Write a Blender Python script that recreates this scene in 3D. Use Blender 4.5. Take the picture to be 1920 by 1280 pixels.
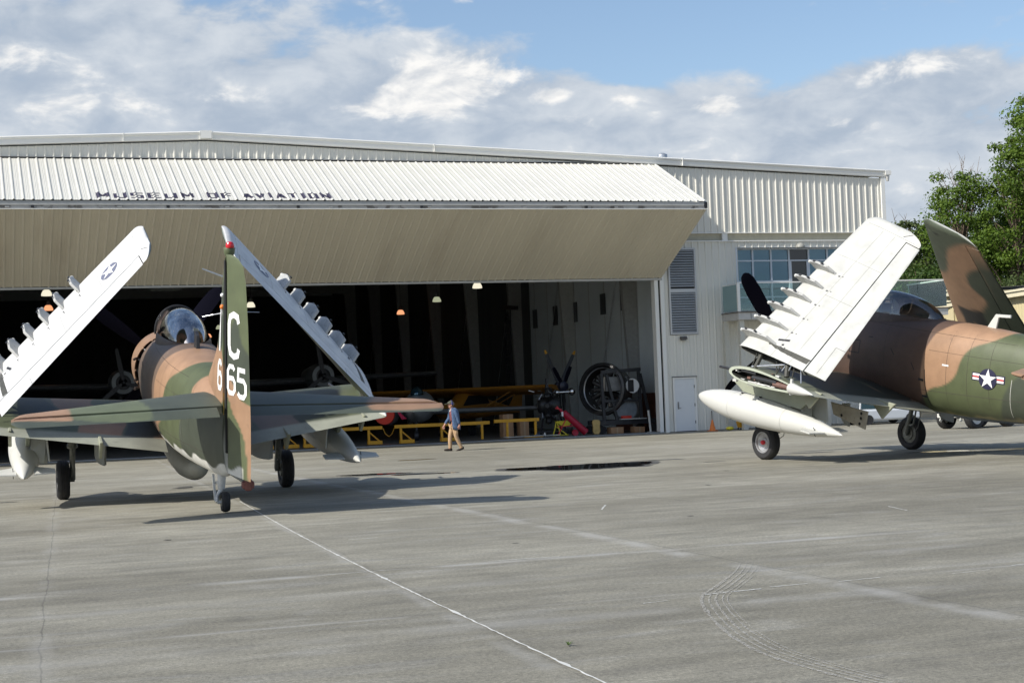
import bpy, math, random
import numpy as np
from mathutils import Vector, Matrix

for _o in list(bpy.data.objects):
    bpy.data.objects.remove(_o)
scene = bpy.context.scene
PI = math.pi

# ------------------------------------------------------------------ camera
CAM_F, CAM_PITCH, CAM_ROLL, CAM_YAW, CAM_H = 2973.76, 0.0330196, -0.0388890, 0.3263238, 1.80
cy, sy = math.cos(CAM_YAW), math.sin(CAM_YAW)
F = Vector((sy * math.cos(CAM_PITCH), cy * math.cos(CAM_PITCH), math.sin(CAM_PITCH)))
Rv = Vector((cy, -sy, 0)); Uv = Rv.cross(F)
R2 = Rv * math.cos(CAM_ROLL) + Uv * math.sin(CAM_ROLL)
U2 = -Rv * math.sin(CAM_ROLL) + Uv * math.cos(CAM_ROLL)
cd = bpy.data.cameras.new('camera'); cam = bpy.data.objects.new('camera', cd)
scene.collection.objects.link(cam)
cam.matrix_world = Matrix(((R2.x, U2.x, -F.x, 0), (R2.y, U2.y, -F.y, 0), (R2.z, U2.z, -F.z, CAM_H), (0, 0, 0, 1)))
cd.sensor_width = 36; cd.lens = CAM_F / 1920 * 36; cd.clip_start = 0.1; cd.clip_end = 3000
scene.camera = cam

# ------------------------------------------------------------------ sun, sky, exposure
SUN_TO = Vector((-1.19, -0.27, 1.0)).normalized()      # direction towards the sun
sun_el = math.asin(SUN_TO.z); sun_az = math.atan2(SUN_TO.x, SUN_TO.y)
sd = bpy.data.lights.new('sun', 'SUN'); sd.energy = 4.2; sd.angle = math.radians(0.6); sd.color = (1.0, 0.955, 0.88)
sun = bpy.data.objects.new('sun', sd); scene.collection.objects.link(sun)
sun.rotation_euler = SUN_TO.to_track_quat('Z', 'Y').to_euler(); sun.location = (-40, -10, 60)

w = bpy.data.worlds.new('World'); scene.world = w; w.use_nodes = True
wt = w.node_tree; wt.nodes.clear()
def N(t, kind, **kw):
    n = t.nodes.new(kind)
    for k, v in kw.items():
        setattr(n, k, v)
    return n
def math_node(t, op, a, b=None, c=None, clamp=False):
    n = t.nodes.new('ShaderNodeMath'); n.operation = op; n.use_clamp = clamp
    for i, v in enumerate((a, b, c)):
        if v is None: continue
        if isinstance(v, (int, float)): n.inputs[i].default_value = v
        else: t.links.new(v, n.inputs[i])
    return n.outputs[0]
def mapr(t, v, a, b, c=0.0, d=1.0, smooth=True):
    n = t.nodes.new('ShaderNodeMapRange'); n.interpolation_type = 'SMOOTHSTEP' if smooth else 'LINEAR'
    t.links.new(v, n.inputs[0])
    for i, x in zip((1, 2, 3, 4), (a, b, c, d)): n.inputs[i].default_value = x
    return n.outputs[0]
def mixc(t, f, a, b):
    n = t.nodes.new('ShaderNodeMix'); n.data_type = 'RGBA'
    if isinstance(f, (int, float)): n.inputs[0].default_value = f
    else: t.links.new(f, n.inputs[0])
    for i, v in ((6, a), (7, b)):
        if isinstance(v, tuple): n.inputs[i].default_value = (*v, 1) if len(v) == 3 else v
        else: t.links.new(v, n.inputs[i])
    return n.outputs[2]
sky = N(wt, 'ShaderNodeTexSky', sky_type='NISHITA', sun_disc=False)
sky.sun_elevation = sun_el; sky.sun_rotation = sun_az
sky.air_density = 1.0; sky.dust_density = 1.2; sky.ozone_density = 1.6; sky.altitude = 60
tc = N(wt, 'ShaderNodeTexCoord'); sep = N(wt, 'ShaderNodeSeparateXYZ'); wt.links.new(tc.outputs['Generated'], sep.inputs[0])
az = math_node(wt, 'ARCTAN2', sep.outputs[0], sep.outputs[1])
el = math_node(wt, 'ARCSINE', sep.outputs[2])
def blob(a0, e0, ra, re, amp):
    dx = math_node(wt, 'MULTIPLY', math_node(wt, 'SUBTRACT', az, a0), 1 / ra)
    dy = math_node(wt, 'MULTIPLY', math_node(wt, 'SUBTRACT', el, e0), 1 / re)
    r = math_node(wt, 'SQRT', math_node(wt, 'ADD', math_node(wt, 'MULTIPLY', dx, dx), math_node(wt, 'MULTIPLY', dy, dy)))
    return math_node(wt, 'MULTIPLY', mapr(wt, r, 1.0, 0.0), amp)
def addall(lst):
    o = lst[0]
    for x in lst[1:]: o = math_node(wt, 'ADD', o, x)
    return o
# cloud banks: azimuth, elevation, half widths (radians), amount
SKYB_COV = [(0.0811, 0.2094, 0.2354, 0.0874, 0.26), (0.0379, 0.2367, 0.1009, 0.0504, 0.08), (0.2886, 0.1912, 0.1278, 0.0504, 0.2), (0.3787, 0.1613, 0.1681, 0.0403, 0.2), (0.4854, 0.1555, 0.1345, 0.0303, 0.18), (0.5836, 0.1773, 0.0874, 0.037, 0.24), (0.1446, 0.1742, 0.1681, 0.0403, 0.12), (0.6222, 0.1326, 0.1009, 0.0303, 0.16), (0.4317, 0.2207, 0.111, 0.037, -0.24), (0.5339, 0.2134, 0.111, 0.0269, -0.2), (0.5716, 0.1236, 0.0403, 0.0134, -0.08), (0.4072, 0.1993, 0.0403, 0.0202, -0.1), (0.5795, 0.2252, 0.0874, 0.0134, 0.12), (0.3073, 0.2362, 0.0504, 0.0168, -0.08)]
SKYB_WHITE = [(0.2888, 0.1977, 0.0672, 0.0319, 0.34), (0.2513, 0.1856, 0.0706, 0.0235, 0.22), (0.3577, 0.186, 0.0185, 0.0087, 0.32), (0.3329, 0.1995, 0.037, 0.0202, 0.22), (0.4597, 0.1741, 0.0252, 0.0094, 0.34), (0.5776, 0.1858, 0.074, 0.0202, 0.24), (0.3738, 0.1665, 0.0269, 0.0121, 0.2), (0.052, 0.1869, 0.0773, 0.0403, 0.121), (0.1483, 0.1872, 0.0572, 0.0269, 0.121), (0.0249, 0.2177, 0.0504, 0.0437, 0.121), (0.541, 0.1566, 0.0303, 0.0121, 0.22), (0.1562, 0.2289, 0.111, 0.0303, -0.22), (0.0914, 0.2316, 0.0874, 0.0235, -0.16), (0.2119, 0.2092, 0.0504, 0.0303, -0.18), (0.2906, 0.1565, 0.1076, 0.0168, -0.15), (0.5926, 0.167, 0.0504, 0.0134, -0.08), (0.4413, 0.2104, 0.0874, 0.0303, -0.2)]
def fbm(da, de, scale, detail, rough, dist, off, sy_=1.9):
    c = N(wt, 'ShaderNodeCombineXYZ')
    wt.links.new(math_node(wt, 'ADD', az, da + off), c.inputs[0]); wt.links.new(math_node(wt, 'MULTIPLY', math_node(wt, 'ADD', el, de), sy_), c.inputs[1]); c.inputs[2].default_value = off
    n = N(wt, 'ShaderNodeTexNoise'); n.inputs['Scale'].default_value = scale; n.inputs['Detail'].default_value = detail; n.inputs['Roughness'].default_value = rough; n.inputs['Distortion'].default_value = dist
    wt.links.new(c.outputs[0], n.inputs['Vector']); return n.outputs['Fac']
big = fbm(0, 0, 11, 5, .5, .2, 3.1); det = fbm(0, 0, 24, 12, .56, .25, 7.7); det2 = fbm(.0035, -.004, 24, 12, .56, .25, 7.7)
M_ = lambda x, k: math_node(wt, 'MULTIPLY', x, k)
covb = addall([blob(*b) for b in SKYB_COV]); whb = addall([blob(*b) for b in SKYB_WHITE])
cov = addall([M_(big, .55), M_(det, .55), covb])
mask = mapr(wt, math_node(wt, 'ADD', cov, mapr(wt, el, .24, .13, 0, .20)), 0.565, 0.735)
# cumulus heads: crisp threshold of the same noise, lit from the upper left
head = mapr(wt, addall([M_(det, 1.0), M_(big, .25), whb]), 0.72, 0.93)
relief = math_node(wt, 'MULTIPLY_ADD', math_node(wt, 'SUBTRACT', det, det2), 5.0, 0.60, clamp=True)
basec = mixc(wt, mapr(wt, addall([M_(det, .6), M_(big, .4)]), .36, .64), (0.40, 0.475, 0.58), (0.62, 0.67, 0.73))
headc = mixc(wt, relief, (0.64, 0.67, 0.71), (0.93, 0.92, 0.90))
cloudcol = mixc(wt, head, basec, headc)
mask = math_node(wt, 'MAXIMUM', mask, head)
bg1 = N(wt, 'ShaderNodeBackground'); wt.links.new(sky.outputs[0], bg1.inputs[0]); bg1.inputs[1].default_value = 0.125
bg2 = N(wt, 'ShaderNodeBackground'); wt.links.new(cloudcol, bg2.inputs[0]); bg2.inputs[1].default_value = 0.86
mx = N(wt, 'ShaderNodeMixShader'); wt.links.new(mask, mx.inputs[0]); wt.links.new(bg1.outputs[0], mx.inputs[1]); wt.links.new(bg2.outputs[0], mx.inputs[2])
wo = N(wt, 'ShaderNodeOutputWorld'); wt.links.new(mx.outputs[0], wo.inputs[0])
scene.view_settings.view_transform = 'Standard'; scene.view_settings.look = 'None'
scene.view_settings.exposure = 0.30; scene.view_settings.gamma = 1.0; scene.view_settings.use_curve_mapping = False

# ------------------------------------------------------------------ helpers
RNG = random.Random(7)
def link(o, parent=None):
    scene.collection.objects.link(o)
    if parent is not None: o.parent = parent
    return o
class MB:
    def __init__(s): s.v = []; s.f = []; s.m = []; s.c = None
    def add(s, vs, fs, mi=0):
        b = len(s.v); s.v += [tuple(v) for v in vs]; s.f += [tuple(b + i for i in f) for f in fs]; s.m += [mi] * len(fs); return s
    def quad(s, a, b, c, d, mi=0): return s.add([a, b, c, d], [(0, 1, 2, 3)], mi)
    def box(s, x0, x1, y0, y1, z0, z1, mi=0, bev=0.0):
        vs = [(x, y, z) for x in (x0, x1) for y in (y0, y1) for z in (z0, z1)]
        return s.add(vs, [(0, 1, 3, 2), (4, 6, 7, 5), (0, 4, 5, 1), (2, 3, 7, 6), (0, 2, 6, 4), (1, 5, 7, 3)], mi)
    def obox(s, c, ax, ay, az_, mi=0):   # box with centre and three half-axis vectors
        c, ax, ay, az_ = map(Vector, (c, ax, ay, az_))
        vs = [c + ax * i + ay * j + az_ * k for i in (-1, 1) for j in (-1, 1) for k in (-1, 1)]
        return s.add(vs, [(0, 1, 3, 2), (4, 6, 7, 5), (0, 4, 5, 1), (2, 3, 7, 6), (0, 2, 6, 4), (1, 5, 7, 3)], mi)
    def bar(s, a, b, wx, wz=None, mi=0, up=(0, 0, 1)):
        a, b = Vector(a), Vector(b); wz = wz or wx; d = (b - a); l = d.length; d.normalize(); up = Vector(up)
        if abs(d.dot(up)) > 0.97: up = Vector((0, 1, 0))
        sx = d.cross(up).normalized(); sz = sx.cross(d)
        return s.obox((a + b) / 2, d * l / 2, sx * wx / 2, sz * wz / 2, mi)
    def tube(s, pts, rad, n=10, mi=0, cap=True):
        pts = [Vector(p) for p in pts]
        if not isinstance(rad, (list, tuple)): rad = [rad] * len(pts)
        rings = []; prev = None
        for i, p in enumerate(pts):
            d = (pts[min(i + 1, len(pts) - 1)] - pts[max(i - 1, 0)]).normalized()
            if prev is None:
                up = Vector((0, 0, 1)) if abs(d.z) < 0.9 else Vector((1, 0, 0)); sx = d.cross(up).normalized()
            else: sx = (prev - d * prev.dot(d)).normalized()
            prev = sx; sy_ = d.cross(sx)
            rings.append([p + (sx * math.cos(t) + sy_ * math.sin(t)) * rad[i] for t in [2 * PI * k / n for k in range(n)]])
        return s.loft(rings, True, cap, mi)
    def loft(s, rings, closed=True, cap=True, mi=0):
        n = len(rings[0]); b = len(s.v)
        for r in rings: s.v += [tuple(p) for p in r]
        for i in range(len(rings) - 1):
            for j in range(n if closed else n - 1):
                k = (j + 1) % n
                s.f.append((b + i * n + j, b + i * n + k, b + (i + 1) * n + k, b + (i + 1) * n + j)); s.m.append(mi)
        if cap and closed:
            s.f.append(tuple(b + j for j in range(n))[::-1]); s.m.append(mi)
            s.f.append(tuple(b + (len(rings) - 1) * n + j for j in range(n))); s.m.append(mi)
        return s
    def lathe(s, prof, c, axis, n=24, mi=0, cap=True):   # prof: (distance along axis, radius)
        c = Vector(c); a = Vector(axis).normalized(); up = Vector((0, 0, 1)) if abs(a.z) < 0.9 else Vector((1, 0, 0))
        e1 = a.cross(up).normalized(); e2 = a.cross(e1)
        rings = [[c + a * t + (e1 * math.cos(q) + e2 * math.sin(q)) * r for q in [2 * PI * k / n for k in range(n)]] for t, r in prof]
        return s.loft(rings, True, cap, mi)
    def prism(s, poly, off, mi=0):   # poly: 3-D outline, off: extrusion vector
        poly = [Vector(p) for p in poly]; off = Vector(off); n = len(poly)
        vs = poly + [p + off for p in poly]
        fs = [tuple(range(n))[::-1], tuple(range(n, 2 * n))] + [(i, (i + 1) % n, n + (i + 1) % n, n + i) for i in range(n)]
        return s.add(vs, fs, mi)
    def sphere(s, c, r, nu=14, nv=10, mi=0):
        rx, ry, rz = r if isinstance(r, (tuple, list)) else (r, r, r)
        rings = []
        for i in range(nv + 1):
            t = PI * i / nv; q = max(math.sin(t), 1e-3)
            rings.append([(c[0] + rx * q * math.cos(2 * PI * k / nu), c[1] + ry * q * math.sin(2 * PI * k / nu), c[2] - rz * math.cos(t)) for k in range(nu)])
        return s.loft(rings, True, True, mi)
    def build(s, name, mats, parent=None, smooth=None, colors=None, bevel=0.0, label=None):
        me = bpy.data.meshes.new(name); me.from_pydata(s.v, [], s.f)
        if not isinstance(mats, (list, tuple)): mats = [mats]
        for m in mats: me.materials.append(m)
        if len(mats) > 1: me.polygons.foreach_set('material_index', s.m)
        if smooth:
            me.shade_smooth() if hasattr(me, 'shade_smooth') else None
            if smooth is not True: me.set_sharp_from_angle(angle=math.radians(smooth))
        if colors is not None:
            at = me.color_attributes.new('paint', 'FLOAT_COLOR', 'POINT')
            a = np.ones((len(s.v), 4), dtype=np.float32); a[:, :3] = colors; at.data.foreach_set('color', a.ravel())
        me.update(); o = bpy.data.objects.new(name, me); link(o, parent)
        if bevel:
            b = o.modifiers.new('bevel', 'BEVEL'); b.width = bevel; b.segments = 2; b.limit_method = 'ANGLE'
        if label: o['label'] = label
        return o
def tag(o, label=None, cat=None, group=None, kind=None):
    for k, v in (('label', label), ('category', cat), ('group', group), ('kind', kind)):
        if v: o[k] = v
    return o
def thing(name, label, cat, loc=(0, 0, 0), rotz=0.0, group=None):
    o = bpy.data.objects.new(name, None); link(o); o.location = loc; o.rotation_euler = (0, 0, rotz); o.empty_display_size = 0.3
    return tag(o, label, cat, group)
def copy_tree(o, parent=None):
    c = o.copy(); scene.collection.objects.link(c); c.parent = parent
    for ch in [x for x in bpy.data.objects if x.parent == o]: copy_tree(ch, c)
    return c

# ------------------------------------------------------------------ materials
MATS = {}
def mat(name, col, rough=0.5, metal=0.0, var=0.0, vscale=6.0, bump=0.0, bscale=60.0, spec=0.5, stretch=None, dirt=None, dscale=3.0, dlo=0.55, dhi=0.75, damt=0.6, emit=None, estr=0.0, attr=None, coat=0.0):
    if name in MATS: return MATS[name]
    m = bpy.data.materials.new(name); m.use_nodes = True; t = m.node_tree; t.nodes.clear()
    out = N(t, 'ShaderNodeOutputMaterial'); b = N(t, 'ShaderNodeBsdfPrincipled'); t.links.new(b.outputs[0], out.inputs[0])
    b.inputs['Roughness'].default_value = rough; b.inputs['Metallic'].default_value = metal
    b.inputs['Specular IOR Level'].default_value = spec; b.inputs['Coat Weight'].default_value = coat
    co = N(t, 'ShaderNodeTexCoord'); vec = co.outputs['Object']
    if stretch:
        mp = N(t, 'ShaderNodeMapping'); mp.inputs['Scale'].default_value = stretch; t.links.new(vec, mp.inputs[0]); vec = mp.outputs[0]
    if attr:
        a = N(t, 'ShaderNodeAttribute'); a.attribute_name = attr; c = a.outputs['Color']
    else:
        r = N(t, 'ShaderNodeRGB'); r.outputs[0].default_value = (*col, 1); c = r.outputs[0]
    def noise(sc, det=6):
        n = N(t, 'ShaderNodeTexNoise'); n.inputs['Scale'].default_value = sc; n.inputs['Detail'].default_value = det; n.inputs['Roughness'].default_value = 0.6
        t.links.new(vec, n.inputs['Vector']); return n.outputs['Fac']
    if var:
        f = mapr(t, noise(vscale), 0.3, 0.7, 1 - var, 1 + var, False)
        mm = N(t, 'ShaderNodeVectorMath', operation='SCALE'); t.links.new(c, mm.inputs[0]); t.links.new(f, mm.inputs['Scale']); c = mm.outputs[0]
    if dirt:
        f = math_node(t, 'MULTIPLY', mapr(t, noise(dscale, 8), dlo, dhi), damt); c = mixc(t, f, c, dirt)
    t.links.new(c, b.inputs['Base Color'])
    if bump:
        bm = N(t, 'ShaderNodeBump'); bm.inputs['Strength'].default_value = bump; bm.inputs['Distance'].default_value = 0.02
        t.links.new(noise(bscale, 4), bm.inputs['Height']); t.links.new(bm.outputs[0], b.inputs['Normal'])
    if emit:
        b.inputs['Emission Color'].default_value = (*emit, 1); b.inputs['Emission Strength'].default_value = estr
    MATS[name] = m; return m
def glass_mat(name, tint, rough=0.03, trans=0.6, spec=(0.9, 0.9, 0.9), f0=0.08, painted_refl=False):
    if name in MATS: return MATS[name]
    m = bpy.data.materials.new(name); m.use_nodes = True; t = m.node_tree; t.nodes.clear()
    out = N(t, 'ShaderNodeOutputMaterial'); tr = N(t, 'ShaderNodeBsdfTransparent'); tr.inputs[0].default_value = (*tint, 1)
    gl = N(t, 'ShaderNodeBsdfGlossy'); gl.inputs[0].default_value = (*spec, 1); gl.inputs['Roughness'].default_value = rough
    lw = N(t, 'ShaderNodeLayerWeight'); lw.inputs[0].default_value = 0.35
    f = mapr(t, lw.outputs['Fresnel'], 0.0, 1.0, f0, 1.0, False)
    if painted_refl:  # streaky reflections painted into the gloss colour
        c_ = N(t, 'ShaderNodeTexCoord'); mp = N(t, 'ShaderNodeMapping'); mp.inputs['Scale'].default_value = (5, 2, .9); t.links.new(c_.outputs['Object'], mp.inputs[0]); nz = N(t, 'ShaderNodeTexNoise'); nz.inputs['Scale'].default_value = 1.1; nz.inputs['Detail'].default_value = 5; nz.inputs['Distortion'].default_value = .6; t.links.new(mp.outputs[0], nz.inputs['Vector'])
        t.links.new(mixc(t, mapr(t, nz.outputs['Fac'], .36, .66), (.42, .46, .52), (1.0, 1.0, 1.0)), gl.inputs[0]); gl.inputs['Roughness'].default_value = 0.08
    mx_ = N(t, 'ShaderNodeMixShader'); t.links.new(f, mx_.inputs[0]); t.links.new(tr.outputs[0], mx_.inputs[1]); t.links.new(gl.outputs[0], mx_.inputs[2])
    t.links.new(mx_.outputs[0], out.inputs[0]); MATS[name] = m; return m
WHITE = mat('white_paint', (0.56, 0.56, 0.52), 0.42, var=0.03, vscale=1.5, dirt=(0.50, 0.48, 0.42), dscale=1.4, dlo=0.6, dhi=0.85, damt=0.35)
PANELW = mat('pylon_off_white', (0.40, 0.40, 0.375), 0.36, var=0.025, vscale=1.2, dirt=(0.5, 0.49, 0.45), dscale=2.2, dlo=0.62, dhi=0.85, damt=0.25)
SIDING = mat('cream_siding', (0.72, 0.70, 0.62), 0.45, var=0.04, vscale=0.9, stretch=(1, 1, .18), dirt=(0.42, 0.40, 0.33), dscale=0.9, dlo=0.6, dhi=0.85, damt=0.3)
DOORW = mat('door_siding', (0.61, 0.60, 0.54), 0.45, var=0.05, vscale=0.7, stretch=(1, 1, 0.2), dirt=(0.40, 0.37, 0.31), dscale=1.2, dlo=0.58, dhi=0.85, damt=0.32)
DOORU = mat('door_underside_siding', (0.65, 0.60, 0.485), 0.6, var=0.06, vscale=0.6, stretch=(1, 0.15, 0.15), dirt=(0.38, 0.31, 0.23), dscale=1.0, dlo=0.5, dhi=0.85, damt=0.4)
TRIM = mat('trim_white', (0.80, 0.79, 0.74), 0.4, var=0.03, vscale=0.6)
TRIMG = mat('trim_grey', (0.42, 0.42, 0.40), 0.5, var=0.08, vscale=2)
BEAM = mat('weathered_beam', (0.34, 0.34, 0.33), 0.6, var=0.25, vscale=1.3, dirt=(0.08, 0.07, 0.06), dscale=1.8, dlo=0.52, dhi=0.62, damt=0.8)
DARK = mat('dark_rubber_gap', (0.012, 0.012, 0.013), 0.8)
BLACK = mat('black_metal', (0.02, 0.02, 0.022), 0.45, var=0.3, vscale=8)
TYRE = mat('tyre_rubber', (0.022, 0.022, 0.023), 0.75, var=0.25, vscale=9, bump=0.3, bscale=90)
RIM = mat('wheel_alloy', (0.42, 0.42, 0.42), 0.4, 0.6, var=0.2, vscale=10)
STRUT = mat('strut_grey', (0.20, 0.205, 0.18), 0.5, 0.2, var=0.25, vscale=9, dirt=(0.03, 0.028, 0.02), dscale=7, damt=0.7)
CHROME = mat('oleo_chrome', (0.7, 0.7, 0.7), 0.2, 1.0)
SILVER = mat('silver_metal', (0.6, 0.61, 0.62), 0.35, 0.8, var=0.15)
RED = mat('red_paint', (0.55, 0.02, 0.03), 0.4)
DRED = mat('dark_red_paint', (0.36, 0.008, 0.03), 0.45, var=0.1)
YELLOW = mat('yellow_paint', (0.62, 0.31, 0.012), 0.5, var=0.1, vscale=5)
OYELLOW = mat('orange_yellow_fabric', (0.40, 0.17, 0.018), 0.5, var=0.08, vscale=3)
LYELLOW = mat('light_yellow_paint', (0.75, 0.65, 0.05), 0.5, var=0.06)
ORANGE = mat('orange_plastic', (0.75, 0.20, 0.03), 0.5, var=0.08, vscale=12)
GREY = mat('grey_paint', (0.36, 0.37, 0.35), 0.45, var=0.06, vscale=3, dirt=(0.16, 0.15, 0.13), dscale=5, damt=0.5)
PGREY = mat('pale_grey_paint', (0.46, 0.47, 0.43), 0.45, var=0.05, vscale=3, dirt=(0.2, 0.19, 0.17), dscale=4, damt=0.4)
LGREEN = mat('zinc_green_paint', (0.22, 0.25, 0.17), 0.5, var=0.08, vscale=5)
CAMO = mat('camouflage_paint', (0.2, 0.2, 0.2), 0.50, var=0.14, vscale=2.6, bump=0.06, bscale=5, attr='paint', dirt=(0.05, 0.045, 0.04), dscale=4.5, dlo=0.60, dhi=0.82, damt=0.35)
WOOD = mat('cardboard', (0.36, 0.21, 0.11), 0.7, var=0.12)
LETTER = mat('white_lettering', (0.80, 0.80, 0.78), 0.5)
LETTERD = mat('dark_lettering', (0.035, 0.03, 0.06), 0.6)
NAVY = mat('insignia_blue', (0.018, 0.018, 0.05), 0.5)
INGREY = mat('insignia_faded_blue', (0.13, 0.14, 0.20), 0.5)
SKIN = mat('skin', (0.52, 0.27, 0.19), 0.55)
# ================================================================== THE SETTING: apron, hangar floor
def ground_material():
    m = bpy.data.materials.new('apron_concrete'); m.use_nodes = True; t = m.node_tree; t.nodes.clear()
    out = N(t, 'ShaderNodeOutputMaterial'); b = N(t, 'ShaderNodeBsdfPrincipled'); t.links.new(b.outputs[0], out.inputs[0])
    g = N(t, 'ShaderNodeNewGeometry'); pos = g.outputs['Position']; sp = N(t, 'ShaderNodeSeparateXYZ'); t.links.new(pos, sp.inputs[0])
    X, Y = sp.outputs[0], sp.outputs[1]
    def noise(scale, st=(1, 1, 1), det=6, rough=0.6, dist=0.0, off=(0, 0, 0), rot=0.0):
        mp = N(t, 'ShaderNodeMapping'); mp.inputs['Scale'].default_value = st; mp.inputs['Location'].default_value = off
        mp.inputs['Rotation'].default_value = (0, 0, rot); t.links.new(pos, mp.inputs[0])
        n = N(t, 'ShaderNodeTexNoise'); n.inputs['Scale'].default_value = scale; n.inputs['Detail'].default_value = det
        n.inputs['Roughness'].default_value = rough; n.inputs['Distortion'].default_value = dist; t.links.new(mp.outputs[0], n.inputs['Vector']); return n.outputs['Fac']
    fine = noise(26, det=4, rough=0.8); mid = noise(2.2, (0.55, 1.3, 1), 8, 0.65, rot=0.1); big = noise(0.22, (0.5, 1.5, 1), 5, 0.55)
    streak = noise(1.0, (0.42, 2.0, 1), 10, 0.72, 0.8, rot=0.06); patch = noise(1.1, (0.7, 1.2, 1), 9, 0.75, off=(5, 3, 0))
    grain = noise(85, det=3, rough=0.85)
    c = mixc(t, mapr(t, big, 0.32, 0.68), (0.203, 0.190, 0.147), (0.296, 0.281, 0.226))
    c = mixc(t, math_node(t, 'MULTIPLY', mapr(t, streak, 0.50, 0.72), 0.55), c, (0.34, 0.335, 0.31))
    c = mixc(t, math_node(t, 'MULTIPLY', mapr(t, streak, 0.48, 0.28), 0.55), c, (0.145, 0.137, 0.118))
    c = mixc(t, math_node(t, 'MULTIPLY', mapr(t, patch, 0.58, 0.74), 0.45), c, (0.33, 0.33, 0.315))
    k = math_node(t, 'MULTIPLY', mapr(t, mid, 0.25, 0.75, 0.72, 1.28, False), mapr(t, fine, 0.28, 0.72, 0.52, 1.48, False))
    k = math_node(t, 'MULTIPLY', k, mapr(t, grain, 0.28, 0.72, 0.52, 1.48, False))
    spot = noise(7.0, (1, 1, 1), 5, 0.7, off=(9, 1, 0)); k = math_node(t, 'MULTIPLY', k, mapr(t, spot, 0.60, 0.72, 1.0, 0.80))
    s = N(t, 'ShaderNodeVectorMath', operation='SCALE'); t.links.new(c, s.inputs[0]); t.links.new(k, s.inputs['Scale']); c = s.outputs[0]
    def line(coord, at, wdt, wob, amp):
        d = math_node(t, 'ABSOLUTE', math_node(t, 'SUBTRACT', math_node(t, 'MULTIPLY_ADD', wob, amp, coord), at + amp * 0.5))
        return mapr(t, d, wdt, 0.0)
    wob = noise(0.5, det=4)
    XS = math_node(t, 'SUBTRACT', X, math_node(t, 'MULTIPLY_ADD', Y, 0.050, -1.0))
    # sawn joints: dark hairlines with pale efflorescence beside them
    for X0, wd, a in ((0.78, 0.012, 0.5), (4.1, 0.014, 0.3), (7.35, 0.02, 0.5), (10.6, 0.015, 0.5), (13.8, 0.015, 0.5), (17.0, 0.015, 0.4), (-2.1, 0.015, 0.5)):
        c = mixc(t, math_node(t, 'MULTIPLY', line(XS if X0 < 5 else X, X0, wd, wob, 0.16), a), c, (0.05, 0.047, 0.04))
    for X0, wd, a in ((7.30, 0.24, 0.52), (4.05, 0.12, 0.30), (0.85, 0.16, 0.25)):
        n = mapr(t, noise(0.9, det=6, off=(X0, 0, 0)), 0.38, 0.62)
        c = mixc(t, math_node(t, 'MULTIPLY', math_node(t, 'MULTIPLY', line(XS if X0 < 5 else X, X0 - wd * 0.4, wd, wob, 0.16), n), a), c, (0.46, 0.455, 0.43))
    for Y0, wd, a in ((16.4, 0.022, 0.5), (12.8, 0.02, 0.3), (20.0, 0.02, 0.4), (23.6, 0.02, 0.3), (27.2, 0.02, 0.3), (9.2, 0.015, 0.3)):
        c = mixc(t, math_node(t, 'MULTIPLY', line(Y, Y0, wd, wob, 0.12), a), c, (0.06, 0.056, 0.05))
    for Y0, wd, a in ((16.30, 0.20, 0.75), (12.75, 0.09, 0.45), (14.6, 0.25, 0.3), (11.9, 0.35, 0.4)):
        n = mapr(t, noise(0.6, det=6, off=(Y0, 0, 0)), 0.38, 0.65)
        c = mixc(t, math_node(t, 'MULTIPLY', math_node(t, 'MULTIPLY', line(Y, Y0, wd, wob, 0.12), n), a), c, (0.43, 0.425, 0.40))
    s2 = N(t, 'ShaderNodeVectorMath', operation='SCALE'); t.links.new(c, s2.inputs[0]); t.links.new(mapr(t, math_node(t, 'MULTIPLY_ADD', big, 16, Y), 16.0, 46.0, 0.83, 1.03), s2.inputs['Scale']); c = s2.outputs[0]   # base colour gets gradually darker towards the viewer
    t.links.new(c, b.inputs['Base Color']); b.inputs['Roughness'].default_value = 0.72; b.inputs['Specular IOR Level'].default_value = 0.35
    bm = N(t, 'ShaderNodeBump'); bm.inputs['Strength'].default_value = 0.35; bm.inputs['Distance'].default_value = 0.01
    t.links.new(math_node(t, 'MULTIPLY', fine, grain), bm.inputs['Height']); t.links.new(bm.outputs[0], b.inputs['Normal'])
    return m
GROUND = ground_material()
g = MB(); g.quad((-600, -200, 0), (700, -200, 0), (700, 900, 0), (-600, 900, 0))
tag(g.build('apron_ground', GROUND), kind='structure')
WALL_Y = 58.86; OPX0, OPX1 = -9.6, 26.20; RX = 36.94; RIDGE_X = 8.26; RIDGE_Z = 11.87; SL = 0.0418
def roof_z(x): return RIDGE_Z - SL * abs(x - RIDGE_X)
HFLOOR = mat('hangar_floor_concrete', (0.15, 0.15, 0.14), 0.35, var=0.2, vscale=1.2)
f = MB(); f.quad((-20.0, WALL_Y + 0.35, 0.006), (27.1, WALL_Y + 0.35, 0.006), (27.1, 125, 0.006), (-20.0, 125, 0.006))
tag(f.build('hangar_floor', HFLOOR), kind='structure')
f = MB(); f.box(OPX0, OPX1, WALL_Y - 0.25, WALL_Y + 0.34, 0.004, 0.035); f.box(OPX0, OPX1, WALL_Y - 0.02, WALL_Y + 0.05, 0.036, 0.05, 1)
tag(f.build('threshold_strip', [mat('threshold_concrete', (0.30, 0.31, 0.31), 0.5, var=0.15, vscale=2), BLACK]), kind='structure')

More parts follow.
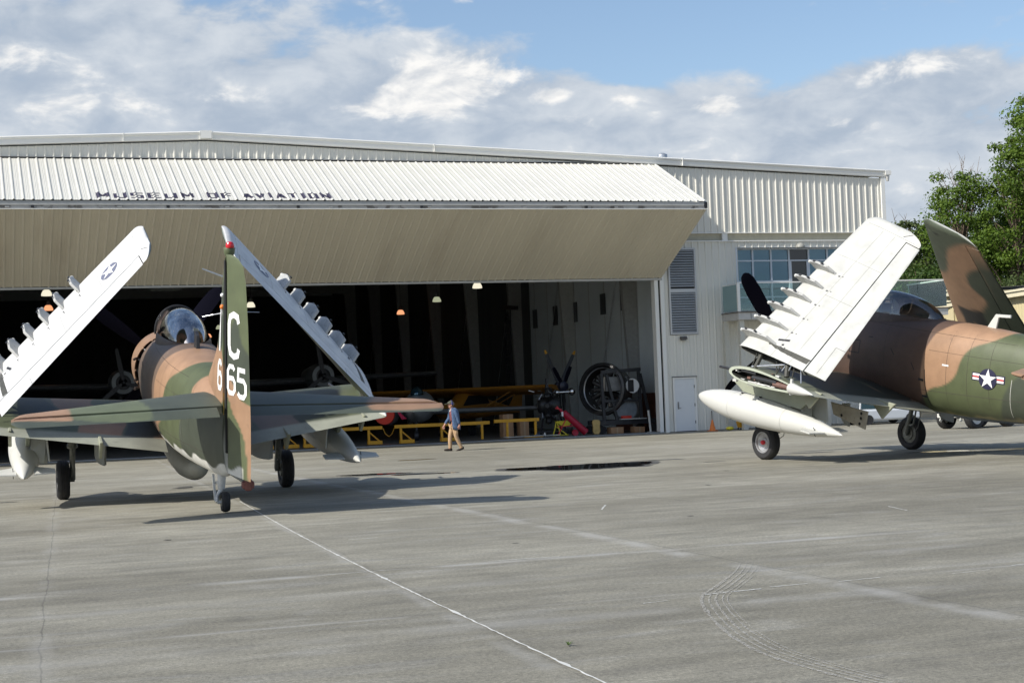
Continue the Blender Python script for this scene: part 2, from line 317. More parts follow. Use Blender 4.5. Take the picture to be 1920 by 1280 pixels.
# white crack sealant line, fainter paint remnants
def ribbon(pts, wfn, z, rnd, jit=0.006):
    mb = MB(); ring = []
    for i, p in enumerate(pts):
        a = Vector(pts[max(i - 1, 0)]); b_ = Vector(pts[min(i + 1, len(pts) - 1)]); d = (b_ - a).normalized(); nrm = Vector((-d.y, d.x))
        wd = wfn(i / (len(pts) - 1)) * rnd.uniform(0.55, 1.35); o = rnd.uniform(-jit, jit)
        ring.append([(p[0] + nrm.x * (wd / 2 + o), p[1] + nrm.y * (wd / 2 + o), z), (p[0] - nrm.x * (wd / 2 - o), p[1] - nrm.y * (wd / 2 - o), z)])
    return mb.loft(ring, False, False)
def lerp_line(a, b, n): return [(a[0] + (b[0] - a[0]) * i / n, a[1] + (b[1] - a[1]) * i / n) for i in range(n + 1)]
rnd = random.Random(3)
SEAL = mat('white_joint_sealant', (0.62, 0.62, 0.58), 0.6, var=0.15, vscale=6)
pts = []
for i in range(241):
    tt = i / 240; pts.append((4.58 - 0.96 * tt - 0.12 * math.sin(tt * 3.0), 29.65 - 20.9 * tt))
mbs = ribbon(pts, lambda u: 0.016 + (0.020 if int(u * 97) % 13 == 0 else 0), 0.006, rnd)
tag(mbs.build('joint_sealant_line', SEAL), kind='structure')
mb = MB()
for (a, b_, wd) in (((5.9, 12.55), (6.15, 12.58), 0.022), ((6.2, 12.6), (6.5, 12.62), 0.03), ((6.62, 12.68), (7.0, 12.7), 0.02), ((7.3, 12.66), (7.75, 12.7), 0.015), ((5.25, 12.35), (5.5, 12.4), 0.012),
                    ((9.2, 12.75), (9.75, 12.85), 0.02), ((8.4, 12.55), (8.85, 12.6), 0.012), ((3.3, 16.3), (4.2, 16.32), 0.015), ((5.2, 16.45), (6.0, 16.4), 0.018), ((12.2, 19.7), (12.0, 18.9), 0.02), ((4.5, 20.2), (4.9, 20.2), 0.02), ((9.3, 23.2), (8.9, 22.4), 0.03)):
    r = ribbon(lerp_line(a, b_, 9), lambda u, wd=wd: wd, 0.005, rnd, 0.01); mb.add(r.v, r.f)
tag(mb.build('faded_paint_dashes', mat('faded_white_paint', (0.55, 0.55, 0.52), 0.7, var=0.25, vscale=20)), kind='structure')
# curved tyre scuff: five pale strands
arc = [(7.35, 14.6), (6.9, 13.85), (6.3, 13.0), (5.85, 12.38), (5.52, 11.6), (5.17, 10.55), (4.98, 9.7), (4.95, 9.12), (5.0, 8.3), (5.15, 7.6)]
def catmull(P, n):
    out = []
    for i in range(len(P) - 1):
        p0, p1, p2, p3 = [Vector(P[min(max(i + k, 0), len(P) - 1)]) for k in (-1, 0, 1, 2)]
        for j in range(n):
            t = j / n; out.append(0.5 * ((2 * p1) + (p2 - p0) * t + (2 * p0 - 5 * p1 + 4 * p2 - p3) * t * t + (3 * p1 - p0 - 3 * p2 + p3) * t ** 3))
    out.append(Vector(P[-1])); return out
TSC = bpy.data.materials.new('tyre_scuff_marks'); TSC.use_nodes = True; tt_ = TSC.node_tree; tt_.nodes.clear()
o_ = N(tt_, 'ShaderNodeOutputMaterial'); d_ = N(tt_, 'ShaderNodeBsdfDiffuse'); d_.inputs[0].default_value = (0.40, 0.39, 0.36, 1); tr_ = N(tt_, 'ShaderNodeBsdfTransparent')
gg = N(tt_, 'ShaderNodeNewGeometry'); nn = N(tt_, 'ShaderNodeTexNoise'); nn.inputs['Scale'].default_value = 45; nn.inputs['Detail'].default_value = 5; tt_.links.new(gg.outputs['Position'], nn.inputs['Vector'])
mm_ = N(tt_, 'ShaderNodeMixShader'); tt_.links.new(mapr(tt_, nn.outputs['Fac'], 0.38, 0.58, 0.0, 0.75), mm_.inputs[0]); tt_.links.new(tr_.outputs[0], mm_.inputs[1]); tt_.links.new(d_.outputs[0], mm_.inputs[2]); tt_.links.new(mm_.outputs[0], o_.inputs[0])
A = catmull(arc, 14); mb = MB()
for off, wd in ((-0.12, 0.032), (-0.055, 0.016), (0.0, 0.02), (0.06, 0.014), (0.10, 0.010)):
    pp = []
    for i, p in enumerate(A):
        d = (A[min(i + 1, len(A) - 1)] - A[max(i - 1, 0)]).normalized(); pp.append((p.x - d.y * off + .09, p.y + d.x * off))
    r = ribbon(pp, lambda u, wd=wd: wd * 1.05 * min(1, u * 5 + 0.05), 0.005, rnd, 0.002); mb.add(r.v, r.f)
tag(mb.build('tyre_scuff_arc', TSC), kind='structure')
# small weed growing in the joint
mb = MB(); wr = random.Random(5)
for i in range(14):
    a = wr.uniform(0, 2 * PI); r_ = wr.uniform(0.02, 0.05); c0 = Vector((3.93, 10.62, 0.004)); t0 = c0 + Vector((math.cos(a) * r_, math.sin(a) * r_, wr.uniform(0.008, 0.03))); s_ = Vector((-math.sin(a), math.cos(a), 0)) * 0.006
    mid_ = (c0 + t0) / 2 + Vector((0, 0, 0.008)); mb.add([c0, mid_ + s_, t0, mid_ - s_], [(0, 1, 2, 3)])
tag(mb.build('joint_weed', mat('weed_green', (0.06, 0.10, 0.02), 0.7)), 'tiny green weed growing beside the white sealed joint', 'weed')
# puddles and damp patches
WATER = mat('puddle_water', (0.015, 0.015, 0.014), 0.03, spec=0.9); DAMP = mat('damp_concrete', (0.085, 0.082, 0.075), 0.35, var=0.3, vscale=5, spec=0.6)
def puddle(cx, cy, rx, ry, ang, seed, m, name='puddle', z=0.005):
    r = random.Random(seed); ph = [r.uniform(0, 6.28) for _ in range(6)]; n = 90; vs = [(cx, cy, z)]
    for i in range(n):
        a = 2 * PI * i / n; k = 1 + 0.16 * math.sin(2 * a + ph[0]) + 0.12 * math.sin(3 * a + ph[1]) + 0.08 * math.sin(5 * a + ph[2]) + 0.05 * math.sin(9 * a + ph[3]) + 0.03 * math.sin(17 * a + ph[4])
        x, y = rx * k * math.cos(a), ry * k * math.sin(a); vs.append((cx + x * math.cos(ang) - y * math.sin(ang), cy + x * math.sin(ang) + y * math.cos(ang), z))
    mb = MB(); mb.add(vs, [(0, 1 + i, 1 + (i + 1) % n) for i in range(n)]); return tag(mb.build(name, m), kind='structure')
puddle(13.75, 35.45, 1.75, 1.62, -0.25, 1, DAMP, z=0.004); puddle(13.75, 35.45, 1.55, 1.35, -0.25, 1, WATER, z=0.0065); puddle(8.95, 37.3, 0.85, 0.32, -0.3, 2, WATER); puddle(9.9, 36.2, 0.75, 0.26, -0.2, 9, WATER)
puddle(16.6, 34.4, 0.25, 0.08, 0, 3, DAMP); puddle(12.0, 44.6, 0.5, 0.2, 0, 4, WATER); puddle(16.2, 36.7, 0.7, 0.16, -0.2, 5, DAMP); puddle(20.2, 36.2, 0.8, 0.15, -0.2, 6, DAMP)
puddle(23.6, 32.6, 2.2, 0.42, -0.35, 7, mat('thin_water_film', (0.10, 0.10, 0.095), 0.12, spec=0.8)); puddle(24.5, 30.8, 1.6, 0.25, -0.3, 8, DAMP)
puddle(-0.5, 34.0, 1.1, 0.16, 0.0, 10, DAMP)
OIL = mat('oil_stain', (0.075, 0.068, 0.055), 0.5, var=0.3, vscale=6)
for k, (x_, y_, r_) in enumerate(((3.6, 32.8, .28), (4.3, 35.9, .35), (19.4, 37.0, .3), (9.4, 20.3, .05), (2.4, 22.0, .06), (12.6, 26.4, .07), (6.1, 18.2, .04), (15.0, 30.5, .08))): puddle(x_, y_, r_, r_ * .6, k, 30 + k, OIL, 'oil_stain', 0.0055)

# ================================================================== THE HANGAR
hangar = thing('hangar', 'large cream ribbed hangar with its bifold door open, lettered MUSEUM OF AVIATION', 'hangar', (RIDGE_X, WALL_Y, 0))
def hb(mb, name, m, parent=None, **k):
    """build in world coordinates but keep the hangar's own origin"""
    par = parent or hangar; base = hangar.location
    mb.v = [(v[0] - base.x, v[1] - base.y, v[2] - base.z) for v in mb.v]
    return mb.build(name, m, par, **k)
PITCH = 0.3048; PH = 5.281 - 17 * 0.3048
def rib_profile(x0, x1, depth=0.035, minor=True):
    """(x, height) breakpoints of the ribbed sheet between x0 and x1"""
    pts = []; k0 = int(math.floor((x0 - PH) / PITCH)) - 1; k1 = int(math.ceil((x1 - PH) / PITCH)) + 1
    for k in range(k0, k1 + 1):
        c = PH + k * PITCH
        pts += [(c - 0.045, 0), (c - 0.018, depth), (c + 0.018, depth), (c + 0.045, 0)]
        if minor: pts += [(c + 0.115, 0), (c + 0.125, 0.006), (c + 0.135, 0.006), (c + 0.145, 0), (c + 0.165, 0), (c + 0.175, 0.006), (c + 0.185, 0.006), (c + 0.195, 0)]
    pts = sorted(p for p in pts if x0 < p[0] < x1)
    return [(x0, 0)] + pts + [(x1, 0)]
def rib_h(x, depth=0.035):
    u = (x - PH + PITCH / 2) % PITCH - PITCH / 2; a = abs(u)
    return depth if a < 0.018 else (depth * (0.045 - a) / 0.027 if a < 0.045 else 0.0)
def ribbed(mb, x0, x1, zlo, zhi, y, mi=0, depth=0.035):
    P = rib_profile(x0, x1, depth); b = len(mb.v)
    lo = [(x, y - h, zlo(x) if callable(zlo) else zlo) for x, h in P]; hi = [(x, y - h, zhi(x) if callable(zhi) else zhi) for x, h in P]
    return mb.loft([lo, hi], False, False, mi)
# front wall: gable band above the door, tall siding on the right, lower wall
mb = MB()
ribbed(mb, -20.4, OPX1, 10.93, lambda x: roof_z(x) - 0.30, WALL_Y)
ribbed(mb, OPX1, RX, 8.08, lambda x: roof_z(x) - 0.30, WALL_Y)
ribbed(mb, 29.901, 36.9, 7.46, 7.72, WALL_Y + 0.02)
ribbed(mb, OPX1 + 0.28, 29.90, 7.46, 7.72, WALL_Y + 0.02)
ribbed(mb, 27.98, 29.90, 0.02, 7.46, WALL_Y + 0.02, depth=0.02)
ribbed(mb, 27.76, 27.979, 0.02, 2.24, WALL_Y + 0.02, depth=0.02)
ribbed(mb, 26.48, 26.70, 0.02, 7.46, WALL_Y + 0.02, depth=0.02)
ribbed(mb, 26.70, 27.98, 2.24, 3.93, WALL_Y + 0.02, depth=0.02)
ribbed(mb, 29.90, RX, 0.02, 4.92, WALL_Y + 0.02, depth=0.02)
ribbed(mb, -20.4, OPX0 - 0.3, 0.02, 10.93, WALL_Y)
hb(mb, 'front_wall', SIDING)
mb = MB()   # body of the hangar: side walls, back wall
mb.box(RX - 0.02, RX, WALL_Y, 124.8, 0, 10.35); mb.box(-20.4, -20.38, WALL_Y, 124.8, 0, 10.35); mb.box(-20.4, RX, 124.8, 124.9, 0, 10.3)
mb.box(27.2, 27.3, WALL_Y + 0.35, 124.8, 0, 10.6)   # partition between hall and offices
mb.box(OPX1 + 0.3, RX - 0.02, WALL_Y + 0.46, WALL_Y + 0.50, 0, 10.4, 0)
mb.prism([(-20.38, WALL_Y + 0.40, 10.9), (OPX1, WALL_Y + 0.40, 10.9), (OPX1, WALL_Y + 0.40, roof_z(OPX1) - 0.1), (RIDGE_X, WALL_Y + 0.40, RIDGE_Z - 0.1), (-20.38, WALL_Y + 0.40, roof_z(-20.38) - 0.1)], (0, 0.06, 0))
mb.prism([(-20.38, 124.7, 10.2), (RX, 124.7, 10.2), (RX, 124.7, roof_z(RX) - 0.1), (RIDGE_X, 124.7, RIDGE_Z - 0.1), (-20.38, 124.7, roof_z(-20.38) - 0.1)], (0, 0.06, 0))
hb(mb, 'inner_wall', mat('inner_wall_liner', (0.56, 0.61, 0.61), 0.7, var=0.06, vscale=0.8))
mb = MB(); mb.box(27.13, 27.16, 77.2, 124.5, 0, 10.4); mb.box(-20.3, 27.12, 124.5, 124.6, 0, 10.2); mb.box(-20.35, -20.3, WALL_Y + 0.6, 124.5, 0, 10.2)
hb(mb, 'painted_gloom_wall', mat('painted_gloom', (0.07, 0.075, 0.07), 0.85, var=0.2, vscale=1.0, stretch=(1, 1, .1)))  # added dark sheets; their colour stands in for the hall's deep shade
mb = MB()   # roof
mb.add([(-20.9, WALL_Y - 0.07, roof_z(-20.9)), (RIDGE_X, WALL_Y - 0.07, RIDGE_Z), (RX + 0.15, WALL_Y - 0.07, roof_z(RX)), (RX + 0.15, 125, roof_z(RX)), (RIDGE_X, 125, RIDGE_Z), (-20.9, 125, roof_z(-20.9)),
        (-20.9, WALL_Y - 0.07, roof_z(-20.9) - 0.06), (RIDGE_X, WALL_Y - 0.07, RIDGE_Z - 0.06), (RX + 0.15, WALL_Y - 0.07, roof_z(RX) - 0.06), (RX + 0.15, 125, roof_z(RX) - 0.06), (RIDGE_X, 125, RIDGE_Z - 0.06), (-20.9, 125, roof_z(-20.9) - 0.06)],
       [(0, 1, 4, 5), (1, 2, 3, 4), (6, 11, 10, 7), (7, 10, 9, 8), (0, 6, 7, 1), (1, 7, 8, 2), (2, 8, 9, 3), (3, 9, 10, 4), (4, 10, 11, 5), (5, 11, 6, 0)])
roof = hb(mb, 'roof', mat('roof_liner', (0.30, 0.31, 0.30), 0.6, var=0.1))
mb = MB()   # rake trim with rolled edge and joint straps
for xa, xb in ((-20.9, RIDGE_X), (RIDGE_X, RX + 0.15)):
    za, zb = roof_z(xa), roof_z(xb); y0 = WALL_Y - 0.075
    prof = [(0.0, 0.05), (-0.09, 0.05), (-0.115, 0.02), (-0.10, -0.03), (-0.06, -0.055), (-0.06, -0.20), (-0.045, -0.245), (0.15, -0.245)]
    mb.loft([[(xa, y0 + p, za + q) for p, q in prof], [(xb, y0 + p, zb + q) for p, q in prof]], False, False)
for x in (5.28, 17.0, 27.5, RIDGE_X - 0.22, RIDGE_X + 0.22):
    mb.box(x - 0.012, x + 0.012, WALL_Y - 0.20, WALL_Y - 0.07, roof_z(x) - 0.25, roof_z(x) + 0.062)
mb.box(RIDGE_X - 0.2, RIDGE_X + 0.2, WALL_Y - 0.205, WALL_Y - 0.2, RIDGE_Z - 0.22, RIDGE_Z + 0.07)
mb.box(RX + 0.02, RX + 0.30, WALL_Y - 0.20, WALL_Y + 0.1, roof_z(RX) - 0.16, roof_z(RX) + 0.03)
mb.box(RX - 0.16, RX + 0.02, WALL_Y - 0.10, WALL_Y + 0.05, 8.08, roof_z(RX) - 0.25)
hb(mb, 'roof_trim', TRIM, smooth=40)
mb = MB(); mb.lathe([(0, 0.02), (0.0, 0.06), (0.2, 0.09), (0.3, 0.09)], (RX + 0.16, WALL_Y - 0.1, roof_z(RX) - 0.42), (0, 0, 1), 12); hb(mb, 'downpipe', TRIMG, smooth=50)
mb = MB()   # header shadow gap and closure strip above the door
mb.box(OPX0, 26.42, WALL_Y - 0.06, WALL_Y + 0.02, 10.865, 10.93, 0); mb.box(OPX0, 26.42, WALL_Y - 0.075, WALL_Y - 0.061, 10.915, 10.935, 1)
hb(mb, 'door_header', [DARK, TRIMG])
mb = MB()   # recess band between upper siding and lower wall, its post and drip trims
mb.box(26.42, 36.9, WALL_Y + 0.10, WALL_Y + 0.14, 7.7, 8.1, 0)
for z in (7.82, 7.90): mb.box(26.42, 36.9, WALL_Y + 0.085, WALL_Y + 0.099, z, z + 0.012, 0)
mb.box(29.22, 29.46, WALL_Y - 0.02, WALL_Y + 0.099, 7.76, 8.07, 1)
mb.box(26.3, 36.93, WALL_Y - 0.05, WALL_Y + 0.09, 8.055, 8.085, 1); mb.box(26.3, 36.93, WALL_Y - 0.05, WALL_Y + 0.09, 7.715, 7.76, 1)
hb(mb, 'recess_band', [mat('recess_cream', (0.50, 0.47, 0.36), 0.6, var=0.08), TRIM])
mb = MB()   # opening jambs
mb.box(OPX1 - 0.13, OPX1 + 0.03, WALL_Y - 0.05, WALL_Y + 0.30, 0.0, 6.35, 0); mb.box(OPX1 + 0.032, OPX1 + 0.12, WALL_Y + 0.02, WALL_Y + 0.3, 0, 7.0, 1); mb.box(OPX1 + 0.122, OPX1 + 0.28, WALL_Y - 0.06, WALL_Y + 0.3, 0, 8.05, 0)
hb(mb, 'door_jamb', [TRIM, DARK])
mb = MB(); mb.box(OPX0 - 0.3, OPX0, WALL_Y - 0.06, WALL_Y + 0.3, 0, 10.9, 0); hb(mb, 'door_jamb', TRIM)
# ---- bifold door: two leaves hinged at MID
TOPH = (WALL_Y - 0.10, 10.85); MIDH = (54.32, 8.80); BOTH = (WALL_Y - 0.06, 6.26); DX0, DX1 = OPX0 - 0.1, 26.40
MIDL = (54.34, 8.52)
def leaf(mb, A, B, side, depth=0.035, mi=0):
    d = Vector((0, B[0] - A[0], B[1] - A[1])); n = Vector((0, d.z, -d.y)).normalized() * side
    P = rib_profile(DX0, DX1, depth)
    rows = []
    for t in (0, 1):
        rows.append([(x, A[0] + d.y * t + n.y * h, A[1] + d.z * t + n.z * h) for x, h in P])
    mb.loft(rows, False, False, mi); return n
mb = MB(); nU = leaf(mb, TOPH, MIDH, 1)
if nU.z < 0: mb = MB(); nU = leaf(mb, TOPH, MIDH, -1)
upd = hb(mb, 'upper_door_leaf', DOORW)
mb = MB(); nL = leaf(mb, MIDL, BOTH, 1)
if nL.z > 0: mb = MB(); nL = leaf(mb, MIDL, BOTH, -1)
lod = hb(mb, 'lower_door_leaf', DOORU)
mb = MB()   # edge members at the fold: cream fascia, weathered beam, brackets, end plates
mb.box(DX0, DX1 - 0.12, MIDH[0] + 0.03, MIDH[0] + 0.09, MIDH[1] - 0.165, MIDH[1] - 0.03, 0)
mb.box(DX0, DX1 - 0.02, MIDL[0] + 0.05, MIDL[0] + 0.16, MIDL[1] - 0.0, MIDL[1] + 0.115, 1)
mb.box(DX0, DX1, MIDL[0] - 0.03, MIDL[0] + 0.03, MIDL[1] - 0.03, MIDL[1] - 0.005, 2)
mb.box(DX0, DX1, WALL_Y - 0.10, WALL_Y - 0.04, BOTH[1] - 0.10, BOTH[1] - 0.02, 0)
for x in (1.9, 6.3, 10.75, 15.2, 21.5): mb.box(x - 0.05, x + 0.05, MIDL[0] + 0.0, MIDL[0] + 0.05, MIDL[1] + 0.02, MIDL[1] + 0.10, 3)
mb.box(DX1 - 0.1, DX1 + 0.02, MIDH[0] + 0.02, MIDH[0] + 0.10, MIDL[1] + 0.03, MIDH[1] - 0.03, 3)
hb(mb, 'hinge_beam', [TRIMG, BEAM, TRIM, BLACK])
# truss bars behind the leaves give them thickness
for A, B, off in ((TOPH, MIDH, -1), (MIDL, BOTH, -1)):
    nn_ = nU if A is TOPH else nL
    for x in [DX1 - 0.06] + [DX0 + 3.6 * k for k in range(10)]:
        a = Vector((x, A[0], A[1])) - nn_ * 0.10; b_ = Vector((x, B[0], B[1])) - nn_ * 0.10; mb = MB(); mb.bar(a, b_, 0.10, 0.14, up=(1, 0, 0)); hb(mb, 'truss_bar', TRIMG)
# ---- lettering: blocky extended capitals painted over the ribs of the upper leaf
LET = {'M': [((0, 0), (0, 1)), ((0, 1), (.5, .3)), ((.5, .3), (1, 1)), ((1, 1), (1, 0))], 'U': [((0, 1), (0, 0)), ((0, 0), (1, 0)), ((1, 0), (1, 1))],
       'S': [((1, 1), (0, 1)), ((0, 1), (0, .5)), ((0, .5), (1, .5)), ((1, .5), (1, 0)), ((1, 0), (0, 0))], 'E': [((1, 1), (0, 1)), ((0, 1), (0, 0)), ((0, 0), (1, 0)), ((0, .5), (.85, .5))],
       'O': [((0, 0), (0, 1)), ((0, 1), (1, 1)), ((1, 1), (1, 0)), ((1, 0), (0, 0))], 'F': [((0, 0), (0, 1)), ((0, 1), (1, 1)), ((0, .5), (.85, .5))],
       'A': [((0, 0), (.5, 1)), ((.5, 1), (1, 0)), ((.2, .3), (.8, .3))], 'V': [((0, 1), (.5, 0)), ((.5, 0), (1, 1))], 'I': [((.5, 0), (.5, 1))], 'T': [((0, 1), (1, 1)), ((.5, 1), (.5, 0))],
       'N': [((0, 0), (0, 1)), ((0, 1), (1, 0)), ((1, 0), (1, 1))]}
UPd = Vector((0, TOPH[0] - MIDH[0], TOPH[1] - MIDH[1])).normalized()
def on_leaf(x, s): return Vector((x, MIDH[0], MIDH[1])) + UPd * s + nU * (rib_h(x) + 0.007)
def stroke(mb, p, q, wx, ws):
    p, q = Vector(p), Vector(q); d = q - p; l = d.length
    if l < 1e-6: return
    d /= l; horiz = abs(d.x) > abs(d.y) * 3
    n = max(2, int(abs(q.x - p.x) / 0.012) + 2)
    if horiz:
        p = p - d * wx / 2; q = q + d * wx / 2; n = max(2, int((q - p).length / 0.012)); off = Vector((0, ws / 2))
        rows = [[on_leaf((p + (q - p) * i / n + off * s).x, (p + (q - p) * i / n + off * s).y) for s in (-1, 1)] for i in range(n + 1)]
    elif abs(d.x) < 0.1:
        p = p + Vector((0, -ws / 2)); q = q + Vector((0, ws / 2)); m = 14
        rows = [[on_leaf(p.x - wx / 2 + wx * i / m, s) for s in (p.y, q.y)] for i in range(m + 1)]
    else:
        n = 24; rows = [[on_leaf((p + (q - p) * i / n).x + s * wx * 0.6, (p + (q - p) * i / n).y) for s in (-1, -.6, -.2, .2, .6, 1)] for i in range(n + 1)]
    mb.loft(rows, False, False)
def word(txt, x0, x1, gap=0.22):
    mb = MB()
    n = len(txt); lw = (x1 - x0 - gap * (n - 1)) / (n - 0.45 * txt.count('I')); x = x0
    for ch in txt:
        wd = lw * (0.55 if ch == 'I' else 1)
        for a, b_ in LET[ch]:
            stroke(mb, (x + 0.05 + a[0] * (wd - 0.1), 0.24 + a[1] * 0.50), (x + 0.05 + b_[0] * (wd - 0.1), 0.24 + b_[1] * 0.50), 0.11, 0.09)
        x += wd + gap
    hb(mb, 'lettering', LETTERD, upd)
word('MUSEUM', 3.98, 7.22, 0.14); word('OF', 7.68, 8.52, 0.12); word('AVIATION', 8.90, 11.98, 0.10)
lt = None
# ---- louvre, personnel door, wall light
mb = MB(); x0, x1, z0, z1 = 26.72, 27.94, 3.95, 7.46; y = WALL_Y - 0.06
for a in ((x0, x0 + .06, z0, z1), (x1 - .06, x1, z0, z1), (x0 + .06, x1 - .06, z0, z0 + .06), (x0 + .06, x1 - .06, z1 - .06, z1), (x0 + .06, x1 - .06, 5.66, 5.80)): mb.box(a[0], a[1], y, WALL_Y + 0.06, a[2], a[3], 0)
mb.box(x0 + .06, x1 - .06, WALL_Y + 0.07, WALL_Y + 0.08, z0, z1, 1)
lf = hb(mb, 'louvre', [mat('louvre_frame', (0.55, 0.56, 0.56), 0.45), mat('louvre_back', (0.05, 0.055, 0.06), 0.7)])
mb = MB(); z = z0 + 0.09
while z < z1 - 0.09:
    if not 5.60 < z < 5.80: mb.quad((x0 + .06, y + 0.005, z), (x1 - .06, y + 0.005, z), (x1 - .06, y + 0.10, z + 0.075), (x0 + .06, y + 0.10, z + 0.075)); mb.box(x0 + .06, x1 - .06, y - 0.004, y + 0.006, z - 0.014, z + 0.006)
    z += 0.1035
hb(mb, 'slats', mat('louvre_slat', (0.46, 0.48, 0.50), 0.4, 0.1), lf)
mb = MB(); mb.box(26.80, 27.68, WALL_Y - 0.005, WALL_Y + 0.03, 0.03, 2.13); pd_ = hb(mb, 'personnel_door', mat('door_paint', (0.70, 0.72, 0.72), 0.35, var=0.02), bevel=0.004)
mb = MB()
for a in ((26.72, 26.80, 0.02, 2.21), (27.68, 27.76, 0.02, 2.21), (26.80, 27.68, 2.135, 2.21)): mb.box(a[0], a[1], WALL_Y - 0.03, WALL_Y + 0.04, a[2], a[3])
mb.box(26.70, 27.8, WALL_Y - 0.06, WALL_Y + 0.0, 2.212, 2.235, 1); mb.box(26.78, 27.7, WALL_Y - 0.02, WALL_Y + 0.03, 0.0, 0.028, 1)
hb(mb, 'door_casing', [TRIM, BLACK], pd_)
mb = MB(); mb.box(26.90, 26.96, WALL_Y - 0.02, WALL_Y - 0.006, 0.92, 1.22); mb.bar((26.93, WALL_Y - 0.05, 0.97), (27.03, WALL_Y - 0.05, 0.97), 0.025); mb.bar((26.93, WALL_Y - 0.05, 0.97), (26.93, WALL_Y - 0.01, 0.97), 0.02); mb.bar((26.93, WALL_Y - 0.045, 1.0), (26.93, WALL_Y - 0.045, 1.16), 0.018)
hb(mb, 'handle', mat('brushed_steel', (0.30, 0.30, 0.30), 0.35, 0.8), pd_)
for z in (0.32, 1.02, 1.76):
    mb = MB(); mb.box(27.655, 27.685, WALL_Y - 0.022, WALL_Y - 0.006, z, z + 0.12); hb(mb, 'hinge', BLACK, pd_)
mb = MB(); mb.prism([(27.12, WALL_Y - 0.02, 3.72), (27.12, WALL_Y - 0.02, 3.86), (27.12, WALL_Y - 0.12, 3.86), (27.12, WALL_Y - 0.17, 3.80), (27.12, WALL_Y - 0.17, 3.74)], (0.26, 0, 0)); mb.box(27.15, 27.35, WALL_Y - 0.15, WALL_Y - 0.03, 3.69, 3.72, 1)
hb(mb, 'wall_light', [mat('bronze_fixture', (0.10, 0.09, 0.08), 0.5), mat('lens_off', (0.35, 0.35, 0.32), 0.3)], bevel=0.006)
mb = MB(); mb.lathe([(0, 0.19), (0.05, 0.19), (0.13, 0.15), (0.19, 0.06), (0.20, 0.01)], (32.75, WALL_Y - 0.14, 7.44), (0, 0, 1), 16); mb.box(32.68, 32.82, WALL_Y - 0.1, WALL_Y + 0.02, 7.46, 7.58)
hb(mb, 'dome_light', mat('grey_fixture', (0.30, 0.30, 0.27), 0.5), smooth=40)
# ---- office windows: frame bars and panes, one window per bay
GLASS = bpy.data.materials.new('tinted_window_glass'); GLASS.use_nodes = True; _t = GLASS.node_tree; _t.nodes.clear()
_o = N(_t, 'ShaderNodeOutputMaterial'); _d = N(_t, 'ShaderNodeBsdfDiffuse'); _d.inputs[0].default_value = (0.015, 0.05, 0.07, 1); _g = N(_t, 'ShaderNodeBsdfGlossy'); _g.inputs[0].default_value = (0.27, 0.40, 0.48, 1); _g.inputs['Roughness'].default_value = 0.02
_f = N(_t, 'ShaderNodeLayerWeight'); _f.inputs[0].default_value = 0.5; _m = N(_t, 'ShaderNodeMixShader'); _t.links.new(mapr(_t, _f.outputs['Facing'], 0, 1, 0.30, 0.9, False), _m.inputs[0]); _t.links.new(_d.outputs[0], _m.inputs[1]); _t.links.new(_g.outputs[0], _m.inputs[2]); _t.links.new(_m.outputs[0], _o.inputs[0])
GLASSD = mat('dark_open_glass', (0.02, 0.022, 0.022), 0.06, spec=0.8)
FRAME = mat('window_frame_paint', (0.62, 0.66, 0.70), 0.4)
WIN_Y = WALL_Y + 0.36
cols = [29.93, 30.75, 31.60, 32.45, 33.38, 34.27, 35.15, 36.05, 36.85]; rows = [4.93, 5.42, 6.08, 6.94, 7.44]
mb = MB(); mb.box(29.86, 36.9, WIN_Y - 0.02, WIN_Y + 0.05, 4.80, 4.93); mb.box(29.86, 36.9, WIN_Y - 0.03, WIN_Y + 0.05, 7.40, 7.46); mb.box(29.86, 29.96, WIN_Y - 0.021, WIN_Y + 0.05, 4.93, 7.40)
wall_fr = hb(mb, 'window_surround', FRAME)
for i in range(len(cols) - 1):
    a, b_ = cols[i] + 0.035, cols[i + 1] - 0.035; dz = 0.0
    mb = MB(); mb.box(b_ + 0.001, b_ + 0.069, WIN_Y - 0.028, WIN_Y + 0.03, 4.932, 7.398)
    for r in rows[1:-1]:
        if i in (3,) and r in (5.42, 6.08): continue
        mb.box(a, b_, WIN_Y - 0.022, WIN_Y + 0.03, r - 0.028, r + 0.028)
    if i == 3:
        mb.box(a, a + 0.07, WIN_Y - 0.024, WIN_Y + 0.03, 4.94, 6.9); mb.box(b_ - 0.07, b_ - 0.001, WIN_Y - 0.024, WIN_Y + 0.03, 4.94, 6.9)
    wn = hb(mb, 'window', FRAME)
    mb = MB(); mb.quad((a - .01, WIN_Y + 0.028, 4.94), (b_ + .01, WIN_Y + 0.028, 4.94), (b_ + .01, WIN_Y + 0.028, 7.4), (a - .01, WIN_Y + 0.028, 7.4)); hb(mb, 'pane', GLASSD if i == 3 else GLASS, wn)
mb = MB(); mb.box(29.80, 29.86, WALL_Y - 0.01, WIN_Y + 0.05, 4.93, 7.46); mb.box(29.80, 36.9, WALL_Y - 0.012, WIN_Y + 0.05, 7.465, 7.475); mb.box(29.80, 36.9, WALL_Y + 0.0, WIN_Y, 4.76, 4.798)
hb(mb, 'window_reveal', FRAME)
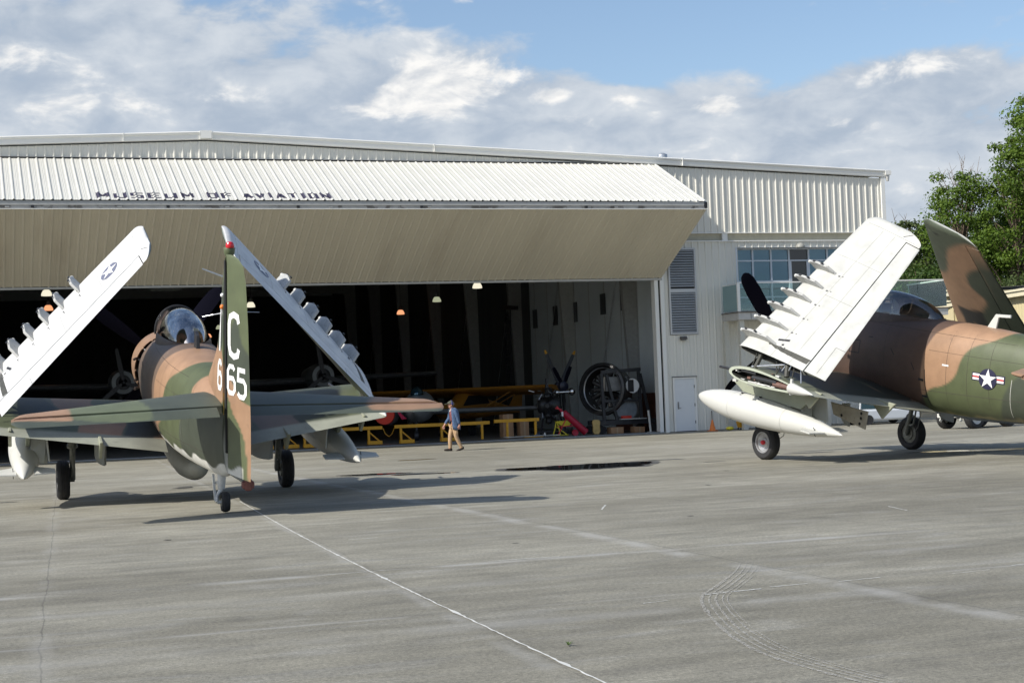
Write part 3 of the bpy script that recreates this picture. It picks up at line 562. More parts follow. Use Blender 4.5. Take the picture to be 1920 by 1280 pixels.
# ---- balcony
BY = 57.35; BX0, BX1 = 29.05, 38.85
SLAB = mat('balcony_slab_paint', (0.50, 0.49, 0.46), 0.6, var=0.08, dirt=(0.25, 0.15, 0.08), dscale=5, dlo=0.6, dhi=0.75, damt=0.6)
mb = MB(); mb.box(BX0, BX1, BY, WALL_Y - 0.05, 4.42, 4.70, 0); mb.box(BX0 - 0.04, BX1 + 0.04, BY - 0.04, WALL_Y - 0.04, 4.70, 4.74, 1)
for x in (29.6, 31.1, 32.6, 34.1): mb.box(x, x + 0.012, BY - 0.012, BY + 0.0, 4.43, 4.69, 2)
mb.box(36.95, BX1, WALL_Y - 0.05, WALL_Y + 1.5, 4.42, 4.70, 0)
bal = hb(mb, 'balcony', [SLAB, mat('slab_edge_grime', (0.12, 0.09, 0.07), 0.7), DARK])
RGL = glass_mat('railing_glass', (0.80, 0.92, 0.89), 0.02, f0=0.03)
FGL = bpy.data.materials.new('frosted_side_glass'); FGL.use_nodes = True
_b = FGL.node_tree.nodes['Principled BSDF']; _b.inputs['Base Color'].default_value = (0.22, 0.34, 0.35, 1); _b.inputs['Roughness'].default_value = 0.25
mb = MB(); mb.box(BX0 + 0.02, BX0 + 0.035, BY + 0.06, WALL_Y - 0.12, 4.80, 5.84); hb(mb, 'side_glass', FGL, bal)
x = BX0 + 0.06
while x < BX1 - 0.2:
    mb = MB(); mb.box(x, min(x + 1.36, BX1 - 0.03), BY + 0.02, BY + 0.032, 4.80, 5.86); hb(mb, 'glass_panel', RGL, bal); x += 1.39
mb = MB(); mb.box(BX1 - 0.035, BX1 - 0.02, BY + 0.06, WALL_Y + 1.4, 4.80, 5.86); hb(mb, 'glass_panel', RGL, bal)
mb = MB(); mb.bar((BX0, BY + 0.026, 5.90), (BX1, BY + 0.026, 5.90), 0.055, 0.05); mb.bar((BX1, BY, 5.90), (BX1, WALL_Y + 1.5, 5.90), 0.055, 0.05); mb.bar((BX0 + 0.03, BY + 0.05, 5.865), (BX0 + 0.03, WALL_Y - 0.05, 5.865), 0.03)
mb.box(BX0 - 0.02, BX0 + 0.10, BY - 0.02, BY + 0.05, 4.74, 5.87)
hb(mb, 'handrail', TRIM, bal)
for x, yy in ((28.98, WALL_Y - 0.35), (29.15, BY + 0.12), (32.9, BY + 0.12), (36.6, BY + 0.12)):
    mb = MB(); mb.box(x, x + 0.20, yy, yy + 0.20, 0.0, 4.42); hb(mb, 'post', mat('post_cream', (0.55, 0.54, 0.47), 0.55, var=0.06, dirt=(0.28, 0.12, 0.04), dscale=6, dlo=0.62, dhi=0.7, damt=0.8), bal)
# roof vent
mb = MB(); vx, vy = 27.2, 60.0; zr = roof_z(vx) - 0.05
mb.lathe([(0, 0.14), (0.34, 0.14)], (vx, vy, zr), (0, 0, 1), 20); mb.lathe([(0.27, 0.19), (0.29, 0.21), (0.42, 0.21), (0.44, 0.20), (0.50, 0.07), (0.51, 0.02)], (vx, vy, zr), (0, 0, 1), 20)
for k in range(8): mb.bar((vx + 0.21 * math.cos(k * PI / 4), vy + 0.21 * math.sin(k * PI / 4), zr + 0.28), (vx + 0.21 * math.cos(k * PI / 4), vy + 0.21 * math.sin(k * PI / 4), zr + 0.43), 0.015)
hb(mb, 'roof_vent', mat('galvanised_steel', (0.42, 0.45, 0.48), 0.35, 0.6, var=0.1), smooth=40)
# ---- interior structure: steel frames, wall panels, partition windows, wainscot
FRM = mat('steel_frame_paint', (0.30, 0.30, 0.28), 0.6, var=0.1)
FRL = mat('steel_frame_light', (0.42, 0.43, 0.40), 0.6, var=0.1)
for k, yy in enumerate((63.2, 70.8, 78.4, 86.0, 93.6, 101.2, 108.8, 116.4)):
    mb = MB()
    mb.add([(27.15, yy, 0), (27.15, yy + .25, 0), (26.85, yy + .25, 0), (26.85, yy, 0), (27.15, yy, 10.4), (27.15, yy + .25, 10.4), (26.25, yy + .25, 10.4), (26.25, yy, 10.4)], [(0, 1, 2, 3), (4, 7, 6, 5), (0, 3, 7, 4), (1, 5, 6, 2), (0, 4, 5, 1), (3, 2, 6, 7)])
    mb.bar((26.6, yy + .12, 10.1), (RIDGE_X, yy + .12, RIDGE_Z - 0.6), 0.25, 0.7); mb.bar((-20, yy + .12, 10.1), (RIDGE_X, yy + .12, RIDGE_Z - 0.6), 0.25, 0.7)
    hb(mb, 'portal_frame', FRL if k % 2 else FRM)
    mb = MB(); mb.bar((27.1, yy + 0.6, 9.8), (27.1, yy + 5.4, 0.1), 0.025); hb(mb, 'brace_rod', SILVER)
mb = MB()
for yy in np.arange(59.4, 124, 1.9): mb.box(27.17, 27.19, yy, yy + 0.03, 0, 10)
hb(mb, 'liner_joint', TRIMG)
for (yy, z) in ((64.7, 5.3), (67.1, 5.25), (70.7, 5.1), (73.4, 5.1), (76.4, 5.1), (80.0, 5.0)):
    mb = MB(); mb.box(27.12, 27.168, yy - 0.28, yy + 0.28, z, z + 0.95); hb(mb, 'inner_window', mat('inner_window_dark', (.05, .055, .06), .3))
mb = MB(); mb.box(27.10, 27.165, 59.3, 66.0, 0, 1.62); hb(mb, 'wainscot', mat('brown_plywood', (0.13, 0.05, 0.03), 0.6, var=0.15))
# switch box and small pale notice hanging at the back of the hall
mb = MB(); mb.box(7.75, 9.15, 75.0, 75.05, 7.22, 7.75); hb(mb, 'ceiling_panel', mat('dim_grey_panel', (0.20, 0.21, 0.20), 0.7))
# ================================================================== THE TWO PISTON WARPLANES
TH = math.radians(9.8)                                   # ground attitude
TAN = np.array((0.325, 0.195, 0.115)); GRN = np.array((0.082, 0.098, 0.046)); DGR = np.array((0.052, 0.062, 0.042)); OLV = np.array((0.14, 0.15, 0.095))
WHT = np.array((0.66, 0.65, 0.60)); SOOT = np.array((0.035, 0.028, 0.022)); PURP = np.array((0.17, 0.13, 0.10))
def smooth(a, b, x): t = np.clip((x - a) / (b - a), 0, 1); return t * t * (3 - 2 * t)
def poly_sd(P, poly):
    """signed distance (positive inside) of points P (n,2) to a polygon"""
    P = np.asarray(P, float); poly = np.asarray(poly, float); n = len(poly); d = np.full(len(P), 1e9); ins = np.zeros(len(P), bool)
    for i in range(n):
        a, b = poly[i], poly[(i + 1) % n]; e = b - a; w_ = P - a; t = np.clip((w_ @ e) / (e @ e), 0, 1); q = w_ - t[:, None] * e; d = np.minimum(d, (q ** 2).sum(1))
        c1 = (a[1] > P[:, 1]) != (b[1] > P[:, 1]); xx = (b[0] - a[0]) * (P[:, 1] - a[1]) / ((b[1] - a[1]) if b[1] != a[1] else 1e-9) + a[0]; ins ^= c1 & (P[:, 0] < xx)
    d = np.sqrt(d); return np.where(ins, d, -d)
def over(C, P, poly, col, soft=0.03):
    k = smooth(-soft, soft, poly_sd(P, poly))[:, None]; return C * (1 - k) + col * k
def cgrid(*a): return [catmull_pt(p) for p in a]
def smooth_poly(poly, n=5):
    P = poly + poly[:3]; out = []
    for i in range(1, len(poly) + 1):
        p0, p1, p2, p3 = [np.array(P[(i + k) % len(poly)], float) for k in (-1, 0, 1, 2)]
        for j in range(n):
            t = j / n; out.append(0.5 * ((2 * p1) + (p2 - p0) * t + (2 * p0 - 5 * p1 + 4 * p2 - p3) * t * t + (3 * p1 - p0 - 3 * p2 + p3) * t ** 3))
    return out
# --- fuselage sections: y, half width, top, bottom, exponent
SEC = np.array([(0.95, .655, 3.15, 1.83, 2.0), (0.5, .70, 3.27, 1.70, 2.1), (0.0, .735, 3.36, 1.60, 2.25), (-0.6, .765, 3.46, 1.55, 2.4), (-1.3, .785, 3.52, 1.53, 2.5), (-2.2, .79, 3.55, 1.53, 2.5), (-3.0, .78, 3.56, 1.54, 2.5),
                (-4.0, .725, 3.56, 1.57, 2.45), (-4.8, .65, 3.53, 1.62, 2.4), (-5.5, .555, 3.48, 1.68, 2.35), (-6.2, .44, 3.40, 1.75, 2.3), (-6.9, .31, 3.30, 1.82, 2.2), (-7.35, .20, 3.22, 1.90, 2.1), (-7.60, .11, 3.18, 2.0, 2.0)])
def fsec(y):
    o = np.interp(-y, -SEC[:, 0], SEC[:, 1]), np.interp(-y, -SEC[:, 0], SEC[:, 2]), np.interp(-y, -SEC[:, 0], SEC[:, 3]), np.interp(-y, -SEC[:, 0], SEC[:, 4]); return o
def fus_pt(y, a):       # a: angle, 0 = starboard, 90 = top
    w_, zt, zb, n = fsec(y); zc = (zt + zb) / 2; h = (zt - zb) / 2; c, s_ = math.cos(a), math.sin(a)
    return (w_ * math.copysign(abs(c) ** (2 / n), c), y, zc + h * math.copysign(abs(s_) ** (2 / n), s_))
def fus_side(y, z, off=0.0, side=-1):
    w_, zt, zb, n = fsec(y); zc = (zt + zb) / 2; h = (zt - zb) / 2; q = min(abs((z - zc) / h), 0.999)
    return Vector((side * (w_ * (1 - q ** n) ** (1 / n) + off), y, z))
def airfoil(v, tau): return 5 * tau * (0.2969 * math.sqrt(max(v, 0)) - 0.126 * v - 0.3516 * v * v + 0.2843 * v ** 3 - 0.1036 * v ** 4)
def vlist(v0, v1, n): return [v0 + (v1 - v0) * 0.5 * (1 - math.cos(PI * i / n)) if v0 == 0 else v0 + (v1 - v0) * i / n for i in range(n + 1)]
def surf(mb, LE, TE, NRM, us, v0, v1, tau, nv=14, mi=0, camber=0.0):
    """airfoil solid; LE/TE/NRM functions of u, v0/v1/tau numbers or functions"""
    fn = lambda f_, u: f_(u) if callable(f_) else f_
    rings = []
    for u in us:
        le, te = Vector(LE(u)), Vector(TE(u)); c = te - le; L_ = c.length; nn = Vector(NRM(u)) if callable(NRM) else Vector(NRM); nn = (nn - c * (nn.dot(c) / L_ ** 2)).normalized()
        vs = vlist(fn(v0, u), fn(v1, u), nv); t_ = fn(tau, u); ring = []
        for v in vs: ring.append(le + c * v + nn * (airfoil(v, t_) + camber * 4 * v * (1 - v)) * L_)
        for v in reversed(vs[1:] if fn(v0, u) == 0 else vs): ring.append(le + c * v - nn * (airfoil(v, t_) - camber * 4 * v * (1 - v)) * L_)
        rings.append(ring)
    mb.loft(rings, True, True, mi); return mb
def lerpV(a, b, t): return Vector(a) * (1 - t) + Vector(b) * t

def paint_fus(V, ac):
    y, z, x = V[:, 1], V[:, 2], V[:, 0]; P = np.stack([y, z], 1); C = np.tile(GRN, (len(V), 1))
    wob = 0.05 * np.sin(y * 5.1 + z * 2) + 0.03 * np.sin(z * 9 + x * 3)
    C = over(C, P, smooth_poly([(-5.25, 3.8), (-5.22, 3.57), (-4.93, 3.33), (-4.5, 3.14), (-4.3, 2.9), (-4.2, 2.56), (-4.05, 2.36), (-3.8, 2.22), (-3.5, 2.12), (-3.25, 1.9), (-3.0, 1.72), (-2.2, 1.45), (-1.0, 1.3), (0.2, 2.0), (1.2, 2.0), (1.2, 3.8), (-2, 4.2)], 3), TAN, 0.025)
    C = over(C, P, smooth_poly([(-0.6, 1.2), (-0.35, 2.0), (-0.75, 2.6), (-0.2, 3.1), (0.1, 3.8), (1.5, 3.8), (1.5, 1.2)], 3), TAN * 0.95, 0.03)
    C = over(C, P, smooth_poly([(-5.4, 1.2), (-5.3, 2.0), (-5.6, 2.6), (-6.1, 3.0), (-6.5, 3.6), (-8.5, 3.8), (-8.5, 1.2)], 3), DGR, 0.04)
    C = over(C, P, smooth_poly([(-5.95, 3.18), (-6.4, 3.05), (-6.9, 3.15), (-7.3, 3.45), (-7.7, 3.9), (-6.6, 3.9)], 4), TAN, 0.03)
    if ac == 'right': C = over(C, P, smooth_poly([(-5.75, 2.72), (-6.0, 2.62), (-6.4, 2.7), (-6.6, 2.9), (-6.2, 2.95)], 4), TAN * 1.1, 0.02)
    # exhaust soot behind the cowling and over the wing root
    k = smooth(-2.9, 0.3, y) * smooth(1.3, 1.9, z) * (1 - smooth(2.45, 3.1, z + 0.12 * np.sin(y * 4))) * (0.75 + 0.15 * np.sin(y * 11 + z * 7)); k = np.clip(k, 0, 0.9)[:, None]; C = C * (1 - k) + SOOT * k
    yb = np.interp(z, [1.5, 1.77, 2.41, 2.89, 3.31, 3.57], [-3.22, -3.25, -3.23, -3.27, -3.42, -3.70]); k = ((0.84 if ac == 'right' else .74) * smooth(-.02, .02, y - yb))[:, None]; C = C * (1 - k) + (np.array((.062, .038, .030)) if ac == 'right' else np.array((.085, .068, .056))) * k  # darker brown mixed in forward of a sharp curved edge
    if ac == 'left':   # white belly paint with scalloped edge
        edge = 1.72 + 0.06 * (-y - 3.2) + 0.11 * np.abs(np.sin((y + 0.15) * 2.3)) + 0.03 * np.sin(y * 9)
        zb = np.interp(-y, -SEC[:, 0], SEC[:, 3]); k = (smooth(0.012, -0.012, z - edge - 0.04) * smooth(-2.9, -3.2, y))[:, None]; C = C * (1 - k) + WHT * k
    else:
        zb = np.interp(-y, -SEC[:, 0], SEC[:, 3]); k = smooth(0.10, 0.02, z - zb + 0.03 * np.sin(y * 7) + 0.02 * np.sin(y * 17))[:, None] * 0.5; C = C * (1 - k) + np.array((0.30, 0.25, 0.12)) * k
    return C
def paint_wing(V, ac):
    x, y = np.abs(V[:, 0]), V[:, 1]; P = np.stack([V[:, 0], y], 1); C = np.tile(GRN * 0.9 + 0.02, (len(V), 1))
    C = over(C, P, smooth_poly([(-1.15, -3.9), (-1.35, -3.0), (-1.2, -2.2), (-1.8, -1.2), (-1.5, 0.5), (-2.4, 0.3), (-2.5, -1.4), (-2.1, -2.3), (-2.15, -3.0), (-2.2, -4)], 3), TAN, 0.02)
    C = over(C, P, smooth_poly([(-0.5, -4), (-0.75, -3.2), (-0.7, -2.6), (-0.2, -2.5), (-.2, -4)], 3), TAN, 0.02)
    C = over(C, P, smooth_poly([(-1.2, -4), (-1.3, -3), (-1.1, -2), (-1.4, -.6), (-.4, -.5), (-.4, -2.6), (-.75, -3), (-.6, -4)], 2), DGR * 0.75, 0.02)
    C = over(C, P, smooth_poly([(-2.2, -2.7), (-2.5, -2.2), (-3.2, -2.3), (-3.6, -1.2), (-3.9, -.3), (-2.9, .2), (-2.6, -1.2)], 3), DGR * 0.8, 0.03)
    C = over(C, P, smooth_poly([(0.9, .5), (1.1, -1.2), (1.2, -2.5), (1.6, -3.9), (2.4, -3.9), (2.2, -2.6), (1.9, -1.4), (2.0, .5)], 3), PURP, 0.03)
    C = over(C, P, smooth_poly([(2.1, .5), (2.2, -1.5), (2.0, -2.6), (2.6, -3.9), (3.3, -3.9), (3.0, -2.4), (3.3, -1.0), (3.2, .5)], 3), DGR * 0.85, 0.03)
    if ac == 'right': C = over(C, P, [(-3.9, .4), (-3.9, -4), (-1.2, -4), (-1.3, .4)], DGR * .8, .05)
    if ac == 'right': C = over(C, P, smooth_poly([(-3.9, -.2), (-3.9, -4), (-3.3, -4), (-3.35, -3.0), (-3.1, -2.4), (-3.3, -1.4), (-3.1, -.4)], 3), OLV, 0.03); 
    under = smooth(0.0, -0.02, V[:, 2] - (1.80 + (x - .6) * 0.1 + (y + 2) * 0.02 - 0.01))[:, None]
    ug = np.array((0.30, 0.31, 0.25)); C = C * (1 - under) + ug * under
    k = (smooth(1.6, .8, x) * 0.5)[:, None]; C = C * (1 - k) + SOOT * k
    return C
def paint_stab(V, ac):
    P = np.stack([V[:, 0], V[:, 1]], 1); C = np.tile(DGR * 1.1 + 0.01, (len(V), 1))
    C = over(C, P, smooth_poly([(-1.25, -6.0), (-1.45, -6.8), (-1.3, -8.3), (-2.6, -8.3), (-2.55, -7.5), (-2.45, -7.0), (-2.9, -6.3)], 3), GRN * 1.2 + .02, 0.02)
    C = over(C, P, [(-2.45, -6.4), (-2.55, -7.2), (-2.5, -8.4), (-4, -8.4), (-4, -6.4)], TAN, 0.03)
    C = over(C, P, smooth_poly([(1.9, -6.4), (2.1, -7.2), (2.5, -7.4), (2.2, -8.4), (4, -8.4), (4, -6.4)], 3), TAN * 0.85, 0.05)
    under = smooth(0.0, -0.02, V[:, 2] - 3.03 - .0168 * np.abs(V[:, 0]))[:, None] * 0.6; C = C * (1 - under) + np.array((0.27, 0.25, 0.20)) * under
    return C
def paint_vert(V, ac):
    P = np.stack([V[:, 1], V[:, 2]], 1); C = np.tile(GRN * 1.15, (len(V), 1))
    C = over(C, P, smooth_poly([(-5.6, 3.0), (-6.1, 3.35), (-6.6, 3.9), (-7.0, 4.25), (-7.4, 4.1), (-7.62, 3.75), (-7.6, 3.2), (-7.0, 3.1), (-6.3, 3.0)], 3), TAN, 0.03)
    C = over(C, P, smooth_poly([(-6.8, 4.2), (-7.3, 4.0), (-7.62, 4.3), (-7.62, 5.2), (-7.4, 5.0), (-7.0, 4.8)], 3), DGR, 0.04)
    return C
def paint_rud(V, ac):   # local rudder coordinates: y = aft distance negative, z height
    P = np.stack([V[:, 1], V[:, 2]], 1); C = np.tile(GRN * 1.15, (len(V), 1))
    C = over(C, P, smooth_poly([(0.1, 3.9), (-.35, 4.6), (-.6, 4.2), (-.9, 4.0), (-.95, 3.6), (-.5, 3.3), (-.2, 3.2), (.1, 3.5)], 3), DGR, 0.03)
    C = over(C, P, [(.05, 3.62), (-.08, 3.64), (-.25, 3.55), (-.42, 3.40), (-.55, 3.30), (-.95, 3.24), (-.95, 1.95), (-.80, 1.95), (-.76, 2.35), (-.66, 2.68), (-.48, 2.90), (-.26, 3.05), (-.13, 3.25), (.05, 3.38)], TAN, .015)
    if False: C = over(C, P, smooth_poly([(.1, 3.5), (-.15, 3.65), (-.45, 3.35), (-.95, 3.45), (-1.0, 1.9), (-.72, 1.9), (-.62, 2.4), (-.35, 2.75), (-.15, 3.0), (.1, 3.1)], 3), TAN, 0.02)
    k = smooth(0.02, -0.02, P[:, 1] - (2.16 + 0.06 * np.sin(P[:, 0] * 9)))[:, None] * smooth(-.62, -.55, P[:, 0])[:, None]; C = C * (1 - k) + WHT * k
    return C

GL5 = {  # stencil digits and letters as stroke paths in a unit box
    'T': [[(0, 1), (1, 1)], [(.5, 1), (.5, 0)]], 'C': [[(1, .80), (.90, .95), (.5, 1), (.12, .93), (0, .75), (0, .25), (.12, .07), (.5, 0), (.90, .05), (1, .20)]],
    '6': [[(.95, .88), (.75, 1), (.25, 1), (0, .82), (0, .15), (.22, 0), (.78, 0), (1, .15), (1, .42), (.78, .56), (.22, .56), (0, .42)]],
    '5': [[(.95, 1), (.08, 1), (.03, .56), (.25, .62), (.75, .62), (1, .47), (1, .15), (.75, 0), (.25, 0), (0, .12)]]}
def glyph(mb, ch, fn, x0, z0, wd, ht, th):
    """th: stroke thickness as fraction of width; fn maps (a, z) to a surface point"""
    for path in GL5[ch]:
        P = [Vector((x0 + p[0] * wd, z0 + p[1] * ht)) for p in path]; n = len(P); rows = []
        for i, p in enumerate(P):
            a = P[max(i - 1, 0)]; b_ = P[min(i + 1, n - 1)]; d = (b_ - a).normalized(); q = Vector((-d.y, d.x)); k = 1.0
            if 0 < i < n - 1:
                d1 = (p - a).normalized(); k = 1 / max(0.6, abs(d.dot(d1)))
            h_ = q * th * wd * 0.5 * k; rows.append([fn(*(p + h_)), fn(*(p - h_))])
        mb.loft(rows, False, False)
def star(mb, fn, cx, cz, R, mi, rot=0.0):
    pts = [(cx, cz)]
    for i in range(10):
        a = PI / 2 + rot + i * PI / 5; r_ = R if i % 2 == 0 else R * 0.382; pts.append((cx + r_ * math.cos(a), cz + r_ * math.sin(a)))
    mb.add([fn(*p) for p in pts], [(0, 1 + i, 1 + (i + 1) % 10) for i in range(10)], mi)
def disc(mb, fn, cx, cz, R, mi, rings=4, n=36):
    vs = [fn(cx, cz)]; fs = []
    for k in range(1, rings + 1):
        for i in range(n): vs.append(fn(cx + R * k / rings * math.cos(2 * PI * i / n), cz + R * k / rings * math.sin(2 * PI * i / n)))
    fs += [(0, 1 + i, 1 + (i + 1) % n) for i in range(n)]
    for k in range(1, rings):
        for i in range(n): a = 1 + (k - 1) * n; b_ = 1 + k * n; j = (i + 1) % n; fs.append((a + i, b_ + i, b_ + j, a + j))
    mb.add(vs, fs, mi)
def rectp(mb, fn, a0, a1, z0, z1, mi, n=8):
    mb.loft([[fn(a0 + (a1 - a0) * i / n, z) for z in (z0, (z0 + z1) / 2, z1)] for i in range(n + 1)], False, False, mi)

def wheel(parent, c, R, wd, side, hub=None, name='main_wheel', dark=False):
    """wheel with axle along x; side = outer side sign"""
    x0 = c[0]; prof = [(-wd / 2 + .02, R * .60), (-wd / 2, R * .68), (-wd / 2, R * .86), (-wd / 2 + .03, R * .95), (-wd * .25, R * .995), (-.035, R), (-.03, R * .982), (-.02, R * .982), (-.015, R), (.015, R), (.02, R * .982), (.03, R * .982), (.035, R), (wd * .25, R * .995), (wd / 2 - .03, R * .95), (wd / 2, R * .86), (wd / 2, R * .68), (wd / 2 - .02, R * .60)]
    mb = MB(); mb.lathe(prof, c, (1, 0, 0), 40, cap=False); wh = mb.build(name, TYRE, parent, smooth=35)
    mb = MB(); s = side
    mb.lathe([(s * (-wd / 2 + .03), R * .60), (s * (wd / 2 - .03), R * .62), (s * (wd / 2 - .012), R * .60), (s * (wd / 2 - .015), R * .555), (s * (wd / 2 - .06), R * .52), (s * (wd / 2 - .085), R * .30), (s * (wd / 2 - .06), R * .24), (s * (wd / 2 - .055), R * .10), (s * (wd / 2 - .055), .001)], c, (1, 0, 0), 32, cap=False)
    for k in range(8):
        a = k * PI / 4; mb.sphere((x0 + s * (wd / 2 - .07), c[1] + R * .42 * math.cos(a), c[2] + R * .42 * math.sin(a)), (.008, .022, .022), 8, 6)
    mb.build('rim', RIM, wh, smooth=35)
    mb = MB(); mb.lathe([(s * (wd / 2 - .07), R * .13), (s * (wd / 2 - .01), R * .13), (s * (wd / 2 + .01), R * .09), (s * (wd / 2 + .012), .001)], c, (1, 0, 0), 16, cap=False); mb.build('hub_cap', hub or BLACK, wh, smooth=35)
    mb = MB(); mb.lathe([(-s * (wd / 2 - .05), R * .58), (-s * (wd / 2 - .03), R * .40), (-s * (wd / 2 - .00), R * .36), (-s * (wd / 2 - .0), .001)], c, (1, 0, 0), 24, cap=False); mb.build('brake', STRUT, wh, smooth=35)
    return wh

def drop_tank(root, side, p):
    """p: nose, tail points; side: -1 port, +1 starboard, 0 centreline"""
    a, b_ = Vector(p[0]), Vector(p[1]); ax = (b_ - a); L_ = ax.length
    prof = [(t * L_, .345 * (max(1e-4, (1 - (1 - min(t / .38, 1)) ** 2.1)) ** .62 if t < .38 else max(0.07 * 0 + .001, (1 - ((t - .38) / .62) ** 2.0) * 0.86 + .14 * math.sqrt(max(0, 1 - ((t - .38) / .62) ** 6))))) for t in [0, .004, .012, .03, .06, .1, .16, .23, .3, .38, .46, .54, .62, .7, .78, .85, .91, .955, .975, .99, 1.0]]
    mb = MB(); mb.lathe(prof, a, ax, 36); tk = mb.build('drop_tank', WHITE, root, smooth=60)
    mb = MB(); d = ax.normalized()
    for s_ in (-1, 1):
        q = a + d * L_ * .80 + Vector((s_ * .16, 0, -.02)); mb.prism([q, q + Vector((s_ * .38, -.28, -.0)), q + Vector((s_ * .38, -.56, -.02)), q + Vector((0, -.62, -.02))], (0, 0, .022))
    mb.build('tank_fin', WHITE, tk)
    mb = MB()
    for s_ in (.05, -.04): mb.bar(a + d * L_ * .86 + Vector((side * .205 if side else .2, 0, s_)), a + d * L_ * .86 + Vector((side * .20 if side else .2, -.09, s_ - .09)), .012)
    mb.box(a.x + .24, a.x + .27, a.y - 1.2, a.y - 1.0, a.z + .15, a.z + .2)
    mb.build('stencil_mark', BLACK, tk)
    for tt2 in (.30, .66):
        R_ = .345 * (1.0 if tt2 < .4 else (1 - ((tt2 - .38) / .62) ** 2.0) * 0.86 + .14) if tt2 > .38 else .345 * (1 - (1 - tt2 / .38) ** 2.1) ** .62
        mb = MB(); mb.lathe([(tt2 * L_ - .003, R_ + .0015), (tt2 * L_ + .003, R_ + .0015)], a, ax, 36, cap=False); mb.build('tank_joint', mat('joint_line_grey', (.26, .26, .24), .6), tk, smooth=60)
    if side:
        mb = MB(); mb.sphere(a + Vector((side * .19, -1.15, .20)), (.07, .10, .02), 10, 6); mb.build('fuel_cap', RED, tk)
    return tk

def paint_panel(us, v0, v1, nv, ac):
    """white underside, camouflaged upper surface (the inner face when folded)"""
    fn = lambda f_, u: f_(u) if callable(f_) else f_
    P = []; T = []
    for u in us:
        vs = vlist(fn(v0, u), fn(v1, u), nv)
        for v in vs: P.append((u, v)); T.append(0)
        for v in reversed(vs[1:] if fn(v0, u) == 0 else vs): P.append((u, v)); T.append(1)
    P = np.array(P); T = np.array(T)[:, None]; C = np.tile(np.array((.50, .50, .465)) if ac == 'right' else np.array((.60, .60, .585)), (len(P), 1)); K = np.tile(TAN, (len(P), 1))
    K = over(K, P, smooth_poly([(1.1, -.1), (1.1, 1.1), (.955, 1.05), (.945, .8), (.86, .45), (.78, .31), (.67, .23), (.62, .15), (.60, .02), (.62, -.1), (.8, -.2)], 3), DGR * 1.5, .02)
    K = over(K, P, smooth_poly([(.80, 1.1), (.74, .72), (.68, .54), (.60, .48), (.54, .56), (.50, .64), (.45, .60), (.40, .52), (.30, .50), (.1, .50), (-.1, .5), (-.1, 1.2), (.5, 1.2)], 3), DGR * 1.1, .02)
    K = over(K, P, [(.36, .16), (.385, .50), (.12, .50), (.10, .2)], np.array((.02, .018, .018)), .008); K = over(K, P, [(.235, .25), (.265, .36), (.1, .36), (.1, .26)], TAN * .7, .008)
    return C * (1 - T) + K * T
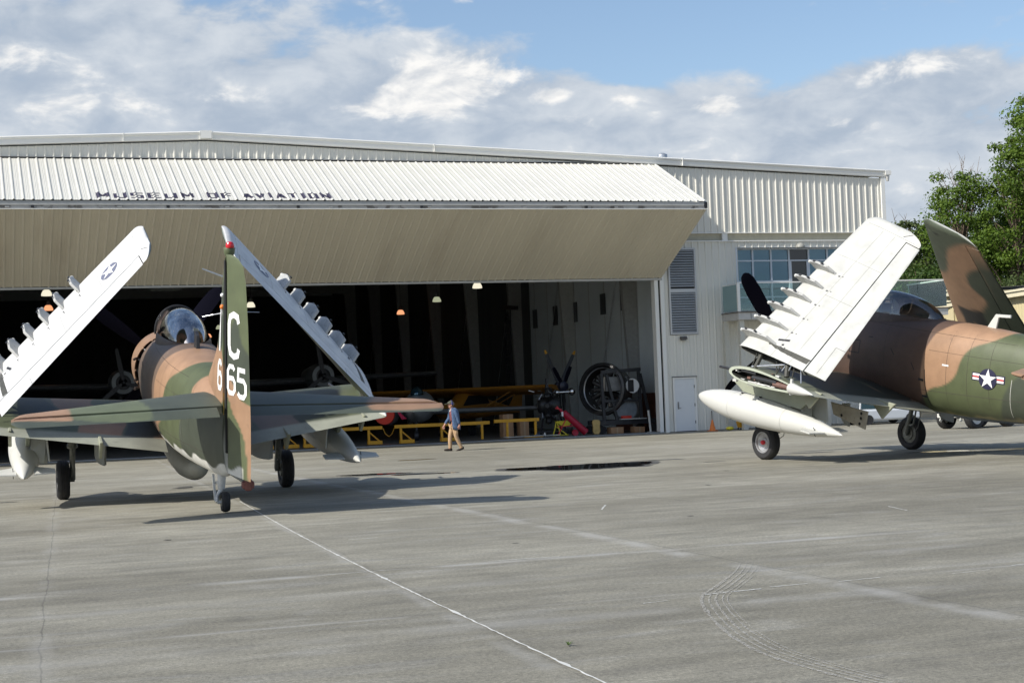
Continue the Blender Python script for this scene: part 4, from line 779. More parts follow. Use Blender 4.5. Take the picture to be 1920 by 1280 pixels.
def make_plane(ac, label, loc, heading, scale):
    root = thing('propeller_warplane', label, 'warplane', (loc[0], loc[1], 0), 0, 'folded wing propeller warplanes on the apron')
    root.rotation_euler = (TH, 0, math.radians(heading)); root.scale = (scale,) * 3; root.rotation_mode = 'XYZ'
    cam_build = lambda mb, name, painter, parent=root, sm=40: mb.build(name, CAMO, parent, smooth=sm, colors=painter(np.array(mb.v), ac))
    # fuselage --------------------------------------------------------
    mb = MB(); ys = list(np.linspace(0.95, -7.6, 300)); na = 150
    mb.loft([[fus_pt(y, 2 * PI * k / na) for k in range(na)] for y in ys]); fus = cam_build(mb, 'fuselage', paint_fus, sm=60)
    # cowling, flaps ring, nose, propeller ------------------------------
    H = Vector((0, 0, 2.49))
    mb = MB(); mb.lathe([(1.02, .705), (1.25, .735), (1.6, .745), (1.9, .72), (2.08, .66), (2.14, .60), (2.10, .55), (1.95, .52)], H, (0, 1, 0), 72, cap=False)
    cowl = mb.build('cowling', CAMO, root, smooth=60, colors=np.tile(TAN * (0.8 if ac == 'left' else .5), (len(mb.v), 1)))
    for k in range(18):
        a0, a1 = 2 * PI * k / 18 + .02, 2 * PI * (k + 1) / 18 - .02; rr = []
        for t in np.linspace(a0, a1, 6): rr.append([(math.cos(t) * .712, 1.03, 2.49 + math.sin(t) * .712), (math.cos(t) * .748, .88, 2.49 + math.sin(t) * .748), (math.cos(t) * .738, .88, 2.49 + math.sin(t) * .738), (math.cos(t) * .70, 1.03, 2.49 + math.sin(t) * .70)])
        if math.sin((a0 + a1) / 2) > -0.75:
            mb = MB(); mb.loft(rr, False, False); mb.loft([[r[1], r[2]] for r in rr], False, False)
            mb.build('cowl_flap', CAMO, cowl, smooth=30, colors=np.tile(TAN * (.9 - .25 * (k % 3 == 0)), (len(mb.v), 1)))
    mb = MB(); mb.lathe([(.96, .66), (1.0, .69), (1.3, .5)], H, (0, 1, 0), 40, cap=False); mb.build('engine_bay', BLACK, root, smooth=40)
    mb = MB()
    for k in range(9):
        a = 2 * PI * k / 9; d = Vector((math.cos(a), 0, math.sin(a))); mb.tube([H + d * .2 + Vector((0, 1.75, 0)), H + d * .5 + Vector((0, 1.75, 0))], [.09, .085], 10)
    mb.lathe([(1.5, .28), (1.9, .25), (2.1, .16), (2.35, .12)], H, (0, 1, 0), 20); mb.build('engine', BLACK, root, smooth=35)
    # exhaust stacks and small fittings at the cowl's rear edge
    for s_ in (-1, 1):
        for z in (2.12, 2.3, 2.75): mb = MB(); mb.tube([(s_ * .66, .95, z), (s_ * .735, .84, z), (s_ * .76, .74, z)], .028, 8); mb.build('exhaust_stack', mat('rusty_exhaust', (0.05, 0.035, 0.028), 0.7, .2, var=.3), root, smooth=40)
    prop = MB(); prop.lathe([(2.18, .15), (2.30, .17), (2.42, .15), (2.52, .07), (2.54, .005)], H, (0, 1, 0), 20); pr = prop.build('propeller', BLACK, root, smooth=40)
    ph0 = math.radians(128.0 if ac == 'right' else 141.0)
    for k in range(4):
        a = ph0 + k * PI / 2; d = Vector((math.cos(a), 0, math.sin(a))); tdir = Vector((-math.sin(a), 0, math.cos(a))); rings = []
        for t, wd in ((.12, .07), (.3, .09), (.6, .14), (1.0, .185), (1.5, .19), (1.85, .165), (1.99, .11), (2.05, .03)):
            tw = math.radians(62 - 38 * t / 2.05); e = tdir * math.cos(tw) + Vector((0, 1, 0)) * math.sin(tw); f_ = d.cross(e); c = H + Vector((0, 2.33, 0)) + d * t; th_ = .03 * (1 - t / 2.6) + .004
            rings.append([c + e * wd, c + e * wd * .5 + f_ * th_, c - e * wd * .4 + f_ * th_ * 1.1, c - e * wd, c - e * wd * .4 - f_ * th_ * .3, c + e * wd * .5 - f_ * th_ * .3])
        mb = MB(); mb.loft(rings); mb.build('blade', mat('propeller_black', (0.006, 0.006, 0.011), 0.95, spec=.02), pr, smooth=50)
    # canopy ---------------------------------------------------------
    CY0, CY1, CYT = -.55, -3.02, -1.35
    def can_ring(t, r_in=0.0, base=3.50):
        y = CY0 + (CY1 - CY0) * t; k = math.sin(PI * min(t / .72, 1) / 2) ** .5 if t < .36 else 1
        q = 1 - abs((t - .34) / .66) ** 2.2 if t > .34 else 1 - abs((.34 - t) / .42) ** 2.0; hh = .55 * max(q, .0) ** .62; ww = .44 * (max(q, 0) ** .45)
        return y, max(ww - r_in, .01), max(hh - r_in, .005), base
    mb = MB(); rings = []
    for i in range(33):
        y, ww, hh, bz = can_ring(.02 + .975 * i / 32); rings.append([(ww * math.cos(a) * (1.06 - .06 * abs(math.cos(a))), y, bz + hh * math.sin(a)) for a in np.linspace(0, PI, 29)])
    mb.loft(rings, False, False); CGL = glass_mat('canopy_glass', (0.62, 0.66, 0.70) if 1 else 0, 0.015, spec=(.80, .90, 1), f0=(0.46), painted_refl=True) if ac == 'left' else glass_mat('canopy_glass_clear', (0.80, 0.86, 0.84), 0.015, spec=(.9, .95, 1), f0=0.08)
    cn = mb.build('canopy', CGL, root, smooth=True)
    mb = MB(); rings = []
    for i in range(33):
        y, ww, hh, bz = can_ring(.02 + .975 * i / 32); ww += .035; rr = []
        for s_ in (1,): rr = [(ww, y, 3.56), (ww + .03, y, 3.50), (ww + .05, y, 3.36), (ww - .03, y, 3.34)]
        rings.append(rr)
    for s_ in (1, -1): mb.loft([[(s_ * p[0], p[1], p[2]) for p in r] for r in rings], False, False)
    mb.prism([(-.10, -2.86, 3.50), (.10, -2.86, 3.50), (.04, -3.10, 3.50), (-.04, -3.10, 3.50)], (0, 0, .07))
    mb.build('canopy_frame', mat('canopy_frame_brown', (0.09, 0.062, 0.048), 0.5, var=.25, vscale=6), cn, smooth=35)
    mb = MB(); rings = []   # windshield
    for t in np.linspace(0, 1, 8): y = .25 - .85 * t; h_ = .50 * t ** .7; rings.append([((.30 + .13 * t) * math.cos(a), y, 3.40 + .1 * t + h_ * math.sin(a)) for a in np.linspace(0, PI, 17)])
    mb.loft(rings, False, False); ws = mb.build('windshield', CGL, root, smooth=True)
    mb = MB(); mb.tube([(.44 * math.cos(a) * 1.02, -.56, 3.5 + .52 * math.sin(a)) for a in np.linspace(-.1, PI + .1, 24)], .022, 8); mb.build('bow_frame', BLACK, ws, smooth=40)
    mb = MB(); mb.box(-.20, .20, -1.25, -1.12, 3.35, 3.74); mb.box(-.12, .12, -1.12, -1.06, 3.62, 3.80); mb.box(-.33, .33, -2.5, -.6, 3.40, 3.47); mb.box(-.25, .25, -.35, -.15, 3.45, 3.62)
    mb.tube([(-.2, -1.3, 3.5), (-.14, -1.32, 3.82), (.14, -1.32, 3.82), (.2, -1.3, 3.5)], .018, 8); mb.build('cockpit_seat', mat('cockpit_dark', (.05, .05, .048), .7), root, bevel=.01)
    mb = MB(); mb.sphere((0, -.95, 3.80), (.12, .13, .13), 16, 12); mb.sphere((0, -.93, 3.58), (.20, .13, .14), 14, 10); mb.build('pilot_helmet', mat('helmet_white', (.62, .62, .60), .35), root, smooth=True) if ac == 'right' else None
    # antennas -----------------------------------------------------------
    if ac == 'left':
        mb = MB(); mb.prism([(-.035, -3.42, 3.54), (-.035, -3.80, 3.54), (-.03, -3.74, 3.80), (-.03, -3.52, 3.86)], (.07, 0, 0)); mb.build('blade_antenna', BLACK, root, bevel=.012)
    else:
        mb = MB(); mb.prism([(-.02, -4.30, 3.52), (-.02, -4.55, 3.52), (-.02, -4.60, 3.78), (-.02, -4.92, 3.80), (-.02, -4.92, 3.86), (-.02, -4.52, 3.84), (-.02, -4.42, 3.70)], (.04, 0, 0)); mb.build('blade_antenna', WHITE, root, bevel=.006)
    # fin ------------------------------------------------------------------
    FL = [(-5.75, 3.38), (-6.15, 3.62), (-6.7, 4.0), (-6.98, 4.4), (-7.15, 4.9), (-7.32, 5.3), (-7.46, 5.52), (-7.60, 5.58)]
    fz = [p[1] for p in FL]
    def fin_le(z): return float(np.interp(z, fz, [p[0] for p in FL]))
    mb = MB(); us = list(np.linspace(3.0, 5.575, 90))
    surf(mb, lambda z: (0, fin_le(max(z, 3.38)), z), lambda z: (0, -7.60 - .86, z), (1, 0, 0), us, 0, lambda z: (fin_le(max(z, 3.38)) + 7.60) / (fin_le(max(z, 3.38)) + 8.46), lambda z: float(np.interp(z, [3, 5.5], [.115, .10])), 18)
    fin = cam_build(mb, 'fin', paint_vert, sm=50)
    # rudder with its own hinge line
    rud = bpy.data.objects.new('rudder_pivot', None)
    rz = math.radians(14 if ac == 'left' else 0)
    hy = -7.63
    mb = MB(); zs = list(np.linspace(2.03, 5.60, 150)); rings = []
    for z in zs:
        ch = float(np.interp(z, [2.03, 2.3, 3.0, 4.5, 5.2, 5.45, 5.56, 5.60], [.86, .88, .88, .80, .72, .62, .42, .2])); th_ = float(np.interp(z, [2, 3.2, 5.6], [.06, .06, .04])); rr = []
        for s_, seq in ((1, range(13)), (-1, range(12, 0, -1))):
            for i in seq: t = i / 12; rr.append((s_ * th_ * (1 - t) ** .85 * math.sqrt(min(1, t * 12 + .02)) if t < 1 else .0035, -ch * t, z))
        rings.append(rr)
    mb.loft(rings); C = paint_rud(np.array(mb.v), ac)
    rudder = mb.build('rudder', CAMO, root, smooth=50, colors=C); rudder.location = (.0, hy, 0); rudder.rotation_euler = (0, 0, rz)
    bpy.data.objects.remove(rud)
    mb = MB(); mb.box(-.05, .03, -.01, .045, 2.35, 5.5); mb.build('hinge_gap', DARK, rudder)
    if ac == 'left':
        def rs(a, z): ch = float(np.interp(z, [2.03, 2.3, 3.0, 4.5, 5.2], [.86, .88, .88, .80, .72])); t = min(max(a / ch, 0.0), 1.0); th_ = float(np.interp(z, [2, 3.2, 5.6], [.06, .06, .04])); return Vector((-(th_ * (1 - t) ** .85 * math.sqrt(min(1, t * 12 + .02)) + .006), -a, z))
        def fs_(a, z): return Vector((-(.115 * .0 + .075 + .006 + .0 * a), -7.60 + a, z))
        for ch, x0, z0, wd, ht in (('C', .15, 3.98, .34, .68), ('6', .10, 3.38, .25, .43), ('5', .46, 3.36, .27, .43)):
            mb = MB(); glyph(mb, ch, rs, x0, z0, wd, ht, .29); mb.build('lettering', LETTER, rudder)
        def fp(a, z):   # a measured aft-positive from y=-7.5, mapped on the port side of the fin
            y = -7.60 + a; le = fin_le(max(z, 3.38)); v = (le - y) / (le + 8.46); tau = float(np.interp(z, [3, 5.5], [.115, .10])); return Vector((-(airfoil(v, tau) * (le + 8.46) + .006), y, z))
        for ch, x0, z0, wd, ht in (('T', .10, 4.0, .34, .70), ('6', .07, 3.40, .26, .43)):
            mb = MB(); glyph(mb, ch, lambda a, z: fp(x0 * 2 + wd - a, z), x0, z0, wd, ht, .36 if ch == 'T' else .32); mb.build('lettering', LETTER, fin)
        mb = MB(); mb.quad(fp(.03, 5.42 - .02), fp(.12, 5.40), fp(.12, 5.50 - .02), fp(.03, 5.5)); mb.quad(fp(.02, 5.44), fp(.3, 5.44), fp(.3, 5.52), fp(.02, 5.52)) if 0 else None
        mb = MB(); mb.prism([fp(.24, 5.49 - .12 - .0), fp(.04, 5.37), fp(.04, 5.49), fp(.24, 5.49)], (-.002, 0, 0)) if 0 else None
        mb = MB(); mb.lathe([(0, .066), (.02, .07), (.06, .066), (.09, .045), (.10, .005)], (.04, -7.60, 5.705), (0, 0, 1), 16); bl = mb.build('beacon', mat('beacon_red', (.55, .01, .02), .15, spec=.8), root, smooth=40)
        mb = MB(); mb.lathe([(0, .06), (.05, .085), (.13, .095), (.14, .09), (.15, .07)], (.035, -7.56, 5.56), (0, 0, 1), 16); mb.build('beacon_base', mat('beacon_base_green', (.10, .12, .06), .5), root, smooth=40)
        mb = MB(); mb.sphere((-.075, -7.52, 4.93), .035, 10, 8); mb.build('tail_lamp', mat('lamp_clear', (.85, .85, .85), .2), fin, smooth=True)
        mb = MB(); mb.sphere((-.08, -7.52, 4.74), .04, 10, 8); mb.build('tail_lamp', ORANGE, fin, smooth=True)
        mb = MB(); mb.tube([(-.05, -7.35, 4.62), (-.2, -7.30, 4.59), (-.36, -7.2, 4.55)], [.010, .008, .004], 6); mb.tube([(.05, -7.35, 4.64), (.3, -7.35, 4.63), (.55, -7.35, 4.62)], [.010, .008, .006], 6); mb.build('whip_antenna', SILVER, fin)
        mb = MB(); mb.tube([(-.02, -7.2, 5.2), (-.35, -7.15, 5.33)], [.02, .012], 6); mb.build('pitot_probe', SILVER, fin)
        mb = MB(); mb.box(-.085, -.075, -7.60, -7.53, 2.98, 3.35); mb.build('control_lock', YELLOW, root)
    # tailplane ------------------------------------------------------------
    for s_ in (-1, 1):
        le = lambda u, s_=s_: (s_ * (.12 + 3.28 * u), -6.15 - 1.80 * u, 3.085 + .055 * u); te = lambda u, s_=s_: (s_ * (.12 + 3.28 * u), -8.17 - .60 * u, 3.075 + .055 * u); hg = lambda u: -7.66 - .60 * u
        hin = lambda u: (-7.42 - .0 * u)
        vh = lambda u: (le(u)[1] - hg(u)) / (le(u)[1] - te(u)[1])
        mb = MB(); us = [.0] + list(np.linspace(.02, .94, 60)) + [.96, .98, .99, 1.0]
        lef = lambda u, le=le: (le(u)[0], le(u)[1] - (.32 * max(0, (u - .94) / .06) ** 2), le(u)[2])
        surf(mb, lef, te, (0, 0, 1), us, 0, lambda u: (lef(u)[1] - hg(u)) / (lef(u)[1] - te(u)[1]), lambda u: (.125 - .02 * u) * (1 if u < .94 else max(.25, math.sqrt(max(0, 1 - ((u - .94) / .062) ** 2)))), 16)
        st = cam_build(mb, 'tailplane', paint_stab, sm=50)
        # elevator, drooped a little about its hinge
        dr = math.radians(4); mb = MB(); rings = []
        for u in list(np.linspace(.03, .95, 60)) + [.97, .985, 1.0]:
            ch = .44 * (1 if u < .95 else max(.3, 1 - ((u - .95) / .052) ** 2 * .7)); th_ = .075 - .035 * u; x = s_ * (.12 + 3.28 * u + .0); hy_, hz = hg(u) - .045, 3.075 + .055 * u; rr = []
            for q, seq in ((1, range(9)), (-1, range(8, 0, -1))):
                for i in seq:
                    t = i / 8; a, b_ = -ch * t, q * th_ * ((1 - t) ** .8) * math.sqrt(min(1, t * 9 + .05)); rr.append((x, hy_ + a * math.cos(dr) + b_ * math.sin(dr) * 0, hz + a * math.sin(dr) + b_))
            rings.append(rr)
        mb.loft(rings); cam_build(mb, 'elevator', paint_stab, st, sm=50)
        mb = MB(); q0, q1 = .05, .80; mb.bar((s_ * (.12 + 3.28 * q0), hg(q0) - .02, 3.06 + .055 * q0), (s_ * (.12 + 3.28 * q1), hg(q1) - .02, 3.06 + .055 * q1), .07, .06); mb.build('hinge_gap', DARK, st)
        mb = MB(); q0, q1 = .81, .975; mb.bar((s_ * (.12 + 3.28 * q0), hg(q0) - .03, 3.075 + .055 * q0), (s_ * (.12 + 3.28 * q1), hg(q1) - .03, 3.075 + .055 * q1), .14, .055); mb.build('horn_slot', mat('primer_brown', (.12, .06, .045), .6, var=.2), st)
        for q0 in (.84, .90, .955):
            mb = MB(); mb.lathe([(0, .03), (.004, .029), (.005, .001)], (s_ * (.12 + 3.28 * q0), hg(q0) - .102, 3.075 + .055 * q0), (0, -1, 0), 14); mb.build('lightening_hole', DARK, st)
    # inner wings ------------------------------------------------------------
    for s_ in (-1, 1):
        LEr, LEf, TEr, TEf = (s_ * .55, .10, 1.80), (s_ * 3.75, -.42, 2.17), (s_ * .55, -3.60, 1.60), (s_ * 3.75, -3.11, 2.0)
        LE = lambda u: lerpV(LEr, LEf, u); TE = lambda u: lerpV(TEr, TEf, u)
        mb = MB(); surf(mb, LE, TE, (0, 0, 1), list(np.linspace(0, 1, 110)), 0, 1, lambda u: .165 - .03 * u, 46, camber=.01)
        # open the outer end cap: last n-gon removed and replaced by ring and cavity
        mb.f.pop(); mb.m.pop()
        wg = cam_build(mb, 'inner_wing', paint_wing, sm=50)
        mb = MB(); LT, TT = Vector(LEf), Vector(TEf); c = TT - LT; L_ = c.length
        def ring_(inset, dx, v1=.80, lip=0):
            vs = vlist(0, v1, 16); pts = []; r_ = []
            for q, sq in ((1, vs), (-1, list(reversed(vs[1:])))):
                for v in sq:
                    h_ = (q * airfoil(v, .135) + .01 * 4 * v * (1 - v)) * L_; y_ = LT.y + c.y * v; z_ = LT.z + c.z * v + h_; r_.append(Vector((s_ * (3.75 + dx), y_, z_)))
            ctr = sum(r_, Vector()) / len(r_); return [Vector((p.x, p.y + (ctr.y - p.y) * inset * .55, p.z + (ctr.z - p.z) * inset * 1.6)) for p in r_]
        R0, R1, R2_, R3 = ring_(0, .0), ring_(0, .02), ring_(.17, .02), ring_(.19, -.32)
        mb.loft([R0, R1, R2_], True, False, 0); mb.loft([R2_, R3], True, False, 1); mb.add(R3, [tuple(range(len(R3)))], 1)
        rib = mb.build('fold_rib', [mat('rib_pale_green', (.42, .45, .36), .5, var=.08), mat('bay_dark', (.03, .032, .025), .7, var=.4, vscale=10)], wg, smooth=30)
        mb = MB(); X = s_ * 3.74; dd = -s_
        gr = random.Random(11)
        for (y, z, l, r_, m_) in ((-.75, 2.02, .35, .035, 0), (-1.05, 2.22, .5, .03, 2), (-1.5, 2.0, .9, .03, 0), (-1.6, 2.12, .8, .055, 2), (-2.15, 2.08, .5, .06, 1), (-1.2, 1.98, .3, .05, 0), (-1.9, 2.22, .35, .025, 2)):
            mb.tube([(X + dd * .03, y + l / 2, z), (X + dd * .03, y - l / 2, z - .01)], r_, 8, m_)
        for i in range(26):
            y = gr.uniform(-2.35, -.6); z = gr.uniform(1.97, 2.28); mb.obox((X + dd * gr.uniform(.0, .12), y, z), (.03, 0, 0), (0, gr.uniform(.015, .06), 0), (0, 0, gr.uniform(.012, .035)), gr.choice((0, 1, 2, 2)))
        mb.box(X - .02, X + .02, -2.52, -2.46, 1.93, 2.27, 0)
        mb.build('fold_machinery', [mat('machinery_white', (.55, .55, .52), .5), mat('machinery_brown', (.16, .09, .07), .5, var=.2), mat('machinery_black', (.04, .04, .04), .4, .3)], rib, smooth=30)
        mb = MB(); mb.lathe([(0, .10), (.05, .125), (.45, .07), (.72, .01)], (s_ * 3.74, -2.45, 2.075), (0, -1, -.06), 14); mb.build('flap_end_fairing', WHITE, wg, smooth=40)
        for y, z in ((-.28, 2.16),) : pass
        mb = MB(); mb.tube([(s_ * 3.35, -.30, 2.13), (s_ * 3.35, .42, 2.13)], [.035, .028], 10); mb.build('cannon_barrel', BLACK, wg, smooth=40)
        # landing gear ------------------------------------------------------
        WX = 2.30; wc = (s_ * WX, -.12 + .0, .425 + .0)
        mb = MB(); top = Vector((s_ * (WX - .19), -.45, 1.95)); bot = Vector((s_ * (WX - .19), -.16, .62))
        mb.tube([top, lerpV(top, bot, .35), lerpV(top, bot, .36), lerpV(top, bot, .62)], [.085, .085, .095, .095], 14); mb.tube([lerpV(top, bot, .6), bot], .055, 12)
        mb.tube([lerpV(top, bot, .58), lerpV(top, bot, .62)], .11, 14); mb.bar(lerpV(top, bot, .45) + Vector((0, -.12, 0)), lerpV(top, bot, .95) + Vector((0, -.17, 0)), .04, .02); mb.bar(lerpV(top, bot, .95) + Vector((0, -.17, 0)), bot, .05, .03)
        mb.tube([bot + Vector((0, 0, .06)), (s_ * (WX - .19), wc[1], wc[2])], .06, 12); mb.tube([(s_ * (WX - .23), wc[1], wc[2]), (s_ * (WX), wc[1], wc[2])], .05, 12)
        mb.tube([top + Vector((s_ * -.3, .0, 0)), lerpV(top, bot, .30)], .04, 8); mb.tube([lerpV(top, bot, .2) + Vector((-s_ * .35, -.1, .2)), lerpV(top, bot, .42)], .025, 8)
        mb.tube([lerpV(top, bot, .6) + Vector((0, -.08, 0)), lerpV(top, bot, .72) + Vector((s_ * .02, -.30, 0)), lerpV(top, bot, .95) + Vector((0, -.32, -.05)), (s_ * (WX - .12), wc[1] - .2, wc[2] + .05)], .009, 6)
        gear = mb.build('landing_gear_leg', STRUT, root, smooth=40)
        wheel(gear, wc, .405, .25, s_, RED if ac == 'right' else BLACK)
        # underwing store pylon and tank -----------------------------------
        px_ = s_ * 3.02
        mb = MB(); mb.prism([(px_ - .04, .15, 1.98), (px_ - .04, -2.45, 1.88), (px_ - .04, -2.05, 1.52), (px_ - .04, -.1, 1.62), (px_ - .04, .22, 1.80)], (.08, 0, 0)); py = mb.build('store_pylon', mat('pylon_grey_green', (.30, .32, .24), .5, var=.06), root, bevel=.012)
        drop_tank(root, s_, ((s_ * 2.92, 1.66, 1.27), (s_ * 3.14, -3.50, 1.21)))
        mb = MB()
        for y in (-.12, -.75): mb.bar((px_ - .10, y, 1.60), (px_ + .10, y, 1.56), .03); mb.bar((px_ + s_ * .10, y, 1.56), (px_ + s_ * .13, y, 1.50), .05)
        mb.build('sway_brace', BLACK, py)
        # hinge fairings under the trailing edge, gear doors
        for x, y in ((3.35, -2.62), (1.75, -3.15)):
            if ac == 'left' and s_ > 0 and x < 2: pass
            mb = MB(); zz = 1.58 + .125 * (x - .55); mb.prism([(s_ * x - .03, y + .42, zz + .16), (s_ * x - .03, y - .42, zz + .10), (s_ * x - .03, y - .05, zz - .28)], (.06, 0, 0)); mb.build('flap_hinge_fairing', mat('fairing_grey_green', (.30, .31, .23), .55, var=.06), wg, bevel=.015)
        for (xa, xb, zt, zl, yy) in (((-2.97, -2.66, 1.72, 1.17, -2.0), (-1.78, -1.56, 1.60, 1.08, -2.0)) if s_ < 0 else ((1.24, 1.70, 1.50, 1.04, -2.0),)):
            pts_ = [(xb, yy, zt), (xb, yy, zl)] + [(xa + (xb - xa) * (1 - math.cos(t)), yy - .10 * math.sin(t), zt - (zt - zl) * .62 - (zt - zl) * .38 * math.sin(t) * 1.0 + 0) for t in [PI / 2 * (1 - k / 7) for k in range(1, 8)]] + [(xa, yy, zt)]
            mb = MB(); mb.prism(pts_, (.0, .045, 0)); mb.build('wheel_well_door', GREY if xa > -2 else PGREY, wg, bevel=.012)
        mb = MB(); mb.prism([(s_ * 2.70, -1.25, 1.80), (s_ * 2.70, -2.45, 1.80), (s_ * 2.66, -2.50, 1.30), (s_ * 2.66, -1.3, 1.36)], (.03, 0, 0)); mb.build('wheel_well_door', PGREY, wg, bevel=.012)
        if ac == 'right' and s_ < 0:
            mb = MB(); mb.prism([(-2.2, -2.05, 1.66), (-2.15, -3.15, 1.62), (-2.05, -3.0, 1.20), (-2.1, -2.05, 1.38)], (.04, 0, 0)); mb.build('speed_brake_panel', mat('dirty_aluminium', (.34, .32, .27), .5, .3, var=.2, vscale=5, dirt=(.08, .06, .04), dscale=5, damt=.7), wg, bevel=.01)
            for y, z in ((-3.02, 1.56), (-3.0, 1.45), (-2.97, 1.33), (-2.4, 1.42)): mb = MB(); mb.lathe([(0, .035), (.004, .034), (.005, .001)], (-2.20 + (.02 if z < 1.5 else 0), y, z), (-1, 0, 0), 12); mb.build('lightening_hole', DARK, wg)
    # outer wings, folded ------------------------------------------------------
    for s_ in (-1, 1):
        A, B_, Cc, D = Vector((s_ * 3.54, -.46, 2.70)), Vector((s_ * 3.50, -3.22, 2.32)), Vector((s_ * .77, -1.41, 5.76)), Vector((s_ * .70, -3.05, 5.30))
        sp = (Cc - A); ch = (B_ - A); NR = ch.cross(sp) * (1 if s_ < 0 else -1); NR.normalize()
        if NR.x * s_ < 0: NR = -NR       # outward = underside
        LE = lambda u: lerpV(A, Cc, u); TE = lambda u: lerpV(B_, D, u)
        spn = sp.normalized()
        US = list(np.linspace(0, .93, 48)) + [.93001] + list(np.linspace(.94, 1.0, 16))
        def lef(u):
            p = LE(u)
            if u > .95: p = p + (TE(u) - LE(u)) * (.13 * ((u - .95) / .05) ** 2.4)
            return p
        def tau(u): return (.125 - .03 * u) * (1 if u < .97 else max(.35, math.sqrt(max(0, 1 - ((u - .97) / .031) ** 2))))
        mb = MB(); V1 = lambda u: .775 if u <= .93 else (.985 - .10 * max(0, (u - .95) / .05) - .22 * max(0, (u - .95) / .05) ** 3)
        surf(mb, lef, TE, NR, US, 0, V1, tau, 26)
        mb.f.pop(-2); mb.m.pop(-2)
        C = paint_panel(US, 0, V1, 26, ac); ow = mb.build('outer_wing', CAMO, root, smooth=50, colors=C)
        mb = MB()   # root bay
        vs = vlist(0, .775, 14); r0 = []; r1 = []
        for q, sq in ((1, vs), (-1, list(reversed(vs[1:])))):
            for v in sq: p = LE(0) + (TE(0) - LE(0)) * v + NR * q * airfoil(v, .125) * ch.length; r0.append(p); r1.append(p)
        ctr = sum(r0, Vector()) / len(r0); r1 = [p + (ctr - p) * .06 for p in r0]; r2 = [p + spn * .30 for p in r1]
        mb.loft([r0, r1], True, False, 0); mb.loft([r1, r2], True, False, 1); mb.add(r2, [tuple(range(len(r2)))], 1)
        for i in range(8):
            t = gr.uniform(.18, .72); p = LE(0) + (TE(0) - LE(0)) * t + spn * .05; mb.tube([p, p + Vector((s_ * .05, gr.uniform(-.1, .1), -.16 - gr.uniform(0, .22)))], .014, 6, gr.choice((1, 1, 2)))
        mb.tube([LE(0) + (TE(0) - LE(0)) * .25 + spn * .1, (s_ * 3.6, -1.1, 2.3)], .05, 8, 1); mb.tube([LE(0) + (TE(0) - LE(0)) * .62 + spn * .1, (s_ * 3.6, -1.0, 2.33)], .022, 8, 2)
        mb.tube([LE(0) + (TE(0) - LE(0)) * .55 + spn * .1, (s_ * 3.55, -2.1, 2.25)], .06, 8, 1)
        mb.build('fold_joint', [PANELW, mat('joint_dark', (.05, .05, .04), .6, var=.4, vscale=12), SILVER], ow, smooth=30)
        mb = MB(); surf(mb, LE, lambda u: TE(u) + (TE(u) - LE(u)) * .005, NR, [.004, .25, .5, .75, .925], .785, 1.0, tau, 6); C = paint_panel([.004, .25, .5, .75, .925], .785, 1.0, 6, ac); ail = mb.build('aileron', CAMO, ow, smooth=50, colors=C)
        mb = MB(); surf(mb, LE, TE, NR, [.003, .926], .772, .80, lambda u: tau(u) * .6, 3); mb.build('hinge_gap', DARK, ow)
        def op(u, v, off=0.0): return LE(u) + (TE(u) - LE(u)) * v + NR * (airfoil(v, tau(u)) * (TE(u) - LE(u)).length + off)
        # trim tab outline and vents
        def seam(p, q, wd=.008, n=6, off=.0025, mi=0):
            for i in range(n):
                a_ = (p[0] + (q[0] - p[0]) * i / n, p[1] + (q[1] - p[1]) * i / n); b2 = (p[0] + (q[0] - p[0]) * (i + 1) / n, p[1] + (q[1] - p[1]) * (i + 1) / n)
                P0_, P1_ = op(*a_, off), op(*b2, off); t = (P1_ - P0_).normalized().cross(NR) * wd / 2; mb.quad(P0_ - t, P1_ - t, P1_ + t, P0_ + t, mi)
        FPL = mat('faint_panel_line', (.20, .20, .18), .6)
        for sa in (((.02, .90), (.20, .90)), ((.20, .90), (.20, 1.0)), ((.95, .70), (.985, .80), .015), ((.0, .42), (.93, .40), .007, 12, .002, 1), ((.0, .62), (.93, .60), .006, 12, .002, 1), ((.70, .02), (.70, .77), .007, 8, .002, 1), ((.94, .02), (.94, .9), .007, 8, .002, 1), ((.45, .40), (.45, .77), .007, 8, .002, 1)):
            mb = MB(); seam(*sa); mb.build('panel_mark', [BLACK, FPL], ow)
        for a_, b2_, wd_ in (((.105, .36), (.125, .47), .055), ((.085, .43), (.09, .45), .05)): mb = MB(); seam(a_, b2_, wd_, 1); mb.build('vent_slot', BLACK, ow)
        for k in range(6):
            u = .075 + .101 * k + (.005 if k == 5 else 0); cl = (TE(u) - LE(u)).length; c_ = (TE(u) - LE(u)).normalized(); mb = MB()
            hgt = .25; v2 = .38 - .012 * k; base = [LE(u) - c_ * .0 + NR * .0, op(u, v2), op(u, .02)]
            pr_ = [op(u, .0) - c_ * .02, op(u, .10), op(u, .22), op(u, v2), op(u, v2 - .07) + NR * hgt * .80, op(u, .10) + NR * hgt * .95, op(u, .02) + NR * hgt * .99 + c_ * .0, op(u, .0) - c_ * .09 + NR * hgt * .97, op(u, .0) - c_ * .09 + NR * hgt * .72]
            mb.prism([p - spn * .028 for p in pr_], spn * .056)
            py = mb.build('rocket_pylon', mat('pylon_speckled', (.42, .42, .40), .5, var=.12, vscale=9, dirt=(.10, .10, .09), dscale=16, dlo=.60, dhi=.66, damt=.8), ow, bevel=.006)
            mb = MB(); mb.sphere(op(u, 0) - c_ * .10 + NR * hgt * .86, .042, 10, 8); mb.build('pylon_nose_fitting', WHITE, py, smooth=40)
            for v in (.05, .18): mb = MB(); mb.obox(op(u, v) + NR * (hgt * 1.0), spn * .02, c_ * .03, NR * .012); mb.build('pylon_clip', BLACK, py)
